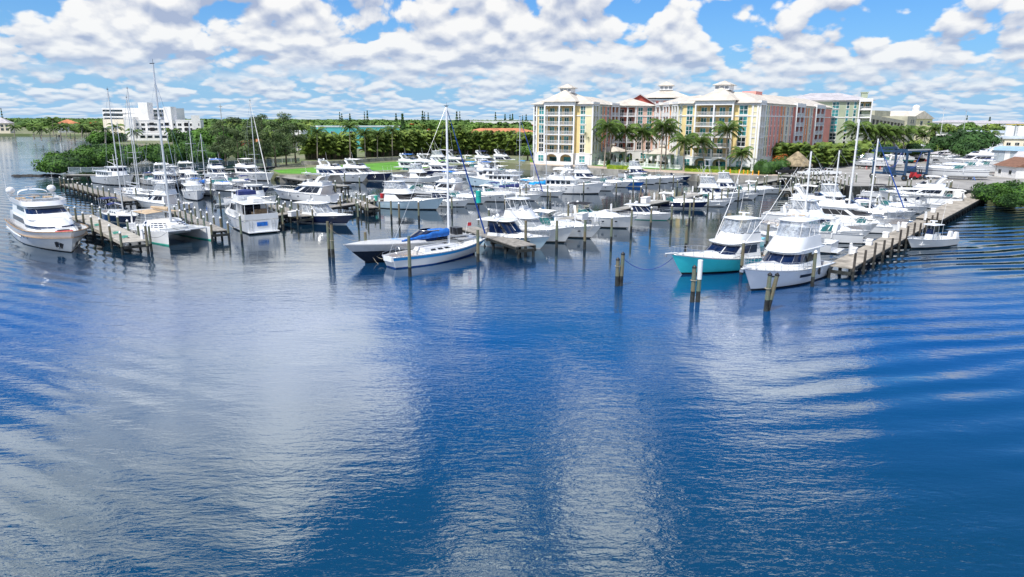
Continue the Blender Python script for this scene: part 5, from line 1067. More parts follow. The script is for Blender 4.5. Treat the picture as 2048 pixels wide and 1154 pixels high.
# --- boats hauled out in the yard, standing on blocks
def yard(fn, label, bow, L, hd, cat, lift=1.2, **k):
    o = put(fn, label, bow, L, hd, cat, base=LZ, **k); o.location.z = LZ+lift*o.scale.z
    me = MB().box(-.3, .3, -.35, .35, -lift, -.25).mesh('block', WOODD)
    for x in (-L*.3, 0, L*.28): link('block', me, o, (x, 0, 0))
    for x in (-L*.3, L*.1):
        for sg in (1, -1): part('jack_stand', MB().tube([(x, sg*L*.12, -.1), (x, sg*L*.19, -lift)], .06, 5).tube([(x, sg*L*.12, -.15), (x+.5, sg*L*.16, -lift)], .03, 4), REDP if L < 13 else BLUEC, o)
    return o
yard(express, 'long white powerboat with thin dark line on a trailer, front of the yard', (1835, 357), 17, 168, 'speedboat', c=WHITE, arch=False, B=3.6, stripe=NAVY, stripe_v=(.60, .68), ports=0, bot=WHITE, lift=1.0)
yard(express, 'white covered cruiser hauled out beside the palm hedge', (1672, 330), 14, 165, C, c=WHITE, arch=False, curtain=True, topm=GREYC, bot=WHITE)
yard(express, 'second white cruiser hauled out near the blue boat lift', (1726, 334), 12, 165, C, c=WHITE, top=True, topm=WHITEC, bot=WHITE)
yard(hardtop_cruiser, 'white and mint cruiser on stands behind the boat lift leg', (1762, 325), 11, 160, C, bot=MINT)
yard(convertible, 'white fishing boat on stands behind the boat lift beam', (1800, 322), 11, 165, F, bot=ANTIF, rig=False)
yard(sail_boat, 'hauled out sailboat with royal blue bottom beside the boat lift', (1893, 322), 12, -10, S, c=GREYH, bot=BLUEH, boot=BLUEH, mast=1.25, spar=WSPAR)
yard(sail_boat, 'white sailboat stored at the back of the yard with a tall mast', (1935, 313), 11, -10, S, mast=1.35, spar=ALUM)
yard(motoryacht, 'white sport yacht with teardrop black window stored at the right', (1888, 338), 16, 168, Y, glass=GLASS, top=False, bot=WHITE)
yard(express, 'white cruiser stored second from the front of the yard row', (1872, 349), 15, 168, C, bot=WHITE, arch=True)
yard(express, 'shrink wrapped white cruiser in the middle of the yard row', (1880, 331), 14, 168, C, bot=WHITE, arch=False, curtain=True, topm=WHITEC)
yard(motoryacht, 'white flybridge yacht at the back of the yard row by the dark tree', (1925, 325), 15, 170, Y, bot=WHITE, topm=BLACKC)
yard(express, 'white cruiser with maroon stripe parked by the brown roofed shed', (1950, 336), 13, 170, C, bot=WHITE, stripe=REDP)

# --- more boats packed into the slips
more = [(express, 'white cruiser between the pilothouse trawler and the ketch masts', (322, 372), 12, -45, C, dict(top=True, topm=NAVYC)),
 (convertible, 'white convertible squeezed beside the grey covered flybridge yacht', (358, 376), 12, -55, F, dict(rig=False, glass=GLASS)),
 (express, 'white open cruiser left of the blue padded express cruiser', (428, 374), 11, -50, C, dict(arch=True, glass=GLASS)),
 (center_console, 'white center console behind the catamaran mast', (345, 414), 9, -30, F, dict(mm=BLACKP)),
 (sail_boat, 'white sailboat with blue bimini at the inner left dock', (425, 392), 11, -45, S, dict(dodger=BLUEC, cover=BLUEC, mast=1.0)),
 (express, 'white cruiser with black canvas lying off the lawn dock corner', (498, 374), 11, -35, C, dict(top=True, topm=BLACKC)),
 (center_console, 'white center console in front of the lawn seawall walkway', (640, 366), 9, -20, F, dict(mm=BLACKP)),
 (express, 'white runabout with open cockpit right of the navy topped yacht', (812, 362), 9.5, -20, C, dict(arch=False)),
 (convertible, 'white convertible behind the blue canvas enclosed cruiser', (880, 366), 12, -20, F, dict(rig=False, glass=GLASS, mask='cover')),
 (express, 'white cruiser behind the pale blue trawler bow', (948, 358), 13, -20, C, dict(top=True, topm=NAVYC)),
 (motoryacht, 'white flybridge yacht behind the blue jib sailboat', (1030, 366), 13, -20, Y, dict(topm=BLUEC)),
 (express, 'white cruiser just right of the pale blue trawler stern', (1062, 388), 11, -24, C, dict(arch=True)),
 (sail_boat, 'white sloop with furled sail next to the bright blue bimini boat', (1090, 384), 10.5, -30, S, dict(mast=1.1, cover=WHITEC)),
 (express, 'white cruiser tucked behind the sundeck yacht bow', (1222, 382), 10.5, -22, C, dict(arch=False, top=True, topm=BLACKC)),
 (express, 'white bowrider last but one in the promenade row', (1356, 365), 10, -24, C, dict(arch=False, stripe=BLUEH)),
 (express, 'white cruiser with radar arch between masts and inner dock', (1668, 452), 12, -38, C, dict(arch=True, glass=GLASS)),
 (center_console, 'white center console between the two sportfishing yachts', (1762, 448), 9, -38, F, dict(mm=BLACKP)),
 (convertible, 'white convertible with tower behind the tall masts', (1735, 425), 12, -36, F, dict(tower=False, glass=GLASS)),
 (express, 'white open boat with navy canvas in the inner right slips', (1795, 432), 10, -38, C, dict(top=True, topm=NAVYC)),
 (express, 'white cruiser close to the catwalk with black canvas top', (1822, 398), 10.5, -36, C, dict(top=True, topm=BLACKC, arch=False)),
 (center_console, 'white fishing skiff farthest up the right wharf', (1905, 400), 8, -38, F, dict(ttop=False)),
 (express, 'white cruiser moored bow out under the tallest right mast', (1640, 458), 10.5, 158, C, dict(arch=False)),
 (motoryacht, 'white yacht with dark glass beneath the short thick mast', (1712, 440), 13, -37, Y, dict(glass=GLASS, topm=WHITEC)),
 (center_console, 'white center console left of the small tower fishing boat', (1448, 414), 9, -22, F, dict(mm=BLACKP)),
 (express, 'white cruiser last before the concrete finger pier', (1555, 388), 10, -24, C, dict(top=True, topm=WHITEC))]
for fn, lb, bow, L, hd, ct, k in more: put(fn, lb, bow, L, hd, ct, **k)

for fn, lb, bow, L, hd, ct, k in ((express, 'small white cruiser on stands left of the red yard tractor', (1712, 338), 9, 165, C, dict(arch=False)), (convertible, 'white convertible on stands at the right end of the yard row', (1968, 330), 12, 168, F, dict(rig=False, glass=GLASS)),
    (express, 'white cruiser stored low in the gap before the brown roofed shed', (1918, 345), 12, 168, C, dict(arch=False, top=True, topm=NAVYC)), (hardtop_cruiser, 'white hardtop cruiser on stands between lift and stored yachts', (1852, 326), 11, 165, C, dict()), (motoryacht, 'large white yacht stored behind the long powerboat', (1905, 331), 17, 169, Y, dict(top=False, glass=GLASS, bot=WHITE))):
    yard(fn, lb, bow, L, hd, ct, **k)
# ---------------------------------------------------------------- buildings
TRIM = M('white_stucco', (.80, .80, .80), .8, var=.04, scale=.3)
YEL = M('yellow_stucco', (.78, .62, .30), .85, var=.07, scale=.2)
PYEL = M('pale_yellow_stucco', (.74, .68, .44), .85, var=.06, scale=.2)
PINK = M('pink_stucco', (.80, .32, .27), .85, var=.06, scale=.2)
ORNG = M('orange_stucco', (.78, .29, .12), .85, var=.06, scale=.2)
SALM = M('salmon_stucco', (.78, .52, .42), .85, var=.06, scale=.2)
CRM = M('cream_stucco', (.78, .70, .56), .85, var=.05, scale=.2)
REDS = M('dark_red_stucco', (.42, .08, .06), .85, var=.08, scale=.2)
GRN = M('sage_stucco', (.40, .46, .33), .85, var=.06, scale=.2)
GARG = M('garage_concrete', (.44, .43, .33), .9, var=.1, scale=.2)
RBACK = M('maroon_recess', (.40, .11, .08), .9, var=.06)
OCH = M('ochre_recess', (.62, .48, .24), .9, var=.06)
ROOFM = M('pale_tile_roof', (.58, .53, .46), .8, var=.10, scale=.4, bump=.5, bscale=1.5)
ROOFG = M('grey_tile_roof', (.46, .44, .46), .8, var=.1, scale=.4, bump=.5, bscale=1.5)
ROOFO = M('orange_tile_roof', (.55, .22, .10), .85, var=.2, scale=.3, bump=.5, bscale=1.5)
ROOFB = M('brown_roof', (.22, .11, .07), .85, var=.15)
TGL = M('teal_window_glass', (.05, .26, .27), .08, var=.5, scale=.4, coat=.2, spec=.5)
DGL = M('dark_window_glass', (.02, .035, .04), .08, var=.5, scale=.4, coat=.2, spec=.5)
TEALW = M('turquoise_wall', (.14, .62, .62), .85, var=.05, scale=.2)
WHW = M('white_wall', (.80, .79, .77), .85, var=.05, scale=.15)
METAL = M('corrugated_metal', (.50, .56, .60), .5, metal=.2, var=.1, scale=.3)
METALB = M('blue_metal_roof', (.34, .50, .62), .5, var=.08, scale=.2)
F0, GF, FH, NF = LZ, 3.4, 2.78, 5
def win_meshes(w, h, nx, ny, glass, key):
    if key in PM: return PM[key]
    f = MB(); t = .09
    for i in range(nx+1): x = -w/2+w*i/nx; f.box(x-t/2, x+t/2, -.10, .02, 0, h)
    for j in range(ny+1): z = h*j/ny; f.box(-w/2-t/2, w/2+t/2, -.085, .015, z-t/2, z+t/2)
    f.box(-w/2-.15, w/2+.15, -.2, .02, -.16, -.05)
    p = MB()
    for i in range(nx):
        for j in range(ny): p.box(-w/2+w*i/nx+.03, -w/2+w*(i+1)/nx-.03, -.045, 0.01, h*j/ny+.03, h*(j+1)/ny-.03)
    PM[key] = (f.mesh('window', TRIM), p.mesh('pane', glass)); return PM[key]
def bal_meshes(w, mid, glass, back):
    key = ('bal', round(w, 2), mid, glass.name, back.name)
    if key in PM: return PM[key]
    sl = MB().box(0, w, -.25, 1.98, -.22, 0)
    r = MB().box(.02, w-.02, -.20, -.12, .95, 1.03).box(.02, w-.02, -.19, -.13, .1, .16)
    n = max(4, int(w/.22))
    for i in range(n): x = .08+(w-.16)*i/(n-1); r.box(x-.025, x+.025, -.18, -.14, .16, .95)
    d = MB(); k = 2 if w > 3.2 else 1
    for i in range(k):
        c = w*(i+.5)/k if k > 1 else w/2; ww = min(2.0, w/k*.62); d.box(c-ww/2, c+ww/2, 1.90, 1.99, .02, 2.15)
    fr = MB()
    for i in range(k):
        c = w*(i+.5)/k if k > 1 else w/2; ww = min(2.0, w/k*.62)
        for x in (c-ww/2, c, c+ww/2): fr.box(x-.04, x+.04, 1.84, 1.91, .02, 2.2)
        fr.box(c-ww/2-.04, c+ww/2+.04, 1.845, 1.905, 2.15, 2.24)
    PM[key] = (sl.mesh('balcony_slab', TRIM), r.mesh('railing', TRIM), d.mesh('glass_door', glass), fr.mesh('door_frame', TRIM)); return PM[key]
def arch_wall(w, h, ops, th=.5, seg=8):
    """wall with arched openings (x0,x1,z0,zspring)"""
    mb = MB(); x = 0
    for x0, x1, z0, zs in ops:
        if x0 > x: mb.box(x, x0, 0, th, 0, h)
        if z0 > 0: mb.box(x0, x1, 0, th, 0, z0)
        r = (x1-x0)/2; c = (x0+x1)/2; rise = min(r*.8, h-zs-.3)
        for i in range(seg):
            a0, a1 = math.pi*(1-i/seg), math.pi*(1-(i+1)/seg); p0 = (c+r*math.cos(a0), zs+rise*math.sin(a0)); p1 = (c+r*math.cos(a1), zs+rise*math.sin(a1))
            mb.add([(p0[0], 0, p0[1]), (p1[0], 0, p1[1]), (p1[0], 0, h), (p0[0], 0, h), (p0[0], th, p0[1]), (p1[0], th, p1[1]), (p1[0], th, h), (p0[0], th, h)], [(0, 1, 2, 3), (5, 4, 7, 6), (0, 4, 5, 1), (3, 2, 6, 7)])
        x = x1
    if x < w: mb.box(x, w, 0, th, 0, h)
    return mb
def hip(mb, x0, x1, y0, y1, z, rise, ov=.7, ridge=None):
    x0 -= ov; x1 += ov; y0 -= ov; y1 += ov; d = min((x1-x0), (y1-y0))/2*(ridge if ridge else 1)
    if ridge == 0: d = min((x1-x0), (y1-y0))/2
    if (x1-x0) >= (y1-y0): r = [(x0+d, (y0+y1)/2), (x1-d, (y0+y1)/2)]
    else: r = [((x0+x1)/2, y0+d), ((x0+x1)/2, y1-d)]
    v = [(x0, y0, z), (x1, y0, z), (x1, y1, z), (x0, y1, z)]; v += [(a, b, c+.12) for a, b, c in v]; v += [(r[0][0], r[0][1], z+rise), (r[1][0], r[1][1], z+rise)]
    f = [(3, 2, 1, 0), (0, 1, 5, 4), (1, 2, 6, 5), (2, 3, 7, 6), (3, 0, 4, 7)]
    f += [(4, 5, 9, 8), (5, 6, 9), (6, 7, 8, 9), (7, 4, 8)] if (x1-x0) >= (y1-y0) else [(4, 5, 8), (5, 6, 9, 8), (6, 7, 9), (7, 4, 8, 9)]
    return mb.add(v, f)
def frame_of(A, B):
    A = Vector((A[0], A[1], 0)); B = Vector((B[0], B[1], 0)); d = B-A; return A, d.length, math.atan2(d.y, d.x)
def facade(root, A, B, bays, roof=ROOFM, depth=13, rise=3.2, roofon=True, ground=TRIM, nf=NF, ov=.8, fr=.9, z0=None, gf=GF, core0=0):
    """bays: (kind, width share, wall material, options); local x runs along the front, y goes into the building"""
    A, L, rz = frame_of(A, B); base = z0 if z0 is not None else F0; top = base+gf+nf*FH
    cs, sn = math.cos(rz), math.sin(rz)
    def W(x, y, z=0): return (A.x+cs*x-sn*y, A.y+sn*x+cs*y, z)
    def prt(name, mb, mat, par=root): return link(name, mb.mesh(name, mat), par, (A.x, A.y, 0), rz)
    mass = MB().box(core0, L, 2.0, depth, base, top); prt('building_core', mass, bays[0][2])
    tot = sum(b[1] for b in bays); x = 0
    for kd, sh, mat, *o in bays:
        o = o[0] if o else {}; w = L*sh/tot; pr = o.get('proud', 0); gl = o.get('glass', TGL)
        if kd in ('win', 'blank'):
            prt('wall', MB().box(x, x+w, -pr, 2.0, base+gf, top), mat)
            k = o.get('n', 1); ww = o.get('ww', min(1.7, w/k*.5)); nx = 2 if ww > 1.0 else 1
            if kd == 'win':
                for fl in range(nf):
                    g2 = gl if fl >= 2 or o.get('mono') else DGL
                    fm, pm = win_meshes(round(ww, 1), 2.35, nx, 2, g2, ('win', round(ww, 1), g2.name))
                    for i in range(k):
                        q = link('window', fm, root, W(x+w*(i+.5)/k, -pr, base+gf+fl*FH+.34), rz); link('pane', pm, q)
            if o.get('gwin', 1):
                fm, pm = win_meshes(1.8, 1.9, 2, 2, TGL, ('win', 1.8, 1.9)); 
                prt('ground_wall', MB().box(x, x+w, -pr-.12, 2.0, base, base+gf), ground)
                q = link('window', fm, root, W(x+w/2, -pr-.12, base+.8), rz); link('pane', pm, q)
            else: prt('ground_wall', MB().box(x, x+w, -pr-.12, 2.0, base, base+gf), ground)
        else:
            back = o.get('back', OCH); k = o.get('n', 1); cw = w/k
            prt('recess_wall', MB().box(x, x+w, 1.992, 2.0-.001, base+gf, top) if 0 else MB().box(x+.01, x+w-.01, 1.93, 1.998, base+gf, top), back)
            sl, rl, dr, dfm = bal_meshes(cw, 0, o.get('door', DGL if back is RBACK else TGL), back)
            for fl in range(nf):
                z = base+gf+fl*FH
                for i in range(k):
                    q = link('balcony', sl, root, W(x+i*cw, -pr, z), rz); link('railing', rl, q); d1 = link('glass_door', dr, q, (0, -(-pr), 0)); link('door_frame', dfm, q, (0, pr, 0))
                    if pr: pass
            for i in range(k+1): prt('column', MB().box(x+i*cw-.2, x+i*cw+.2, -pr-.32, -pr+.12, base+gf, top), TRIM)
            for sx in (x, x+w): prt('party_wall', MB().box(sx-.1, sx+.1, -pr+.121, 1.92, base+gf, top-.01), mat)
            if pr: prt('bay_top', MB().box(x-.2, x+w+.2, -pr-.30, 0, top, top+1.15), TRIM)
            ops = [(i*cw+.5, (i+1)*cw-.5, .9, 1.9) for i in range(k)]
            g = arch_wall(w, gf, ops); g.v = [(p[0]+x, p[1]-pr-.2, p[2]+base) for p in g.v]; prt('arcade', g, ground)
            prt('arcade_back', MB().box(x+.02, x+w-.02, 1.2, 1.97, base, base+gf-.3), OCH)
            for i in range(k): prt('glass_door', MB().box(x+i*cw+.8, x+(i+1)*cw-.8, 1.10, 1.195, base, base+2.2), TGL)
        x += w
    prt('belt_course', MB().box(-.06, L+.06, -.16, -.001, base+gf+4*FH-.18, base+gf+4*FH+.10), TRIM)
    prt('belt_course', MB().box(-.1, L+.1, -.2, -.002, base+gf-.22, base+gf+.06), TRIM)
    prt('frieze', MB().box(-.05, L+.05, -.12, depth+.1, top, top+.45), TRIM)
    if roofon: prt('roof', hip(MB(), 0, L, 0, depth, top+.45, rise, ov), roof)
    return W, rz, top, L
def cupola(root, W, rz, x, y, w, z, wall, h=1.6, roof=ROOFM, rise=1.7):
    p = W(x, y, 0); cb = link('cupola', MB().box(-w/2, w/2, -w/2, w/2, z, z+h).mesh('cupola', wall), root, (p[0], p[1], 0), rz)
    link('cupola_roof', hip(MB(), -w/2, w/2, -w/2, w/2, z+h, rise, .6).mesh('cupola_roof', roof), cb)
    lm = MB()
    for s in (-1, 1):
        for k in range(3): c = -w/2+w*(k+.5)/3; lm.box(c-w*.12, c+w*.12, s*w/2-.03, s*w/2+.03, z+.3, z+h-.3)
    link('louvre', lm.mesh('louvre', GREYC), cb)
# left condominium
A = thing('condominium', 'yellow fronted white trimmed condominium wing standing left, its tower nearest the hedge', 'apartment building', (0, 0, 0))
Wf, rz, top, L = facade(A, (6.6, 219.0), (23.2, 211.0), [('bal', .9, PYEL, dict(n=1)), ('win', 3.1, YEL), ('bal', 9.4, YEL, dict(n=2, proud=1.1)), ('win', 4.9, YEL)], roofon=True, rise=3.0)
TOWER = lambda root, W, rz, x0, x1, top, rise=4.3, y1=12: link('tower_roof', hip(MB(), x0, x1, -1.1, y1, top+1.15, rise, .9).mesh('tower_roof', ROOFM), root, W(0, 0, 0), rz)
TOWER(A, Wf, rz, 4.0, 13.4, top, 3.7); cupola(A, Wf, rz, 8.7, 5.4, 3.6, top+4.0, TRIM, h=1.3, rise=1.4)
facade(A, (23.2, 211.0), (34.8, 233.5), [('bal', 4.6, PYEL, dict(n=2, proud=.4)), ('win', 4.5, PYEL, dict(n=2, ww=1.2)), ('win', 3.0, ORNG, dict(ww=.9)), ('win', 3.6, PINK), ('bal', 6.5, ORNG, dict(n=2, back=RBACK, proud=.4)), ('win', 2, PINK, dict(ww=.9))], rise=2.6, core0=4)
facade(A, (34.8, 233.5), (46.6, 235.6), [('bal', 5.4, SALM, dict(n=2, back=RBACK)), ('win', 6, SALM, dict(n=2))], rise=2.6)
# middle condominium
Bc = thing('condominium', 'largest condominium, yellow tower front with long pink and orange side wing', 'apartment building')
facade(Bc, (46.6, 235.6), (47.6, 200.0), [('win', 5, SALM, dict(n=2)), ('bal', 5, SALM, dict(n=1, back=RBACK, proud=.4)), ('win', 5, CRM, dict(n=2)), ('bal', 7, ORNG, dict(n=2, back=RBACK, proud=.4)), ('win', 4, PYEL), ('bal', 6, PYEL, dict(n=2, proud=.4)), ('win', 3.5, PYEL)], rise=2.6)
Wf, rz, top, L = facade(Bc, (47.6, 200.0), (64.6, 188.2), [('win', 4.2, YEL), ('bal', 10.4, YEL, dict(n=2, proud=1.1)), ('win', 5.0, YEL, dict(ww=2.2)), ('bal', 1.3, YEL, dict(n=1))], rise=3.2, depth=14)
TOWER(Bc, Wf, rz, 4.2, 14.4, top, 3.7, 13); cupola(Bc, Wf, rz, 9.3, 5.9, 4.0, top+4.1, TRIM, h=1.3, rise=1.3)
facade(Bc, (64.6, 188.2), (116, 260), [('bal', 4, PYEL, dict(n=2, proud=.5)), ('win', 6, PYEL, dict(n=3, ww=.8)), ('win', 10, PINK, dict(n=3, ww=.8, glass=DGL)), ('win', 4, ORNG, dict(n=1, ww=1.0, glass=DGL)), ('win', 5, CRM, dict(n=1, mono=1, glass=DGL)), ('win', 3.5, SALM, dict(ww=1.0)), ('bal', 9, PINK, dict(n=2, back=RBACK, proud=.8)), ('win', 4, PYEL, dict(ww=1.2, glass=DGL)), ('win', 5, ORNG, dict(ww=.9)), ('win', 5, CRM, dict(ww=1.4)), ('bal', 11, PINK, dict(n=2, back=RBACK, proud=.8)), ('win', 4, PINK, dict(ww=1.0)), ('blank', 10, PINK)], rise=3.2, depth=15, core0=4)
link('stair_tower', MB().box(0, 6, 5, 9, top, top+4.2).mesh('stair_tower', PINK), Bc, (74, 204, 0), R(54))
# red and pink tops behind
D_ = thing('condominium', 'pink cupola topped block with white awnings rising behind the two yellow towers', 'apartment building')
Wf, rz, top, L = facade(D_, (47, 262), (64, 258), [('win', 5, PINK, dict(n=3, ww=1.2)), ('win', 5, PINK, dict(n=3, ww=1.2))], depth=15, rise=.1, nf=6, roofon=False)
link('upper_roof', hip(MB(), .5, 16.5, 0, 14, top+1.0, 3.4, 1.6).mesh('upper_roof', ROOFM), D_, Wf(0, 0, 0), rz); cupola(D_, Wf, rz, 8.5, 7, 4.6, top+3.9, TRIM)
for i in range(6):
    link('awning', MB().add([(0, 0, 0), (1.6, 0, 0), (1.6, -1.0, -.9), (0, -1.0, -.9), (0, 0, .08), (1.6, 0, .08), (1.6, -1.0, -.82), (0, -1.0, -.82)], [(3, 2, 1, 0), (4, 5, 6, 7), (0, 1, 5, 4), (1, 2, 6, 5), (2, 3, 7, 6), (3, 0, 4, 7)]).mesh('awning', WHITEC), D_, Wf(1.0+i*2.6, -.05, top-.2), rz)
E_ = thing('condominium', 'dark red gabled block with grey roof between the left tower and pink cupola', 'apartment building')
gx = [(39, 252), (50, 249.5)]; Av, Lg, rzg = frame_of(*gx)
link('wall', MB().box(0, Lg, 0, 18, LZ, 20.2).mesh('wall', REDS), E_, Av, rzg)
link('gable', MB().add([(0, 0, 20.2), (Lg, 0, 20.2), (Lg/2, 0, 23.6), (0, 18, 20.2), (Lg, 18, 20.2), (Lg/2, 18, 23.6)], [(0, 1, 2), (4, 3, 5)]).mesh('gable', REDS), E_, Av, rzg)
link('roof', MB().add([(-.8, -.7, 19.95), (Lg/2, -.7, 23.9), (Lg+.8, -.7, 19.95), (-.8, 18.5, 19.95), (Lg/2, 18.5, 23.9), (Lg+.8, 18.5, 19.95), (-.8, -.7, 19.6), (Lg/2, -.7, 23.55), (Lg+.8, -.7, 19.6), (-.8, 18.5, 19.6), (Lg/2, 18.5, 23.55), (Lg+.8, 18.5, 19.6)], [(0, 1, 4, 3), (1, 2, 5, 4), (6, 9, 10, 7), (7, 10, 11, 8), (0, 6, 7, 1), (1, 7, 8, 2), (3, 4, 10, 9), (4, 5, 11, 10), (0, 3, 9, 6), (2, 8, 11, 5)]).mesh('roof', ROOFG), E_, Av, rzg)
# sage green block
H_ = thing('condominium', 'sage green condominium block with chimney behind the pink wing', 'apartment building')
Wf, rz, top, L = facade(H_, (101, 268), (129.5, 258.5), [('blank', 19, GRN, dict(gwin=0)), ('win', 7, GRN, dict(n=1, ww=2.2)), ('win', 6, GRN, dict(n=2, ww=.9)), ('bal', 5, GRN, dict(n=1, proud=.9, back=OCH))], roof=ROOFG, rise=3.0, depth=20, nf=6, ov=1.0)
link('chimney', MB().box(L-3.2, L-1.2, 3, 5.4, top-2, top+3.2).box(L-3.4, L-1.0, 2.8, 5.6, top+3.2, top+3.5).mesh('chimney', GRN), H_, Wf(0, 0, 0), rz)
facade(H_, (129.5, 258.5), (143, 286), [('win', 8, GRN, dict(n=3, ww=.9)), ('win', 8, GRN, dict(n=3, ww=.9))], roofon=False, nf=5, depth=3)
# parking garage with ramped roofline
K_ = thing('parking_garage', 'grey green parking garage with rows of dark square openings and a sloping roofline', 'parking garage')
Av, Lg, rzg = frame_of((139.5, 280), (180, 325)); n = 11
link('wall', MB().box(0, Lg, .6, 30, LZ, 13.0).mesh('wall', GARG), K_, Av, rzg)
for lv, (za, zb) in enumerate(((5.2, 4.6), (9.3, 8.3), (13.4, 12.0))):
    mb = MB()
    mb.add([(0, 0, za-.9), (Lg, 0, zb-.9), (Lg, 0, zb+.5), (0, 0, za+.5), (0, .55, za-.9), (Lg, .55, zb-.9), (Lg, .55, zb+.5), (0, .55, za+.5)], [(0, 1, 2, 3), (5, 4, 7, 6), (3, 2, 6, 7), (4, 5, 1, 0), (4, 0, 3, 7), (1, 5, 6, 2)])
    link('parapet', mb.mesh('parapet', GARG), K_, Av, rzg)
link('parapet', MB().add([(0, 0, 16.0), (Lg, 0, 13.6), (Lg, 0, 15.0), (0, 0, 17.6), (0, 26, 16.0), (Lg, 26, 13.6), (Lg, 26, 15.0), (0, 26, 17.6)], [(0, 1, 2, 3), (5, 4, 7, 6), (3, 2, 6, 7), (4, 5, 1, 0), (4, 0, 3, 7), (1, 5, 6, 2)]).mesh('parapet', GARG), K_, Av, rzg)
for i in range(n+1):
    x = Lg*i/n; link('pier', MB().box(x-.7, x+.7, .02, .58, LZ, lerp(16.2, 13.8, i/n)).mesh('pier', GARG), K_, Av, rzg)
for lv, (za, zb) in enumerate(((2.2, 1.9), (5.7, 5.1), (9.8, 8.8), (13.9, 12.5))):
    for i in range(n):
        z = lerp(za, zb, (i+.5)/n); link('shade_panel', MB().box(Lg*i/n+.72, Lg*(i+1)/n-.72, .50, .59, z, z+2.6).mesh('shade_panel', BLACKP), K_, Av, rzg)  # black panels paint the deep shade of the open decks onto the wall
link('stair_tower', MB().box(Lg*.93, Lg+12, -1, 16, LZ, 17.2).box(Lg*.75, Lg+10, 10, 26, 17.0, 19.6).mesh('stair_tower', GARG), K_, Av, rzg)
for z in (6, 10, 14):
    for x in (Lg+2, Lg+6): link('shade_panel', MB().box(x, x+1.6, -1.06, -.9, z, z+1.7).mesh('shade_panel', BLACKP), K_, Av, rzg)  # more black panels standing for shade, on the stair tower
def block(name, label, cat, a, b, depth, z1, wall, nx=0, floors=(), ww=1.6, wh=1.3, glass=DGL, roof=None, rise=2.0, z0=LZ, gable=False, parapet=True, group=None):
    Av, L, rz = frame_of(a, b); o = thing(name, label, cat, (Av.x, Av.y, 0), rz, group)
    part('wall', MB().box(0, L, 0, depth, z0, z1), wall, o)
    if nx:
        f = MB().box(-ww/2-.1, ww/2+.1, -.08, .02, -.1, wh+.1).mesh('window', TRIM); g = MB().box(-ww/2, -.04, -.12, -.08, 0, wh).box(.04, ww/2, -.12, -.08, 0, wh).mesh('pane', glass)
        for z in floors:
            for i in range(nx): q = link('window', f, o, (L*(i+.5)/nx, 0, z)); link('pane', g, q)
    if roof:
        if gable: part('roof', MB().add([(-.5, -.6, z1), (L+.5, -.6, z1), (L+.5, depth+.6, z1), (-.5, depth+.6, z1), (-.5, depth/2, z1+rise), (L+.5, depth/2, z1+rise)], [(0, 1, 5, 4), (2, 3, 4, 5), (0, 4, 3), (1, 2, 5), (3, 2, 1, 0)]), roof, o)
        else: part('roof', hip(MB(), 0, L, 0, depth, z1, rise, .7), roof, o)
    elif parapet: part('parapet', MB().box(-.15, L+.15, -.15, .15, z1-.1, z1+.45).box(-.15, L+.15, depth-.15, depth+.15, z1-.1, z1+.45).box(-.15, .15, .152, depth-.152, z1-.1, z1+.45).box(L-.15, L+.15, .152, depth-.152, z1-.1, z1+.45), TRIM, o)
    return o
def at(px, y, z=0): p = GY(px, y, z); return (p.x, p.y)
# white stepped condominium at the left
wc = block('condominium', 'white stepped condominium with blank towers beyond the mangroves at left', 'apartment building', at(256, 440, 8), at(402, 452, 8), 16, 13.4, WHW, 12, (10.2, 7.4), 2.0, 1.5)
o = wc
def sub(name, a, b, dpt, z0, z1, mat):
    Av, L, rz = frame_of(a, b); q = link(name, MB().box(0, L, 0, dpt, z0, z1).mesh(name, mat), wc); q.matrix_world = Matrix.Translation(Av) @ Matrix.Rotation(rz, 4, 'Z'); 
    loc = wc.matrix_basis.inverted() @ q.matrix_basis; q.matrix_basis = loc; return q
sub('rear_block', at(208, 470, 10), at(345, 462, 10), 14, LZ, 21.2, WHW); sub('blank_tower', at(281, 445, 10), at(299, 445, 10), 7, 8, 24.3, WHW); sub('blank_tower', at(330, 446, 10), at(345, 446, 10), 7, 8, 21.8, WHW); sub('end_tower', at(384, 450, 10), at(401, 452, 10), 9, 8, 16.6, WHW); sub('corner_wall', at(249, 436, 10), at(268, 437, 10), 10, LZ, 15.4, WHW)
sub('lower_terrace', at(276, 432, 4), at(366, 438, 4), 9, LZ, 5.6, WHW); sub('terrace_parapet', at(262, 424, 4), at(372, 430, 4), 1, LZ, 2.9, WHW); sub('tan_wing', at(209, 452, 5), at(250, 448, 5), 9, LZ, 14.0, CRM)
for z in (19.4, 16.6, 13.8): sub('balcony_band', at(208, 468.5, 10), at(282, 465.8, 10), 1.6, z-1.5, z-.6, WHW); sub('window_band', at(209, 469, 10), at(280, 466.5, 10), .8, z-.6, z+.7, DGL); sub('window_band', at(300, 463, 10), at(343, 461, 10), .8, z-.6, z+.7, DGL)
for i in range(6): sub('terrace_window', at(280+i*14.5, 430.8, 4), at(290+i*14.5, 431.5, 4), .8, 3.0, 4.6, DGL)
for i, x in enumerate((300, 330, 370)):
    for z in (10.0, 7.0): sub('balcony_shade_panel', at(x, 439.5, 8), at(x+9, 440.5, 8), .8, z, z+2.2, BLACKP)  # black slabs stand in for the shade inside the balconies
block('apartment_house', 'turquoise two storey apartment house above the palm hedge', 'building', at(637, 315, 8), at(800, 335, 8), 12, 11.4, TEALW, 9, (8.2, 4.8), 1.5, 1.2)
block('house', 'white house partly hidden behind the feathery pines', 'house', at(548, 300, 4), at(604, 300, 4), 9, 9.6, WHW, 3, (6.2,), roof=None)
block('house', 'white villa with orange tile roof on the far left shore', 'house', at(122, 640, 4), at(160, 650, 4), 14, 9.5, WHW, 5, (6.3, 3.2), 1.6, 1.5, roof=ROOFO, rise=4)
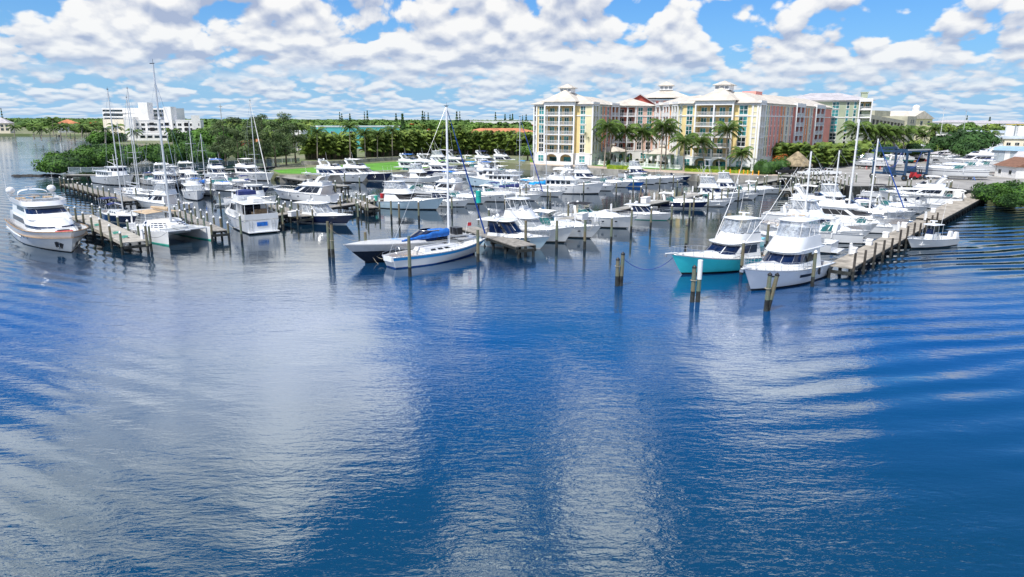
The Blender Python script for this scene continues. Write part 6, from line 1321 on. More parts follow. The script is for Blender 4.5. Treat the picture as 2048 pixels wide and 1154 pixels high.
block('house', 'grey roofed house cut by the left edge of the far shore', 'house', at(-20, 600, 4), at(20, 605, 4), 14, 10.0, CRM, 4, (7, 4), 2, 2, roof=ROOFG, rise=5)
block('house', 'small white waterfront house behind the far dock posts', 'house', at(88, 900, 4), at(108, 900, 4), 10, 8, WHW, 3, (4,), roof=ROOFO, rise=2.5)
block('shed', 'red and green low shed behind the feathery pines', 'shed', at(483, 292, 3), at(520, 292, 3), 7, 5.5, M('red_wall', (.45, .05, .03), .8), 0, roof=ROOFO, rise=1.6)
block('warehouse', 'long white and cream warehouse on the horizon left of the yellow tower', 'warehouse', at(940, 720, 8), at(1066, 720, 8), 40, 13.0, WHW, 9, (9.5,), 4, 1.5)
block('house', 'long low orange tiled roof above the palm hedge left of the tall mast', 'house', at(855, 330, 6), at(925, 335, 6), 12, 7.2, CRM, 0, roof=ROOFO, rise=1.9)
block('house', 'long low orange tiled roof above the palm hedge right of the mast', 'house', at(945, 370, 6), at(1075, 385, 6), 14, 8.2, CRM, 0, roof=ROOFO, rise=2.2)
block('house', 'white low roofed bungalow between treetops behind the hedge', 'house', at(920, 480, 6), at(950, 480, 6), 12, 7.5, WHW, 3, (4,), roof=ROOFG, rise=1.5)
block('house', 'pale bungalow with flat roof in the treetops behind the hedge', 'house', at(975, 470, 6), at(1012, 470, 6), 12, 8, WHW, 3, (5,), roof=None)
block('house', 'white bungalow behind the turquoise apartments', 'house', at(828, 420, 6), at(862, 420, 6), 10, 7.5, WHW, 3, (5,), roof=ROOFG, rise=1.5)
y_ = block('hall', 'yellow gabled hall with white roof cupola beyond the garage', 'building', at(1818, 390, 10), at(1862, 400, 10), 30, 16.5, PYEL, 3, (13,), 2, 2, roof=None, parapet=False)
Av, L_, rz_ = frame_of(at(1818, 390, 10), at(1862, 400, 10))
part('roof', MB().add([(-1, -.8, 16.3), (L_/2, -.8, 20.6), (L_+1, -.8, 16.3), (-1, 30, 16.3), (L_/2, 30, 20.6), (L_+1, 30, 16.3)], [(0, 1, 4, 3), (1, 2, 5, 4), (0, 2, 1), (3, 4, 5), (0, 3, 5, 2)]), ROOFM, y_)
part('cupola', MB().tube([(L_/2, 4, 19.5), (L_/2, 4, 22)], 1.8, 8).ball((L_/2, 4, 22.3), 2.0, 10, 5, (1, 1, .8)), TRIM, y_)
block('warehouse', 'long white warehouse roof right of the palms behind the yard', 'warehouse', at(1872, 420, 6), at(2010, 400, 6), 30, 8.6, WHW, 14, (5.5,), 2, 1.4, roof=METAL, rise=1.4, gable=True)
block('warehouse', 'second pale warehouse in front of the storage tanks', 'warehouse', at(1925, 330, 5), at(2060, 320, 5), 16, 7.4, CRM, 8, (4.5,), 1.6, 1.2, roof=METAL, rise=1.2, gable=True)
for i, (x, y, w) in enumerate(((1875, 900, 60), (1925, 1000, 70), (1975, 700, 50), (1700, 900, 60), (1905, 620, 40))):
    a = GY(x, y, 8); block('house', ['pale arched roof hall on the right horizon', 'low white building on the right horizon', 'white low block above the warehouse roofs at right', 'distant white house behind the sage block', 'white flat roofed block right of the yellow hall'][i], 'building', (a.x, a.y), (a.x+w, a.y), 30, 13.5-i*.3, WHW, 6, (9,), 3, 1.5, roof=ROOFG if i < 3 else None, rise=3)
for i, x in enumerate((2018, 2040, 2063)):
    p = GY(x, 335, 5); t_ = thing('storage_tank', ['white storage tank with yellow rail, left of the group', 'white storage tank, middle of the group beside the warehouse', 'white storage tank cut by the right edge of the picture'][i], 'tank', p)
    part('tank_shell', MB().tube([(0, 0, 0), (0, 0, 8.0)], 2.4, 20), TRIM, t_, 40); part('tank_rail', MB().tube([(2.4*math.cos(a), 2.4*math.sin(a), 8.6) for a in [k*math.pi/8 for k in range(17)]], .12, 5), M('yellow_paint', (.7, .5, .05), .5), t_)
    part('ladder', MB().box(-.3, .3, -2.6, -2.5, 0, 8.6), GREYC, t_)
wh = block('warehouse', 'grey metal warehouse with pale blue roof at the right edge', 'warehouse', at(1972, 205, 4), at(2110, 190, 4), 16, 7.0, METAL, 0, roof=METALB, rise=1.0, gable=True)
for i in range(14): part('corrugated_panel', MB().box(i*1.55+.05, i*1.55+1.45, -.10, -.005, LZ, 6.9), METAL if i % 3 else WHW, wh)
block('shed', 'brown roofed white shed behind the hauled out boats', 'shed', at(1990, 176, 3), at(2032, 168, 3), 9, 4.4, WHW, 2, (2.6,), 1.0, .9, roof=ROOFB, rise=2.1, gable=True)
block('shed', 'cream house with dark roof at the right edge behind the shed', 'house', at(2022, 184, 3), at(2090, 178, 3), 9, 5.2, CRM, 3, (3,), 1.2, 1, roof=ROOFG, rise=2.2, gable=True)
block('shed', 'low grey roofed shed behind the blue bottomed sailboat', 'shed', at(1855, 232, 3), at(1912, 225, 3), 14, 4.6, GRN, 3, (2.6,), 1.5, 1, roof=ROOFG, rise=1.4)
# ---- gazebos, terrace wall, thatched hut
def gazebo(label, px, py, w):
    p = G(px, py, LZ); o = thing('gazebo', label, 'gazebo', p, R(-27)); 
    for x in (-w/2, w/2):
        for y in (-w/2, w/2): part('column', MB().box(x-.25, x+.25, y-.25, y+.25, 0, 3.6), TRIM, o)
    for s in (-1, 1):
        g = arch_wall(w-.5, 3.4, [(.2, w-.7, 0, 1.9)], .3); g.v = [(q[0]-w/2+.25, q[1]+s*w/2-.15, q[2]+.2) for q in g.v]; part('arch', g, TRIM, o)
    part('roof', hip(MB(), -w/2, w/2, -w/2, w/2, 3.6, 2.0, 1.1), ROOFM, o); part('roof_lantern', hip(MB().box(-.7, .7, -.7, .7, 5.2, 5.7), -.7, .7, -.7, .7, 5.7, .6, .3), ROOFM, o)
    return o
gazebo('white arched gazebo with pale roof, left of the two by the pool', 1222, 326, 6.6); gazebo('white arched gazebo with pale roof, right of the two by the pool', 1322, 332, 6.8)
def balustrade(label, pts, h=1.15):
    o = thing('balustrade', label, 'balustrade'); pm = MB().box(-.28, .28, -.28, .28, 0, h+.35).box(-.34, .34, -.34, .34, h+.35, h+.45).mesh('pier', TRIM)
    for a, b in zip(pts[:-1], pts[1:]):
        a = Vector((a.x, a.y, LZ)); b = Vector((b.x, b.y, LZ)); d = b-a; n = max(1, round(d.length/4)); rz = math.atan2(d.y, d.x); s = d.length/n
        m = MB().box(.3, s-.3, -.16, .16, 0, .35).box(.3, s-.3, -.16, .16, h-.12, h); k = int(s/.42)
        for i in range(k): m.box(.45+i*.42-.08, .45+i*.42+.08, -.08, .08, .35, h-.12)
        me = m.mesh('balustrade_panel', TRIM)
        for i in range(n): q = a+d*(i/n); link('balustrade_panel', me, o, q, rz); link('pier', pm, o, q, rz)
    return o
balustrade('white balustraded terrace wall round the pool between the gazebos', [G(1158, 327, LZ), G(1200, 330, LZ), G(1290, 335, LZ), G(1365, 339, LZ)])
balustrade('short white balustrade with stairs by the left tower', [G(1160, 322, LZ), G(1215, 325, LZ)], 1.6)
p = G(1592, 345, LZ); o = thing('thatched_hut', 'conical palm thatched hut beside the parked trucks', 'hut', p)
THA = M('palm_thatch', (.34, .27, .17), .95, var=.25, scale=1.2, bump=.8, bscale=6)
mb = MB(); mb.rings([[((r+.12*math.sin(k*5.3))*math.cos(k*math.pi/12), (r+.12*math.sin(k*5.3))*math.sin(k*math.pi/12), z) for k in range(24)] for r, z in ((3.9, 1.75), (3.95, 2.0), (2.9, 3.1), (1.7, 4.2), (.6, 5.1), (.05, 5.5))]); part('thatch_roof', mb, THA, o, 60)
for k in range(6): part('post', MB().tube([(3*math.cos(k), 3*math.sin(k), 0), (3*math.cos(k), 3*math.sin(k), 2.3)], .12, 6), WOODD, o)
part('counter', MB().box(-1.5, 1.5, -.4, .4, 0, 1.05), WOODD, o)
# ---- vehicles in the yard
TYRE = M('tyre_rubber', (.02, .02, .02), .9, var=.2)
def pickup(label, px, py, mat, hd, suv=False):
    o = thing('pickup_truck' if not suv else 'parked_car', label, 'truck' if not suv else 'car', G(px, py, LZ), R(hd)); 
    side = lambda pts, w, z=0: MB().rings([[(x, -w/2, zz) for x, zz in pts], [(x, w/2, zz) for x, zz in pts]])
    body = [(-2.7, .45), (2.6, .45), (2.75, .75), (2.6, 1.08), (1.25, 1.18), (-2.7, 1.15)]; part('body', side(body, 1.95), mat, o)
    cab = [(-2.5 if suv else -.75, 1.14), (1.25, 1.17), (.6, 1.82), (-2.3 if suv else -.6, 1.84)]; part('cab', side(cab, 1.7), mat, o)
    for s in (-1, 1):
        for x0, x1 in (((-2.2, -1.3), (-1.2, -.35), (-.25, .65)) if suv else ((-.6, .02), (.1, .75))): part('side_window', MB().box(x0, x1, s*.86-.01, s*.86+.01, 1.28, 1.72), GLASS, o)
    part('windshield', MB().add([(1.2, -.75, 1.24), (1.2, .75, 1.24), (.68, .72, 1.76), (.68, -.72, 1.76)], [(0, 1, 2, 3)]), GLASS, o)
    for s in (-1, 1): part('headlight', MB().box(2.6, 2.74, s*.7-.2, s*.7+.2, .8, 1.0), WHITE, o)
    if not suv: part('bed', MB().box(-2.62, -.85, -.82, .82, 1.16, 1.17), BLACKP, o)
    for x in (-1.7, 1.75):
        for s in (-1, 1): w = part('wheel', MB().tube([(x, s*.82, .38), (x, s*1.02, .38)], .39, 14), TYRE, o, 40); link('rim', MB().tube([(x, s*1.0, .38), (x, s*1.035, .38)], .22, 10).mesh('rim', STEEL), w)
    return o
pickup('white pickup truck with canopy parked right of the thatched hut', 1618, 352, WHITE, 180, True); pickup('navy car parked between the white trucks by the hedge', 1640, 349, NAVY, 185, True); pickup('white crew cab pickup parked before the palm hedge', 1657, 351, WHITE, 178)
pickup('black pickup half hidden by the thatched hut', 1570, 349, BLACKP, 185); pickup('grey car parked beside the low grey shed', 1870, 329, GREYH, 20, True); pickup('white car parked in the row behind the hauled out yachts', 1898, 322, WHITE, 20, True)
pickup('silver car parked at the far end of the yard', 1925, 318, STEEL, 20, True); pickup('dark car parked under the dark round tree', 1905, 317, BLACKP, 20, True)
def boat_lift():
    o = thing('boat_lift', 'tall blue wheeled gantry boat lift standing in the yard', 'boat lift', G(1797, 358, LZ), R(28)); LB = M('lift_blue', (.02, .06, .13), .5, var=.15)
    W_, D, Hh = 8.0, 8, 6.3
    for x in (-W_/2, W_/2):
        for y in (-D/2, D/2):
            part('leg', MB().box(x-.19, x+.19, y-.2, y+.2, .8, Hh), LB, o); w = part('wheel', MB().tube([(x-.25, y, .65), (x+.25, y, .65)], .65, 16), TYRE, o, 40); link('rim', MB().tube([(x-.27, y, .65), (x+.27, y, .65)], .3, 10).mesh('rim', LB), w)
        part('side_beam', MB().box(x-.2, x+.2, -D/2-.8, D/2+.8, Hh, Hh+.5), LB, o); part('lower_beam', MB().box(x-.22, x+.22, -D/2+.3, D/2-.3, 1.2, 1.7), LB, o); part('engine_box', MB().box(x-.5, x+.5, -1.2, 1.2, 1.71, 2.9), LB, o)
    part('cross_beam', MB().box(-W_/2+.3, W_/2-.3, D/2-.3, D/2+.3, Hh+.51, Hh+1.0), LB, o); part('front_beam', MB().box(-W_/2, W_/2, -D/2-.3, -D/2+.1, Hh+.51, Hh+.8), GREYH, o)
    for y in (-2.4, 2.4):
        part('sling', MB().tube([(-W_/2+.3, y, Hh), (-1.8, y, 3.0), (0, y, 2.6), (1.8, y, 3.0), (W_/2-.3, y, Hh)], .07, 4), ROPEB, o)
boat_lift()
o = thing('crane', 'white lattice crane boom leaning up behind the blue boat lift', 'crane', G(1806, 325, LZ), R(160)); part('boom', MB().tube([(0, 0, 1.8), (8.5, 0, 12.5)], [.45, .25], 4), WHITE, o); part('cab', MB().box(-1.6, .6, -.9, .9, .7, 2.4), WHITE, o); part('chassis', MB().box(-3.5, 3, -1.1, 1.1, .35, .69), M('orange_paint', (.6, .14, .03), .5), o)
for x in (-2.4, 0, 2.2):
    for y in (-1.1, 1.1): part('wheel', MB().tube([(x, y-.15, .45), (x, y+.15, .45)], .45, 12), TYRE, o)
o = thing('forklift', 'red yard tractor in front of the long white powerboat', 'tractor', G(1831, 359, LZ), R(10)); part('body', MB().box(-1.3, .9, -.6, .6, .5, 1.2).box(-1.2, -.3, -.5, .5, 1.2, 1.7), REDP, o); part('seat', MB().box(-.25, .2, -.25, .25, 1.2, 1.6), BLACKP, o); part('mast', MB().box(.92, 1.1, -.4, -.3, .2, 2.4).box(.92, 1.1, .3, .4, .2, 2.4), BLACKP, o)
for x in (-.9, .7):
    for y in (-.65, .65): part('wheel', MB().tube([(x, y-.14, .42), (x, y+.14, .42)], .42, 12), TYRE, o)
# pontoons, bins, posts, boxes, people
def dock_box(px, py, z, label, s=1.0, mat=TRIM): 
    o = thing('dock_box', label, 'dock box', G(px, py, z), R(56)); part('chest', MB().box(-.75*s, .75*s, -.38*s, .38*s, 0, .62*s), mat, o); part('lid', MB().box(-.8*s, .8*s, -.42*s, .42*s, .622*s, .74*s), mat, o)
dock_box(1199, 433, 1.35, 'white dock box on the central dock behind the black bimini cruiser'); dock_box(1210, 428, 1.35, 'second white dock box on the central dock next to a pedestal', .8); dock_box(1291, 405, 1.35, 'large white dock box at the middle of the central dock', 1.3); dock_box(1165, 438, 1.35, 'raised white locker near the pulpit cruiser', 1.2)
dock_box(1509, 500, 1.3, 'turquoise fish box behind the turquoise fishing yacht', 1.7, TURQ); dock_box(588, 432, 1.3, 'white dock box on the timber dock head', 1.0); dock_box(745, 398, 1.3, 'pale dock box at the sportfishing boat dock', .9)
for i, (x, y, m, l) in enumerate(((764, 396, REDP, 'red bucket on the timber dock head'), (752, 401, MINT, 'green bucket on the timber dock head'), (772, 393, M('rust_paint', (.3, .08, .03), .7), 'rust brown drum on the timber dock head'))):
    o = thing('drum', l, 'bucket', G(x, y, 1.3)); part('shell', MB().tube([(0, 0, 0), (0, 0, .8)], [.3, .34], 12), m, o, 40); part('rim', MB().tube([(.33*math.cos(a), .33*math.sin(a), .8) for a in [k*math.pi/6 for k in range(13)]], .03, 4), m, o)
o = thing('drum', 'teal barrel hung on a mooring pile among the express cruisers', 'barrel', G(957, 403, 2.2)); part('shell', MB().tube([(0, 0, -.2), (0, 0, 1.7)], .42, 12), M('teal_plastic', (.01, .42, .36), .4), o, 40); part('hoop', MB().tube([(.44*math.cos(a), .44*math.sin(a), 1.0) for a in [k*math.pi/6 for k in range(13)]], .05, 4), M('teal_plastic'), o)
o = thing('dock_box', 'turquoise cooler standing by the outer pier end', 'box', G(263, 455, 1.35), R(20)); part('chest', MB().box(-.5, .5, -.3, .3, 0, .5), WHITE, o); part('lid', MB().box(-.52, .52, -.32, .32, .502, .58), WHITE, o)
LAMP = (('central dock near the pulpit cruiser', 1190, 444, 1.35), ('central dock behind the white dock boxes', 1222, 423, 1.35), ('central dock beside the large white box', 1308, 399, 1.35), ('concrete pier end', 285, 478, 1.35), ('right hand dock end', 1700, 508, 1.4), ('right hand dock near the center console', 1795, 462, 1.4), ('central dock far part', 1440, 371, 1.35), ('hauling slip catwalk', 1925, 398, 1.4), ('right dock middle', 1850, 440, 1.4), ('platform pier', 1040, 470, 1.35))
for nme, x, y, z in LAMP:
    o = thing('power_pedestal', 'white shore power pedestal on the '+nme, 'power pedestal', G(x, y, z), 0); part('post', MB().box(-.13, .13, -.13, .13, 0, .95), TRIM, o); part('lamp', MB().tube([(0, 0, .95), (0, 0, 1.12), (0, 0, 1.2)], [.15, .17, .03], 8), WHITE, o)
OP = M('orange_post', (.80, .36, .02), .6)
b0 = None
for i, (x, y) in enumerate(((1460, 347), (1478, 348), (1487, 348.5), (1495, 349.2), (1505, 350), (1517, 350.5))):
    o = thing('bollard', 'orange bollard on the promenade before the green bush', 'bollard', G(x, y, LZ), 0, 'orange bollards in a line on the promenade'); part('post', MB().tube([(0, 0, 0), (0, 0, 1.0)], .16, 8), OP, o, 40); part('cap', MB().ball((0, 0, 1.0), .16, 8, 4), OP, o, 40)
o = thing('umbrella', 'open blue umbrella on the promenade near the left tower', 'umbrella', G(1101, 324, LZ)); part('canopy', MB().rings([[(r*math.cos(k*math.pi/4), r*math.sin(k*math.pi/4), z) for k in range(8)] for r, z in ((1.5, 2.1), (.9, 2.45), (.05, 2.75))]), BLUEC, o); part('pole', MB().tube([(0, 0, 0), (0, 0, 2.5)], .04, 5), TRIM, o)
def person(label, px, py, top, legs, hd, skin=(.42, .25, .17)):
    o = thing('person', label, 'person', G(px, py, LZ), R(hd)); SK = M('skin', skin, .6)
    v = [(0, 0, .95), (0, 0, 1.2), (0, 0, 1.42), (0, 0, 1.52), (0, 0, 1.62), (0, .19, 1.40), (.04, .25, 1.12), (.12, .24, .88), (0, -.19, 1.40), (.02, -.26, 1.12), (.06, -.26, .86), (0, .10, .90), (.03, .11, .5), (0, .11, .06), (.14, .12, .03), (0, -.10, .90), (-.05, -.11, .5), (-.1, -.11, .06), (.04, -.12, .03)]
    e = [(0, 1), (1, 2), (2, 3), (3, 4), (2, 5), (5, 6), (6, 7), (2, 8), (8, 9), (9, 10), (0, 11), (11, 12), (12, 13), (13, 14), (0, 15), (15, 16), (16, 17), (17, 18)]
    r = [.15, .14, .15, .06, .10, .07, .045, .035, .07, .045, .035, .095, .06, .045, .04, .095, .06, .045, .04]
    def limb(ids, s=1): return [v[i] for i in ids], [r[i]*s for i in ids]
    mb = MB()
    for ids in ((0, 1, 2, 3, 4), (2, 5, 6, 7), (2, 8, 9, 10), (0, 11, 12, 13, 14), (0, 15, 16, 17, 18)): a, b = limb(ids); mb.tube(a, b, 8)
    mb.ball((.01, 0, 1.68), .11, 10, 7, (.9, .82, 1.15)); part('body', mb, SK, o, 60)
    mb = MB(); a, b = limb((0, 1, 2), 1.12); mb.tube(a, b, 8); a, b = limb((2, 5, 6), 1.25); mb.tube(a, b, 7); a, b = limb((2, 8, 9), 1.25); mb.tube(a, b, 7); part('shirt', mb, top, o, 60)
    mb = MB(); a, b = limb((0, 11, 12, 13), 1.2); mb.tube(a, b, 7); a, b = limb((0, 15, 16, 17), 1.2); mb.tube(a, b, 7); part('trousers', mb, legs, o, 60); part('hair', MB().ball((-.02, 0, 1.73), .11, 8, 5, (.95, .9, .95)), BLACKP, o, 60)
person('person in dark clothes standing under the blue umbrella', 1098, 325.5, BLACKC, BLACKP, -80); person('person in black standing just right of the blue umbrella', 1103, 325.5, BLACKC, NAVYC, -95)
# mooring lines
def line(label, a, b, sag, mat=ROPE, r=.025):
    a = Vector(a); b = Vector(b); pts = [a.lerp(b, i/12)-Vector((0, 0, sag*4*(i/12)*(1-i/12))) for i in range(13)]
    q = link('mooring_line', MB().tube(pts, r, 4).mesh('mooring_line', mat)); tag(q, label, 'rope')
line('blue mooring line sagging from the left pile pair to the turquoise bow', G(1243, 560, .0)+Vector((0, 0, 2.2)), G(1366, 548, 0)+Vector((-.8, -.5, 2.2)), 1.4, ROPEB, .03)
line('slack pale rope from the lone pile to the racing boat stern', G(733, 524, 0)+Vector((0, 0, 2.5)), G(775, 515, 0)+Vector((0, .5, 1.2)), .9)
line('second slack rope hanging between pile and sailing yacht transom', G(733, 524, 0)+Vector((0, 0, 2.9)), G(780, 530, 0)+Vector((0, .5, 1.3)), 1.5)
line('long rope dipping to the water by the sailing yacht stern', G(733, 524, 0)+Vector((0, 0, 2.2)), G(775, 531, 0)+Vector((0, 0, .05)), 1.0)
line('thin line from the lone open water pile to the racing boat', G(659, 515, 0)+Vector((0, 0, 3.4)), G(735, 520, 0)+Vector((0, 1, 2.0)), .6, ROPE, .015)
line('rope from the dock pile to the motor yacht with open stern', G(484, 483, 0)+Vector((0, 0, 2)), G(455, 462, 0)+Vector((0, 0, 1.2)), .5)
line('rope from the catamaran bow to the slip pile', G(335, 492, 0)+Vector((0, .3, 1.7)), G(297, 508, 0)+Vector((0, 0, 2.2)), .5, BLACKP, .02)
line('black spring line from the white flybridge yacht to its side pile', G(1560, 560, 0)+Vector((.5, 0, 1.8)), G(1624, 573, 0)+Vector((0, 0, 2.0)), .3, BLACKP)
line('black spring line along the turquoise hull to the slip pile', G(1425, 540, 0)+Vector((0, 0, 1.9)), G(1482, 549, 0)+Vector((0, 0, 2.0)), .5, BLACKP)
line('rope from the pulpit cruiser bow to its black topped pile', G(1180, 477, 0)+Vector((.3, -.2, 1.9)), G(1169, 498, 0)+Vector((0, 0, 2.6)), .6)
for k, (a, b) in enumerate((((470, 318), (600, 312)), ((415, 322), (470, 318)))):
    A1, B1 = G(*a, LZ), G(*b, LZ)
# glass fence behind the left boats
def fence(label, pts, h=1.3, seg=3.0):
    o = thing('fence', label, 'fence'); MESHF = M('fence_mesh', (.16, .22, .24), .5, alpha=.5)
    for a, b in zip(pts[:-1], pts[1:]):
        d = b-a; n = max(1, round(d.length/seg)); rz = math.atan2(d.y, d.x); s = d.length/n
        pm = MB().tube([(0, 0, 0), (0, 0, h)], .06, 6).mesh('post', WSPAR); fm = MB().box(.08, s-.08, -.012, .012, .12, h-.05).mesh('panel', MESHF); rm = MB().box(0, s, -.03, .03, h-.05, h+.02).mesh('top_rail', STEEL)
        for i in range(n): q = a+d*(i/n); link('post', pm, o, q, rz); link('panel', fm, o, q, rz); link('top_rail', rm, o, q, rz)
fence('low mesh fence along the raised walkway behind the left hand yachts', [G(138, 345, LZ), G(260, 346, LZ), G(470, 330, LZ), G(600, 324, LZ)])
dock('raised concrete walkway below the mesh fence at the mangroves', G(138, 349, 1.5), G(262, 350, 1.5), 2.2, 1.5, CONCG, side=(0, 0), piles=5)
dock('raised concrete walkway behind the lefthand flybridge yachts', G(262, 350, 1.5), G(560, 332, 1.5), 2.2, 1.5, CONCG, side=(0, 0), piles=5)
# far left shore piers
far_p = [((110, 273), (205, 271)), ((65, 271), (130, 270)), ((150, 282), (262, 281))]
for i, (a, b) in enumerate(far_p):
    A1, B1 = G(*a, 1.2), G(*b, 1.2); d = B1-A1; o = thing('pier', ['distant timber pier before the orange roofed villa', 'distant timber pier at the far left shore', 'timber pier with tall posts before the white condominium'][i], 'pier', (A1.x, A1.y, 0), math.atan2(d.y, d.x)); L = d.length
    part('deck', MB().box(0, L, -1.2, 1.2, 1.0, 1.25), WOODD, o); n = int(L/5)
    pm = MB().tube([(0, 0, -1), (0, 0, 3.2)], .28, 6).mesh('pile', PILEW)
    for k in range(n): link('pile', pm, o, (k*L/n, (-1.4, 1.4)[k % 2], rnd.uniform(-.8, .4)))
o = thing('rock_groyne', 'low dark rock groyne running out from the mangrove point', 'groyne', (0, 0, 0)); RK = M('dark_rock', (.04, .04, .04), .9, var=.3)
for i in range(30):
    p = G(lerp(30, 118, (i+rnd.random())/30), 352+rnd.uniform(-.8, .8), .0); part('rock', MB().ball((p.x, p.y, .0), rnd.uniform(.6, 1.2), 6, 4, (1.3, .9, .45)), RK, o)
# radio mast far away
o = thing('radio_tower', 'thin radio tower on the horizon right of the white condominium', 'radio tower', GY(445, 900, LZ)); part('lattice', MB().tube([(0, 0, 0), (0, 0, 31)], [1.0, .35], 3), GREYC, o); part('antenna_array', MB().box(-2, 2, -.4, .4, 27, 27.8).box(-2, 2, -.4, .4, 23, 23.6), GREYC, o)

for i, (x, y) in enumerate(((1720, 506), (1752, 489), (1785, 474), (1822, 454), (1880, 424), (1915, 407))): dock_box(x-14, y, 1.25, 'white dock box on the right dock, '+ordn(i)+' from its near end', .8)
for i, (x, y) in enumerate(((1110, 452), (1150, 442), (1260, 414), (1345, 393), (1385, 384), (1420, 376), (1475, 368))):
    o = thing('power_pedestal', 'slim white power pedestal on the central dock, '+ordn(i)+' from its near end', 'power pedestal', G(x, y, 1.35), 0); part('post', MB().box(-.12, .12, -.12, .12, 0, 1.0), TRIM, o); part('lamp', MB().tube([(0, 0, 1.0), (0, 0, 1.15)], [.15, .1], 8), WHITE, o)
for i, (x, y) in enumerate(((195, 452), (232, 468), (250, 476))):
    o = thing('hose_reel', ['green hose coil on the concrete pier, farthest', 'green hose coil in the middle of the concrete pier', 'green hose coil nearest the concrete pier end'][i], 'hose', G(x, y, 1.36)); part('coil', MB().tube([(.32*math.cos(a*.7), .32*math.sin(a*.7), .04+.01*a) for a in range(24)], .035, 5), MINT, o); part('nozzle', MB().box(.3, .5, -.03, .03, .02, .08), BLACKP, o)
# ---------------------------------------------------------------- planting
def leafm(name, c1, c2, sc_=.5):
    m = M(name, c1, .65, var=.2, scale=sc_, col2=c2, spec=.25)
    b = m.node_tree.nodes['Principled BSDF']; b.inputs['Subsurface Weight'].default_value = 0
    return m
PALMF = leafm('palm_frond', (0.120, 0.192, 0.036), (0.032, 0.070, 0.014))
DRYF = leafm('dry_frond', (0.256, 0.200, 0.096), (0.140, 0.119, 0.049))
ARECA = leafm('areca_leaf', (.185, .255, .045), (.040, .085, .018), .35)
MANG = leafm('mangrove_leaf', (.072, .165, .018), (.013, .042, .008), .25)
BROAD = leafm('broadleaf', (0.104, 0.192, 0.032), (0.028, 0.070, 0.014), .2)
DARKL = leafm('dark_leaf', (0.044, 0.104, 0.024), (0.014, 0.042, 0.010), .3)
CASU = leafm('casuarina_needles', (0.104, 0.152, 0.056), (0.042, 0.070, 0.025), .3)
LIME = leafm('lime_hedge', (0.256, 0.336, 0.024), (0.098, 0.182, 0.014), .8)
FAR1 = leafm('suburb_leaf', (0.120, 0.208, 0.040), (0.035, 0.084, 0.017), .05)
BARK = M('palm_bark', (.36, .31, .25), .9, var=.2, scale=1.5, bump=.5, bscale=4)
BARKD = M('tree_bark', (.14, .11, .08), .9, var=.25)
FLAME = leafm('flame_blossom', (0.440, 0.096, 0.016), (0.210, 0.084, 0.021), .5)
def frond_mesh(L, droop, nl=15, lw=.10, ll=.62, rise=.5, name='frond', mat=None):
    mb = MB(); r = random.Random(int(L*100+droop*77)); pts = []
    x = z = 0; a = rise
    for i in range(nl+1):
        pts.append(Vector((x, 0, z))); s = L/nl; x += s*math.cos(a); z += s*math.sin(a); a -= (rise+droop)/nl*(.5+i/nl)
    mb.tube(pts, [.045*(1-i/(nl+1))+.01 for i in range(nl+1)], 3)
    for i in range(1, nl+1):
        p = pts[i]; t = i/nl; l = ll*L/3.2*(.45+.9*math.sin(math.pi*min(1, t*.9+.08)))
        for sg in (1, -1):
            for h in (0, .5):
                q = p if h == 0 else p.lerp(pts[i-1], .5)
                d = Vector((.55, sg*.8, -.42-.5*t+r.uniform(-.15, .15))).normalized(); w = Vector((1, 0, .1))*lw*L/3.2
                mb.add([q-w*.5, q+w*.5, q+d*l+w*.12, q+d*l-w*.1], [(0, 1, 2, 3)])
    return mb.mesh(name, mat or PALMF)
FR = [frond_mesh(3.3, 1.1, rise=1.2), frond_mesh(3.5, 1.35, rise=.75), frond_mesh(3.3, 1.3, rise=.3), frond_mesh(2.9, 1.0, rise=-.45)]
FRS = [frond_mesh(3.5, 1.3, 10, lw=.2, rise=.7), frond_mesh(3.4, 1.35, 10, lw=.2, rise=.1), frond_mesh(2.9, .8, 10, lw=.2, rise=-.6)]
DRY = frond_mesh(2.4, .6, 10, rise=-1.1, mat=DRYF, name='dry_frond')
def palm(label, pos, h, s=1.0, lean=(0, 0), group=None, nf=26, seed=0, dry=0, name='palm_tree', cat='palm tree', simple=False):
    r = random.Random(seed or int(pos[0]*13+pos[1]*7)); o = thing(name, label, cat, pos, r.random()*6.28, group)
    n = 7; pts = [(lean[0]*(i/n)**1.7, lean[1]*(i/n)**1.7, h*i/n) for i in range(n+1)]
    part('trunk', MB().tube(pts, [.26*s if i == 0 else .17*s-.05*s*i/n for i in range(n+1)], 7), BARK, o, 40); top = pts[-1]
    if simple:
        key = ('pcrown', seed % 3)
        if key not in PM:
            mb = MB(); rr = random.Random(seed % 3+5)
            for k in range(18):
                me = FRS[k % 3]; M4 = Matrix.Rotation(k*2.4+rr.uniform(-.2, .2), 4, 'Z') @ Matrix.Rotation(rr.uniform(-.2, .2), 4, 'Y')
                mb.add([M4 @ v.co for v in me.vertices], [tuple(f.vertices) for f in me.polygons])
            PM[key] = mb.mesh('crown', PALMF)
        q = link('crown', PM[key], o, top, 0, s); return o
    for k in range(nf):
        me = FR[(k*4//nf)] if k < nf else DRY; q = link('frond', me, o, (top[0], top[1], top[2]-.02), 0, s*r.uniform(.95, 1.25)); q.rotation_euler = (r.uniform(-.3, .3), r.uniform(-.12, .12), k*2.399+r.uniform(-.25, .25))
    for k in range(dry): q = link('dry_frond', DRY, o, top, 0, s*r.uniform(.8, 1.1)); q.rotation_euler = (0, r.uniform(-.1, .2), k*2.1)
    part('coconuts', MB().ball((top[0]+.2, top[1], top[2]-.25), .16, 6, 4).ball((top[0]-.15, top[1]+.2, top[2]-.3), .16, 6, 4).ball((top[0], top[1]-.22, top[2]-.28), .16, 6, 4), DRYF, o)
    return o
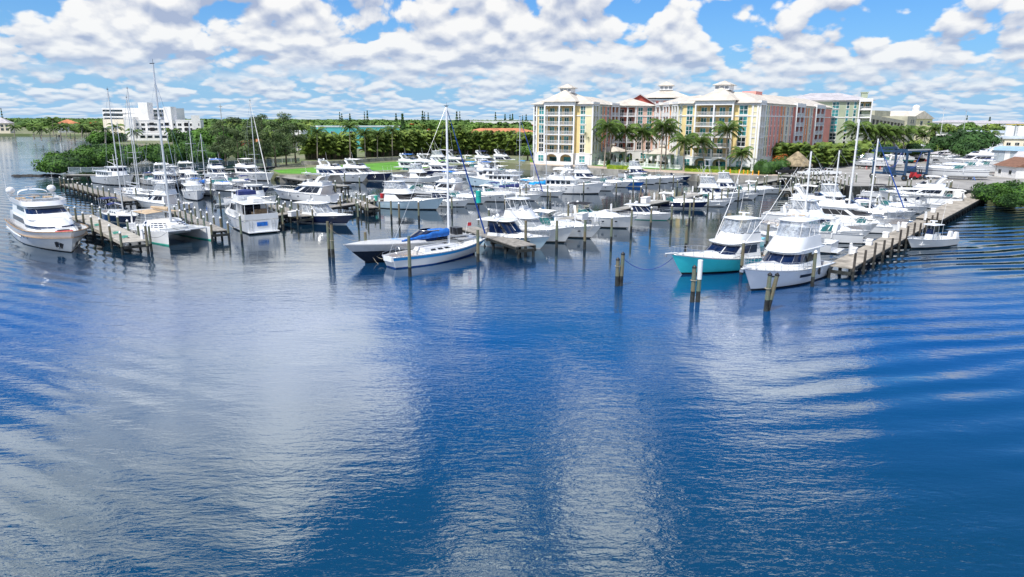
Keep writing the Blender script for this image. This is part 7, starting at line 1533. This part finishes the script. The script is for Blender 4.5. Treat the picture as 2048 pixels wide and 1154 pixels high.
def palm_at(label, bx, by, cx, cy, s=1.0, group=None, z=LZ, dist=None, **k):
    b = G(bx, by, z) if dist is None else GY(bx, dist, z)
    d = ray(cx, cy); t = b.y/d.y; top = CAMZ+d.z*t; lx = (d.x*t-b.x)
    o = palm(label, b, max(1.5, top-z), s, group=group, **k); o.rotation_euler = (0, 0, 0)
    tr = [c for c in o.children if c.name.startswith('trunk')][0]; 
    sh = Matrix.Identity(4); hh = max(1.5, top-z); sh[0][2] = lx/hh
    tr.data.transform(sh)
    for c in o.children:
        if c is not tr: c.location.x += lx
    return o
cp = [('coconut palm leaning before the left tower balconies, nearest its corner', 1187, 329, 1178, 262+8), ('tall coconut palm in front of the left gazebo', 1208, 334, 1215, 252), ('slimmer coconut palm just behind the tall one at the left gazebo', 1219, 331, 1224, 262), ('coconut palm right of the left gazebo', 1252, 332, 1251, 262), ('dense coconut palm in the courtyard centre', 1287, 332, 1284, 262), ('coconut palm behind the pool hedge in the courtyard', 1296, 330, 1296, 268),
      ('tall straight coconut palm at the right gazebo', 1321, 339, 1326, 252), ('second trunk palm close against the right gazebo roof', 1330, 338, 1334, 262), ('coconut palm right of the right gazebo before orange balconies', 1367, 342, 1369, 283), ('leaning coconut palm before the left arch of the yellow tower', 1412, 341, 1402, 283), ('tall coconut palm before the right arch of the yellow tower', 1452, 344, 1455, 259), ('short wide palm before the tower corner window', 1483, 346, 1483, 307)]
for i, (l, bx, by, cx, cy) in enumerate(cp): palm_at(l, bx, by, cx, cy, 1.3 if i != 11 else 1.1, dry=2)
for i, (l, bx, by, cx, cy, s) in enumerate((('palm at the corner of the pink side wing, left one of the pair', 1547, 334, 1549, 292, .9), ('palm at the pink side wing, right one of the pair', 1563, 331, 1564, 294, .9), ('palm before the maroon balconies of the pink wing', 1612, 322, 1613, 297, .8),
     ('small palm between pink wing and sage block, upper', 1664, 310, 1662, 268, .6), ('small palm between pink wing and sage block, lower', 1666, 312, 1663, 278, .6))): palm_at(l, bx, by, cx, cy, s, nf=16)
for i, (x, cy, s) in enumerate(((1712, 258, 1.7), (1732, 264, 1.6), (1750, 262, 1.6), (1768, 268, 1.5), (1787, 266, 1.5), (1806, 266, 1.5))): palm_at('bushy palm, '+ordn(i)+' from the left in the row before the parking garage', x, 310, x+2, cy, s, 'palms in a row before the garage', dist=232, nf=22, seed=i+3)
for i, (x, cy, s) in enumerate(((1832, 262, 1.2), (1870, 258, 1.2), (1848, 272, 1.0))): palm_at(['tall palm left of the yellow gabled hall front', 'tall palm right of the yellow gabled hall front', 'lower palm between the two before the gabled hall'][i], x, 310, x+1, cy, s, dist=262, seed=i+9)
palm_at('lone palm before the white warehouse at right', 1981, 300, 1983, 268, 1.0, dist=290)
for i, (x, by, cx, cy) in enumerate(((635, 324, 634, 263), (701, 321, 699, 254), (731, 319.5, 729, 266), (755, 318, 755, 268), (785, 317, 784, 260), (948, 309, 948, 285))):
    palm_at(['slender coconut palm at the left end of the palm hedge', 'tallest slender coconut palm before the turquoise house', 'slender coconut palm right of the turquoise house centre', 'slender coconut palm third from the hedge left end', 'slender coconut palm just left of the tall cypress', 'slender palm rising from the hedge right of the big mast'][i], x, by, cx, cy, 1.0, dry=1)
for i, x in enumerate((1078, 1086, 1102, 1111, 1119, 1133, 1142)): palm_at('small clipped palm in the row on the left tower lawn', x, 326, x+rnd.uniform(-1, 1), 305+rnd.uniform(-1, 2), .55, 'small palms on the tower lawn', nf=14, seed=i+40)
for i, x in enumerate((1086, 1120)): palm_at(['young palm against the left tower corner', 'young palm before the left tower balconies'][i], x, 323, x+2, 282, .7, nf=15)
for i, (x, cy, dist, s) in enumerate(((232, 252, 400, 1.5), (268, 262, 380, 1.5), (183, 250, 520, 2.0), (192, 247, 540, 2.0), (172, 257, 510, 2.0), (105, 238, 640, 2.0), (420, 268, 300, 1.3), (408, 262, 310, 1.3), (344, 262, 380, 1.4), (588, 250, 290, 1.3), (597, 252, 292, 1.3), (640, 270, 260, 1.2), (647, 272, 262, 1.2))):
    palm_at('palm tree on the far shore around the white condominium and pines', x, 290, x, cy, s, 'palms on the far left shore', dist=dist, simple=True, seed=i)
rr = random.Random(5)
for i in range(46):
    x = rr.choice((rr.uniform(600, 1060), rr.uniform(0, 560), rr.uniform(600, 930))); dist = rr.uniform(370, 640); 
    palm_at('palm tree rising among the round suburb treetops', x, 290, x+rr.uniform(-1, 1), 246+3400/dist+rr.uniform(-3, 3), rr.uniform(1.3, 1.8), 'palms in the wooded suburb', dist=dist, simple=True, seed=i+60)
def foliage(mb, c, rad, n, q, r, flat=.5, up=.35):
    for _ in range(n):
        a = r.uniform(0, 6.283); zz = r.uniform(-.75, 1); k = math.sqrt(max(0, 1-zz*zz)); d = Vector((math.cos(a)*k, math.sin(a)*k, zz)); rr_ = r.uniform(.72, 1.06)
        p = Vector((c[0]+d.x*rad[0]*rr_, c[1]+d.y*rad[1]*rr_, c[2]+d.z*rad[2]*rr_)); nrm = (d+Vector((r.uniform(-.7, .7), r.uniform(-.7, .7), r.uniform(-.3, .9)))).normalized()
        u = nrm.orthogonal().normalized(); u = (Matrix.Rotation(r.uniform(0, 6.28), 3, nrm) @ u); w = nrm.cross(u); s = q*r.uniform(.6, 1.3)
        mb.add([p-u*s, p-w*s*flat, p+u*s, p+w*s*flat], [(0, 1, 2, 3)])
def core(mb, c, rad, k=.72):
    mb.ball(c, 1, 8, 5, (rad[0]*k, rad[1]*k, rad[2]*k))
def crown_mesh(seed, mat, lobes=7, R0=3.2, n=130, q=.42, hz=.8, name='crown', inner=True):
    r = random.Random(seed); mb = MB()
    for i in range(lobes):
        a = i*2.4; d = R0*.62*math.sqrt((i+.3)/lobes); c = (d*math.cos(a), d*math.sin(a), r.uniform(-.25, .5)*R0*hz*.7); s = R0*r.uniform(.36, .55); rad = (s, s, s*hz)
        foliage(mb, c, rad, n, q, r)
        if inner: core(mb, c, rad)
    return mb.mesh(name, mat)
CROWNS = {}
def crowns(key, mat, **k):
    if key not in CROWNS: CROWNS[key] = [crown_mesh(s+hash(0)+len(CROWNS)*10, mat, **k) for s in range(4)]
    return CROWNS[key]
TRUNK = MB().tube([(0, 0, 0), (.1, 0, 2), (0, .1, 4)], [.35, .26, .18], 7).mesh('trunk', BARKD, 40)
def tree(label, pos, h, w, kind_='broad', group=None, cat='tree', name='tree', seed=0, mat=None, **k):
    o = thing(name, label, cat, pos, rnd.random()*6.28, group); cs = crowns(kind_, mat or BROAD, **k); 
    link('trunk', TRUNK, o, (0, 0, 0), 0, (1, 1, h*.62/4)); link('crown', cs[seed % 4], o, (0, 0, h-w*.36), rnd.random()*6, (w/6.4, w/6.4, w/6.4*1.05)); return o
# dark trees behind the yard
for i, (x, d, h, w, l) in enumerate(((1915, 238, 11.5, 15, 'large dark round tree left of the grey warehouse'), (1945, 225, 9.5, 12, 'dark tree in front of the lone palm by the warehouse'), (1962, 245, 10, 12, 'dark tree touching the grey warehouse gable'), (1890, 250, 9, 12, 'green tree left of the large dark tree'), (1930, 212, 7.5, 9, 'low dark bush tree behind the yachts in the yard'))):
    tree(l, GY(x, d, LZ), h, w, 'dark', seed=i, mat=DARKL, n=260, q=.30)
for i, (x, d) in enumerate(((1860, 250), (1842, 246), (1828, 245), (1812, 243), (1795, 242), (1776, 243), (1845, 262), (1878, 256))): tree('leafy green bush behind the boat lift, '+ordn(sorted([1860,1842,1828,1812,1795,1776,1845,1878]).index(x))+' from the left in its row', GY(x, d, LZ), 5.5+i % 3, 8, 'yb', 'bushes behind the boat lift', 'bush', 'bush', i, mat=ARECA, n=200, q=.3)
# cypress and norfolk pines
def conifer(label, x, d, top, w, mat, group=None, tiers=9, name='conifer'):
    b = GY(x, d, LZ); t = ray(x, top); h = CAMZ+t.z*(d/t.y)-LZ; o = thing(name, label, 'conifer', b, 0, group); part('trunk', MB().tube([(0, 0, 0), (0, 0, h)], [.3, .05], 6), BARKD, o); mb = MB(); r = random.Random(int(x))
    for k in range(tiers):
        f = k/(tiers-1); z = lerp(h*.12, h*.97, f); foliage(mb, (0, 0, z), (w*(1.02-f)*.5, w*(1.02-f)*.5, h/tiers*.45), 60, .45*w/4, r)
    part('crown', mb, mat, o); return o
conifer('tall narrow cypress rising above the hedge beside the turquoise house', 807, 300, 228, 5, DARKL, tiers=14, name='cypress_tree')
for i, (x, top) in enumerate(((681, 225), (685, 228), (701, 228), (730, 224), (736, 222), (846, 223), (850, 225), (857, 226), (914, 224), (920, 224), (991, 225), (1010, 229), (243, 222), (1020, 230), (1025, 229), (1045, 231), (1052, 230), (793, 228), (8, 217), (1930, 232), (1975, 235))):
    conifer('distant dark norfolk pine standing above the horizon treeline', x, 820+i % 4*60, top, 5.5+i % 3*1.5, DARKL, 'norfolk pines on the horizon', 7, 'norfolk_pine')
# casuarinas: feathery tall trees at the left middle
CS = [None]*3
for s in range(3):
    r = random.Random(90+s); mb = MB()
    for i in range(26):
        a = r.uniform(0, 6.28); z = r.uniform(3.0, 12.2); rr_ = (1-abs(z-6.5)/8.5)*r.uniform(.3, 2.9); foliage(mb, (rr_*math.cos(a), rr_*math.sin(a), z), (.95, .95, .7), 85, .34, r, flat=.22)
    CS[s] = mb.mesh('crown', CASU)
for i, (x, d, s, sx) in enumerate(((452, 205, 1.02, 1.5), (478, 198, 1.08, 1.5), (505, 192, 1.02, 1.5), (530, 200, 1.15, 1.5), (552, 196, 1.0, 1.4), (573, 205, 1.2, 1.5), (440, 225, .9, 1.5), (592, 215, .9, 1.4), (515, 215, 1.12, 1.4))):
    o = thing('casuarina_tree', 'feathery grey green pine, '+ordn(sorted([452, 478, 505, 530, 552, 573, 440, 592, 515]).index(x))+' from the left in the clump by the lawn', 'tree', GY(x, d, LZ-.2), i*1.3, 'casuarinas clumped left of the lawn'); link('trunk', MB().tube([(0, 0, 0), (.2, 0, 6), (0, .2, 12)], [.28, .16, .04], 6).mesh('trunk', BARKD), o, None, None, (1, 1, s)); link('crown', CS[i % 3], o, (0, 0, 0), i, (sx, sx, s))
# mangroves and hedges: leafy masses
def mass(name, label, cat, pts, mat, q, dens, seed=1, inner=True, thing_=True, fl=.5):
    """pts: (x,y,radius,height) clumps standing on the ground"""
    r = random.Random(seed); root = thing(name, label, cat); mb = MB(); co = MB()
    for x, y, w, h in pts:
        c = (x, y, LZ-.9+h*.5); rad = (w, w, h*.55); foliage(mb, c, rad, dens, q, r, fl)
        for _ in range(3):
            a = r.uniform(0, 6.28); c2 = (x+w*.6*math.cos(a), y+w*.6*math.sin(a), LZ-.6+h*r.uniform(.5, .9)); s = w*.5; foliage(mb, c2, (s, s, s*.7), dens//3, q, r, fl)
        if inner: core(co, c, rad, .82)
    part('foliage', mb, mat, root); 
    if inner: part('inner_core', co, mat if name == 'lime' else DARKL, root)['kind'] = 'stuff'  # solid dark-leaf cores filling the clumps
    return root
def row(a, b, n, w, h, jw=.15, jit=.6, seed=0):
    r = random.Random(seed+n); out = []
    for i in range(n): p = a.lerp(b, (i+.5)/n); out.append((p.x+r.uniform(-jit, jit), p.y+r.uniform(-jit, jit), w*r.uniform(1-jw, 1+jw), h*r.uniform(1-jw, 1+jw)))
    return out
mp = []; r = random.Random(3)
for x0, y0, n in ((118, 343, 2), (130, 340, 5), (150, 337, 7), (190, 334, 8), (230, 330, 8), (275, 328, 9), (320, 326, 9), (365, 324, 9), (405, 321, 8), (440, 320, 8), (480, 318, 8), (520, 318, 7), (555, 318, 5)):
    for i in range(n):
        far_ = r.random(); p = GY(x0+r.uniform(-20, 20), lerp(G(x0, y0, LZ).y, G(x0, y0-20 if x0 > 150 else y0-6, LZ).y, far_), 0); hh = (4.2+1.8*min(1, (x0-80)/90))*r.uniform(.6, .95); mp.append((p.x, p.y, r.uniform(2.4, 4.0), hh))
mass('mangrove_thicket', 'dense green mangrove thicket on the point behind the left boats', 'mangroves', mp, MANG, .34, 230, 4, fl=.6)
mp = [(GY(x, G(x, y, LZ).y, 0).x, G(x, y, LZ).y, r.uniform(1.8, 2.8), r.uniform(2.0, 3.2)) for x, y in [(lerp(1968, 2120, k/34), 392+r.uniform(-8, 14)*(1 if k > 6 else .3)) for k in range(35)]]
mass('mangrove_thicket', 'bright green mangrove bushes at the right edge beside the dock', 'mangroves', mp, MANG, .20, 330, 8, fl=.6)
# areca palm hedge: many frond clumps
AF = [frond_mesh(2.7, .9, 9, lw=.26, ll=.8, rise=1.25), frond_mesh(2.5, 1.4, 9, lw=.26, ll=.8, rise=.8), frond_mesh(2.3, 1.0, 8, lw=.26, ll=.8, rise=.35)]
def areca_clump(seed, h):
    r = random.Random(seed); mb = MB()
    for tier, (z, n) in enumerate(((h*.30, 12), (h*.52, 14), (h*.72, 16))):
        for k in range(n):
            me = AF[(k+tier) % 3]; M4 = Matrix.Translation((r.uniform(-.7, .7), r.uniform(-.7, .7), z+r.uniform(-.4, .4))) @ Matrix.Rotation(k*2.4+r.uniform(-.3, .3), 4, 'Z') @ Matrix.Rotation(r.uniform(-.3, .1), 4, 'Y')
            mb.add([M4 @ v.co for v in me.vertices], [tuple(f.vertices) for f in me.polygons])
    return mb.mesh('areca_clump', ARECA)
AC = [areca_clump(s, 6.0) for s in range(3)]
stemm = MB()
for k in range(9): stemm.tube([(.5*math.cos(k*2.4), .5*math.sin(k*2.4), 0), (.8*math.cos(k*2.4), .8*math.sin(k*2.4), 4)], .06, 4)
STEMS = stemm.mesh('stems', BARKD)
def areca_row(label, pts, n, h, s=1.0):
    o = thing('palm_hedge', label, 'palm hedge'); r = random.Random(n); tot = []
    co = MB()
    for i in range(n):
        t = (i+.5)/n*(len(pts)-1); k = min(int(t), len(pts)-2); p = pts[k].lerp(pts[k+1], t-k)
        for dpt in (0, 1):
            q = Vector((p.x+r.uniform(-.6, .6), p.y+dpt*2.6+r.uniform(-.5, .5), LZ-.1)); hs = h/6.4*r.uniform(.88, 1.12)
            link('areca_clump', AC[(i+dpt) % 3], o, q, r.random()*6.28, (s, s, hs))
            if dpt == 0: link('stems', STEMS, o, q, r.random()*6)
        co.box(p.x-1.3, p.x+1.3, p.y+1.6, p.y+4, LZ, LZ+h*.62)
    part('inner_shade_box', co, DARKL, o)  # dark boxes standing in for the shade deep inside the hedge
    return o
areca_row('left block of the tall palm hedge beneath the turquoise house', [G(612, 320, LZ), G(660, 319, LZ), G(705, 316.5, LZ)], 13, 8.6, 1.25)
areca_row('long tall palm hedge running from the gap to the yellow tower', [G(733, 314.5, LZ), G(800, 311.5, LZ), G(880, 309.5, LZ), G(960, 309, LZ), G(1062, 312, LZ)], 42, 9.2, 1.3)
areca_row('palm hedge behind the parked trucks and thatched hut', [G(1552, 336, LZ), G(1600, 339, LZ), G(1680, 334, LZ), G(1750, 324, LZ)], 24, 7.2, 1.2)
# clipped hedges
def hedge(label, a, b, w, h, mat, q=.16):
    d = b-a; n = max(2, round(d.length/1.1)); o = thing('hedge', label, 'hedge'); mb = MB(); co = MB(); r = random.Random(n)
    for i in range(n): p = a.lerp(b, (i+.5)/n); foliage(mb, (p.x, p.y, LZ+h*.5), (.75, w*.55, h*.55), 90, q, r)
    rz = math.atan2(d.y, d.x); co.box(0, d.length, -w*.38, w*.38, LZ, LZ+h*.82, rz, (a.x, a.y, 0)); part('foliage', mb, mat, o); part('inner_core', co, mat, o)['kind'] = 'stuff'  # solid box core in the leaf colour
hedge('yellow green clipped hedge along the terrace below the gazebos', G(1215, 337.5, LZ), G(1280, 340.5, LZ), 1.4, 1.3, LIME)
hedge('clipped hedge before the yellow tower arches', G(1370, 343, LZ), G(1500, 347.5, LZ), 1.3, .9, LIME); hedge('dark green shrubs at the foot of the yellow tower', G(1370, 340, LZ), G(1500, 344, LZ), 1.6, 1.5, BROAD)
hedge('clipped green hedge on the lawn left of the left tower', G(1062, 323, LZ), G(1150, 327, LZ), 1.2, 1.0, LIME); hedge('low hedge between left tower and terrace stairs', G(1110, 326.5, LZ), G(1160, 329.5, LZ), 1.2, .9, BROAD)
mass('bush', 'big bright green bush with reddish top at the promenade end', 'bush', [(p.x, p.y, 2.0, 4.4) for p in (G(1518, 348, LZ), G(1530, 349, LZ), G(1542, 348, LZ), G(1552, 347, LZ), G(1562, 346, LZ), G(1572, 345, LZ))], MANG, .17, 260, 12)
mass('bush', 'shrub with orange blossom on top behind the bright green bush', 'bush', [(p.x, p.y, 2.0, 5.2) for p in (G(1555, 343, LZ), G(1566, 342, LZ))], FLAME, .17, 200, 13)
for i, x in enumerate((1068, 1083, 1055)): tree(['round green tree at the hedge end beside the yellow tower', 'tree in front of the left tower corner', 'small round tree at the far dock end'][i], G(x, 321.5, LZ), 5.5, 6.5, 'hedge_end', seed=i, mat=BROAD, n=200, q=.3)
for i, (x, d, h, w, l) in enumerate(((395, 330, 9, 20, 'large bright green spreading tree right of the white condominium'), (425, 300, 10, 18, 'spreading tree before the feathery pines'), (375, 360, 8, 18, 'bright tree at the white condominium end wall'), (440, 330, 9, 16, 'mid green tree behind the feathery pines'), (205, 395, 7, 14, 'light green bush at the white condominium seawall'), (235, 405, 6, 14, 'rounded bush below the white condominium palms'), (192, 410, 5, 12, 'low bush at the waterfront before the white condominium'))): tree(l, GY(x, d, LZ), h, w, 'shore', seed=i, mat=MANG, n=230, q=.32)
# wooded suburb: individual treetops nearest, then the far woods as one mass
rr = random.Random(11); cnt = 0; seen = []
while cnt < 260:
    x = rr.uniform(-20, 2068); d = rr.choice((rr.uniform(300, 430), rr.uniform(360, 700)))
    if 1070 < x < 1850: continue
    if x < 430 and d < 610: 
        if x < 215 or d < 520: continue
    if x > 1850 and d < 420: continue
    if 590 < x < 820 and d < 365: continue
    if 840 < x < 1070 and d < 400: continue
    if x < 215: d = rr.uniform(690, 900)
    p = GY(x, d, LZ); hmax = 13.8-1.2*(700-d)/400
    f = rr.random()
    if f < .08: tree('flame tree with orange red crown among the suburb treetops', p, rr.uniform(8, 11), rr.uniform(10, 15), 'fl', 'flame trees in the suburb', seed=cnt, mat=FLAME, n=90, q=.6)
    else: tree('rounded green tree in the wooded suburb behind the marina', p, rr.uniform(7.5, hmax), rr.uniform(11, 19), ('far_a', 'far_b', 'far_c')[cnt % 3], 'treetops of the wooded suburb', seed=cnt, mat=(FAR1, BROAD, ARECA)[cnt % 3], n=95, q=.55)
    cnt += 1
mb = MB(); r = random.Random(21)
for i in range(2600):
    d = 650+3600*r.random()**1.6; x = r.uniform(-.85, .85)*d; 
    if x < -.62*d and d < 900: continue
    h = r.uniform(6, 10.5) if d > 1200 else r.uniform(6, 9.5); w = r.uniform(6, 11)*(1+d/2500); foliage(mb, (x, d, LZ+h*.45), (w, w, h*.55), 26, 1.5*(1+d/1500), r, .7); core(mb, (x, d, LZ+h*.4), (w, w, h*.5), .9)
kind(link('distant_woods', mb.mesh('distant_woods', FAR1)), 'stuff')

cy = []
r = random.Random(17)
for i in range(16): p = G(lerp(1165, 1365, i/15)+r.uniform(-4, 4), r.uniform(322, 331), LZ); cy.append((p.x, p.y, r.uniform(.9, 1.7), r.uniform(1.4, 2.8)))
mass('shrubbery', 'mixed dark green shrubs round the pool between the gazebos', 'shrubs', cy, BROAD, .2, 150, 19)
cy = [(q.x, q.y, 1.1, 1.5) for q in (G(1250, 331, LZ), G(1345, 334, LZ), G(1306, 333, LZ))]
mass('shrubbery', 'lime yellow shrubs by the pool terrace wall', 'shrubs', cy, LIME, .2, 150, 23)

for i, (x, d, w) in enumerate(((1700, 215, 7), (1760, 222, 7), (1822, 236, 8), (1850, 240, 8))):
    tree(['dark tree at the left end behind the yard cruisers', 'dark tree between yard cruisers and parking garage', 'dark tree behind the boat lift right leg', 'dark tree behind the blue bottomed sailboat'][i], GY(x, d, LZ), 6.5, w, 'dark', seed=i, mat=DARKL)
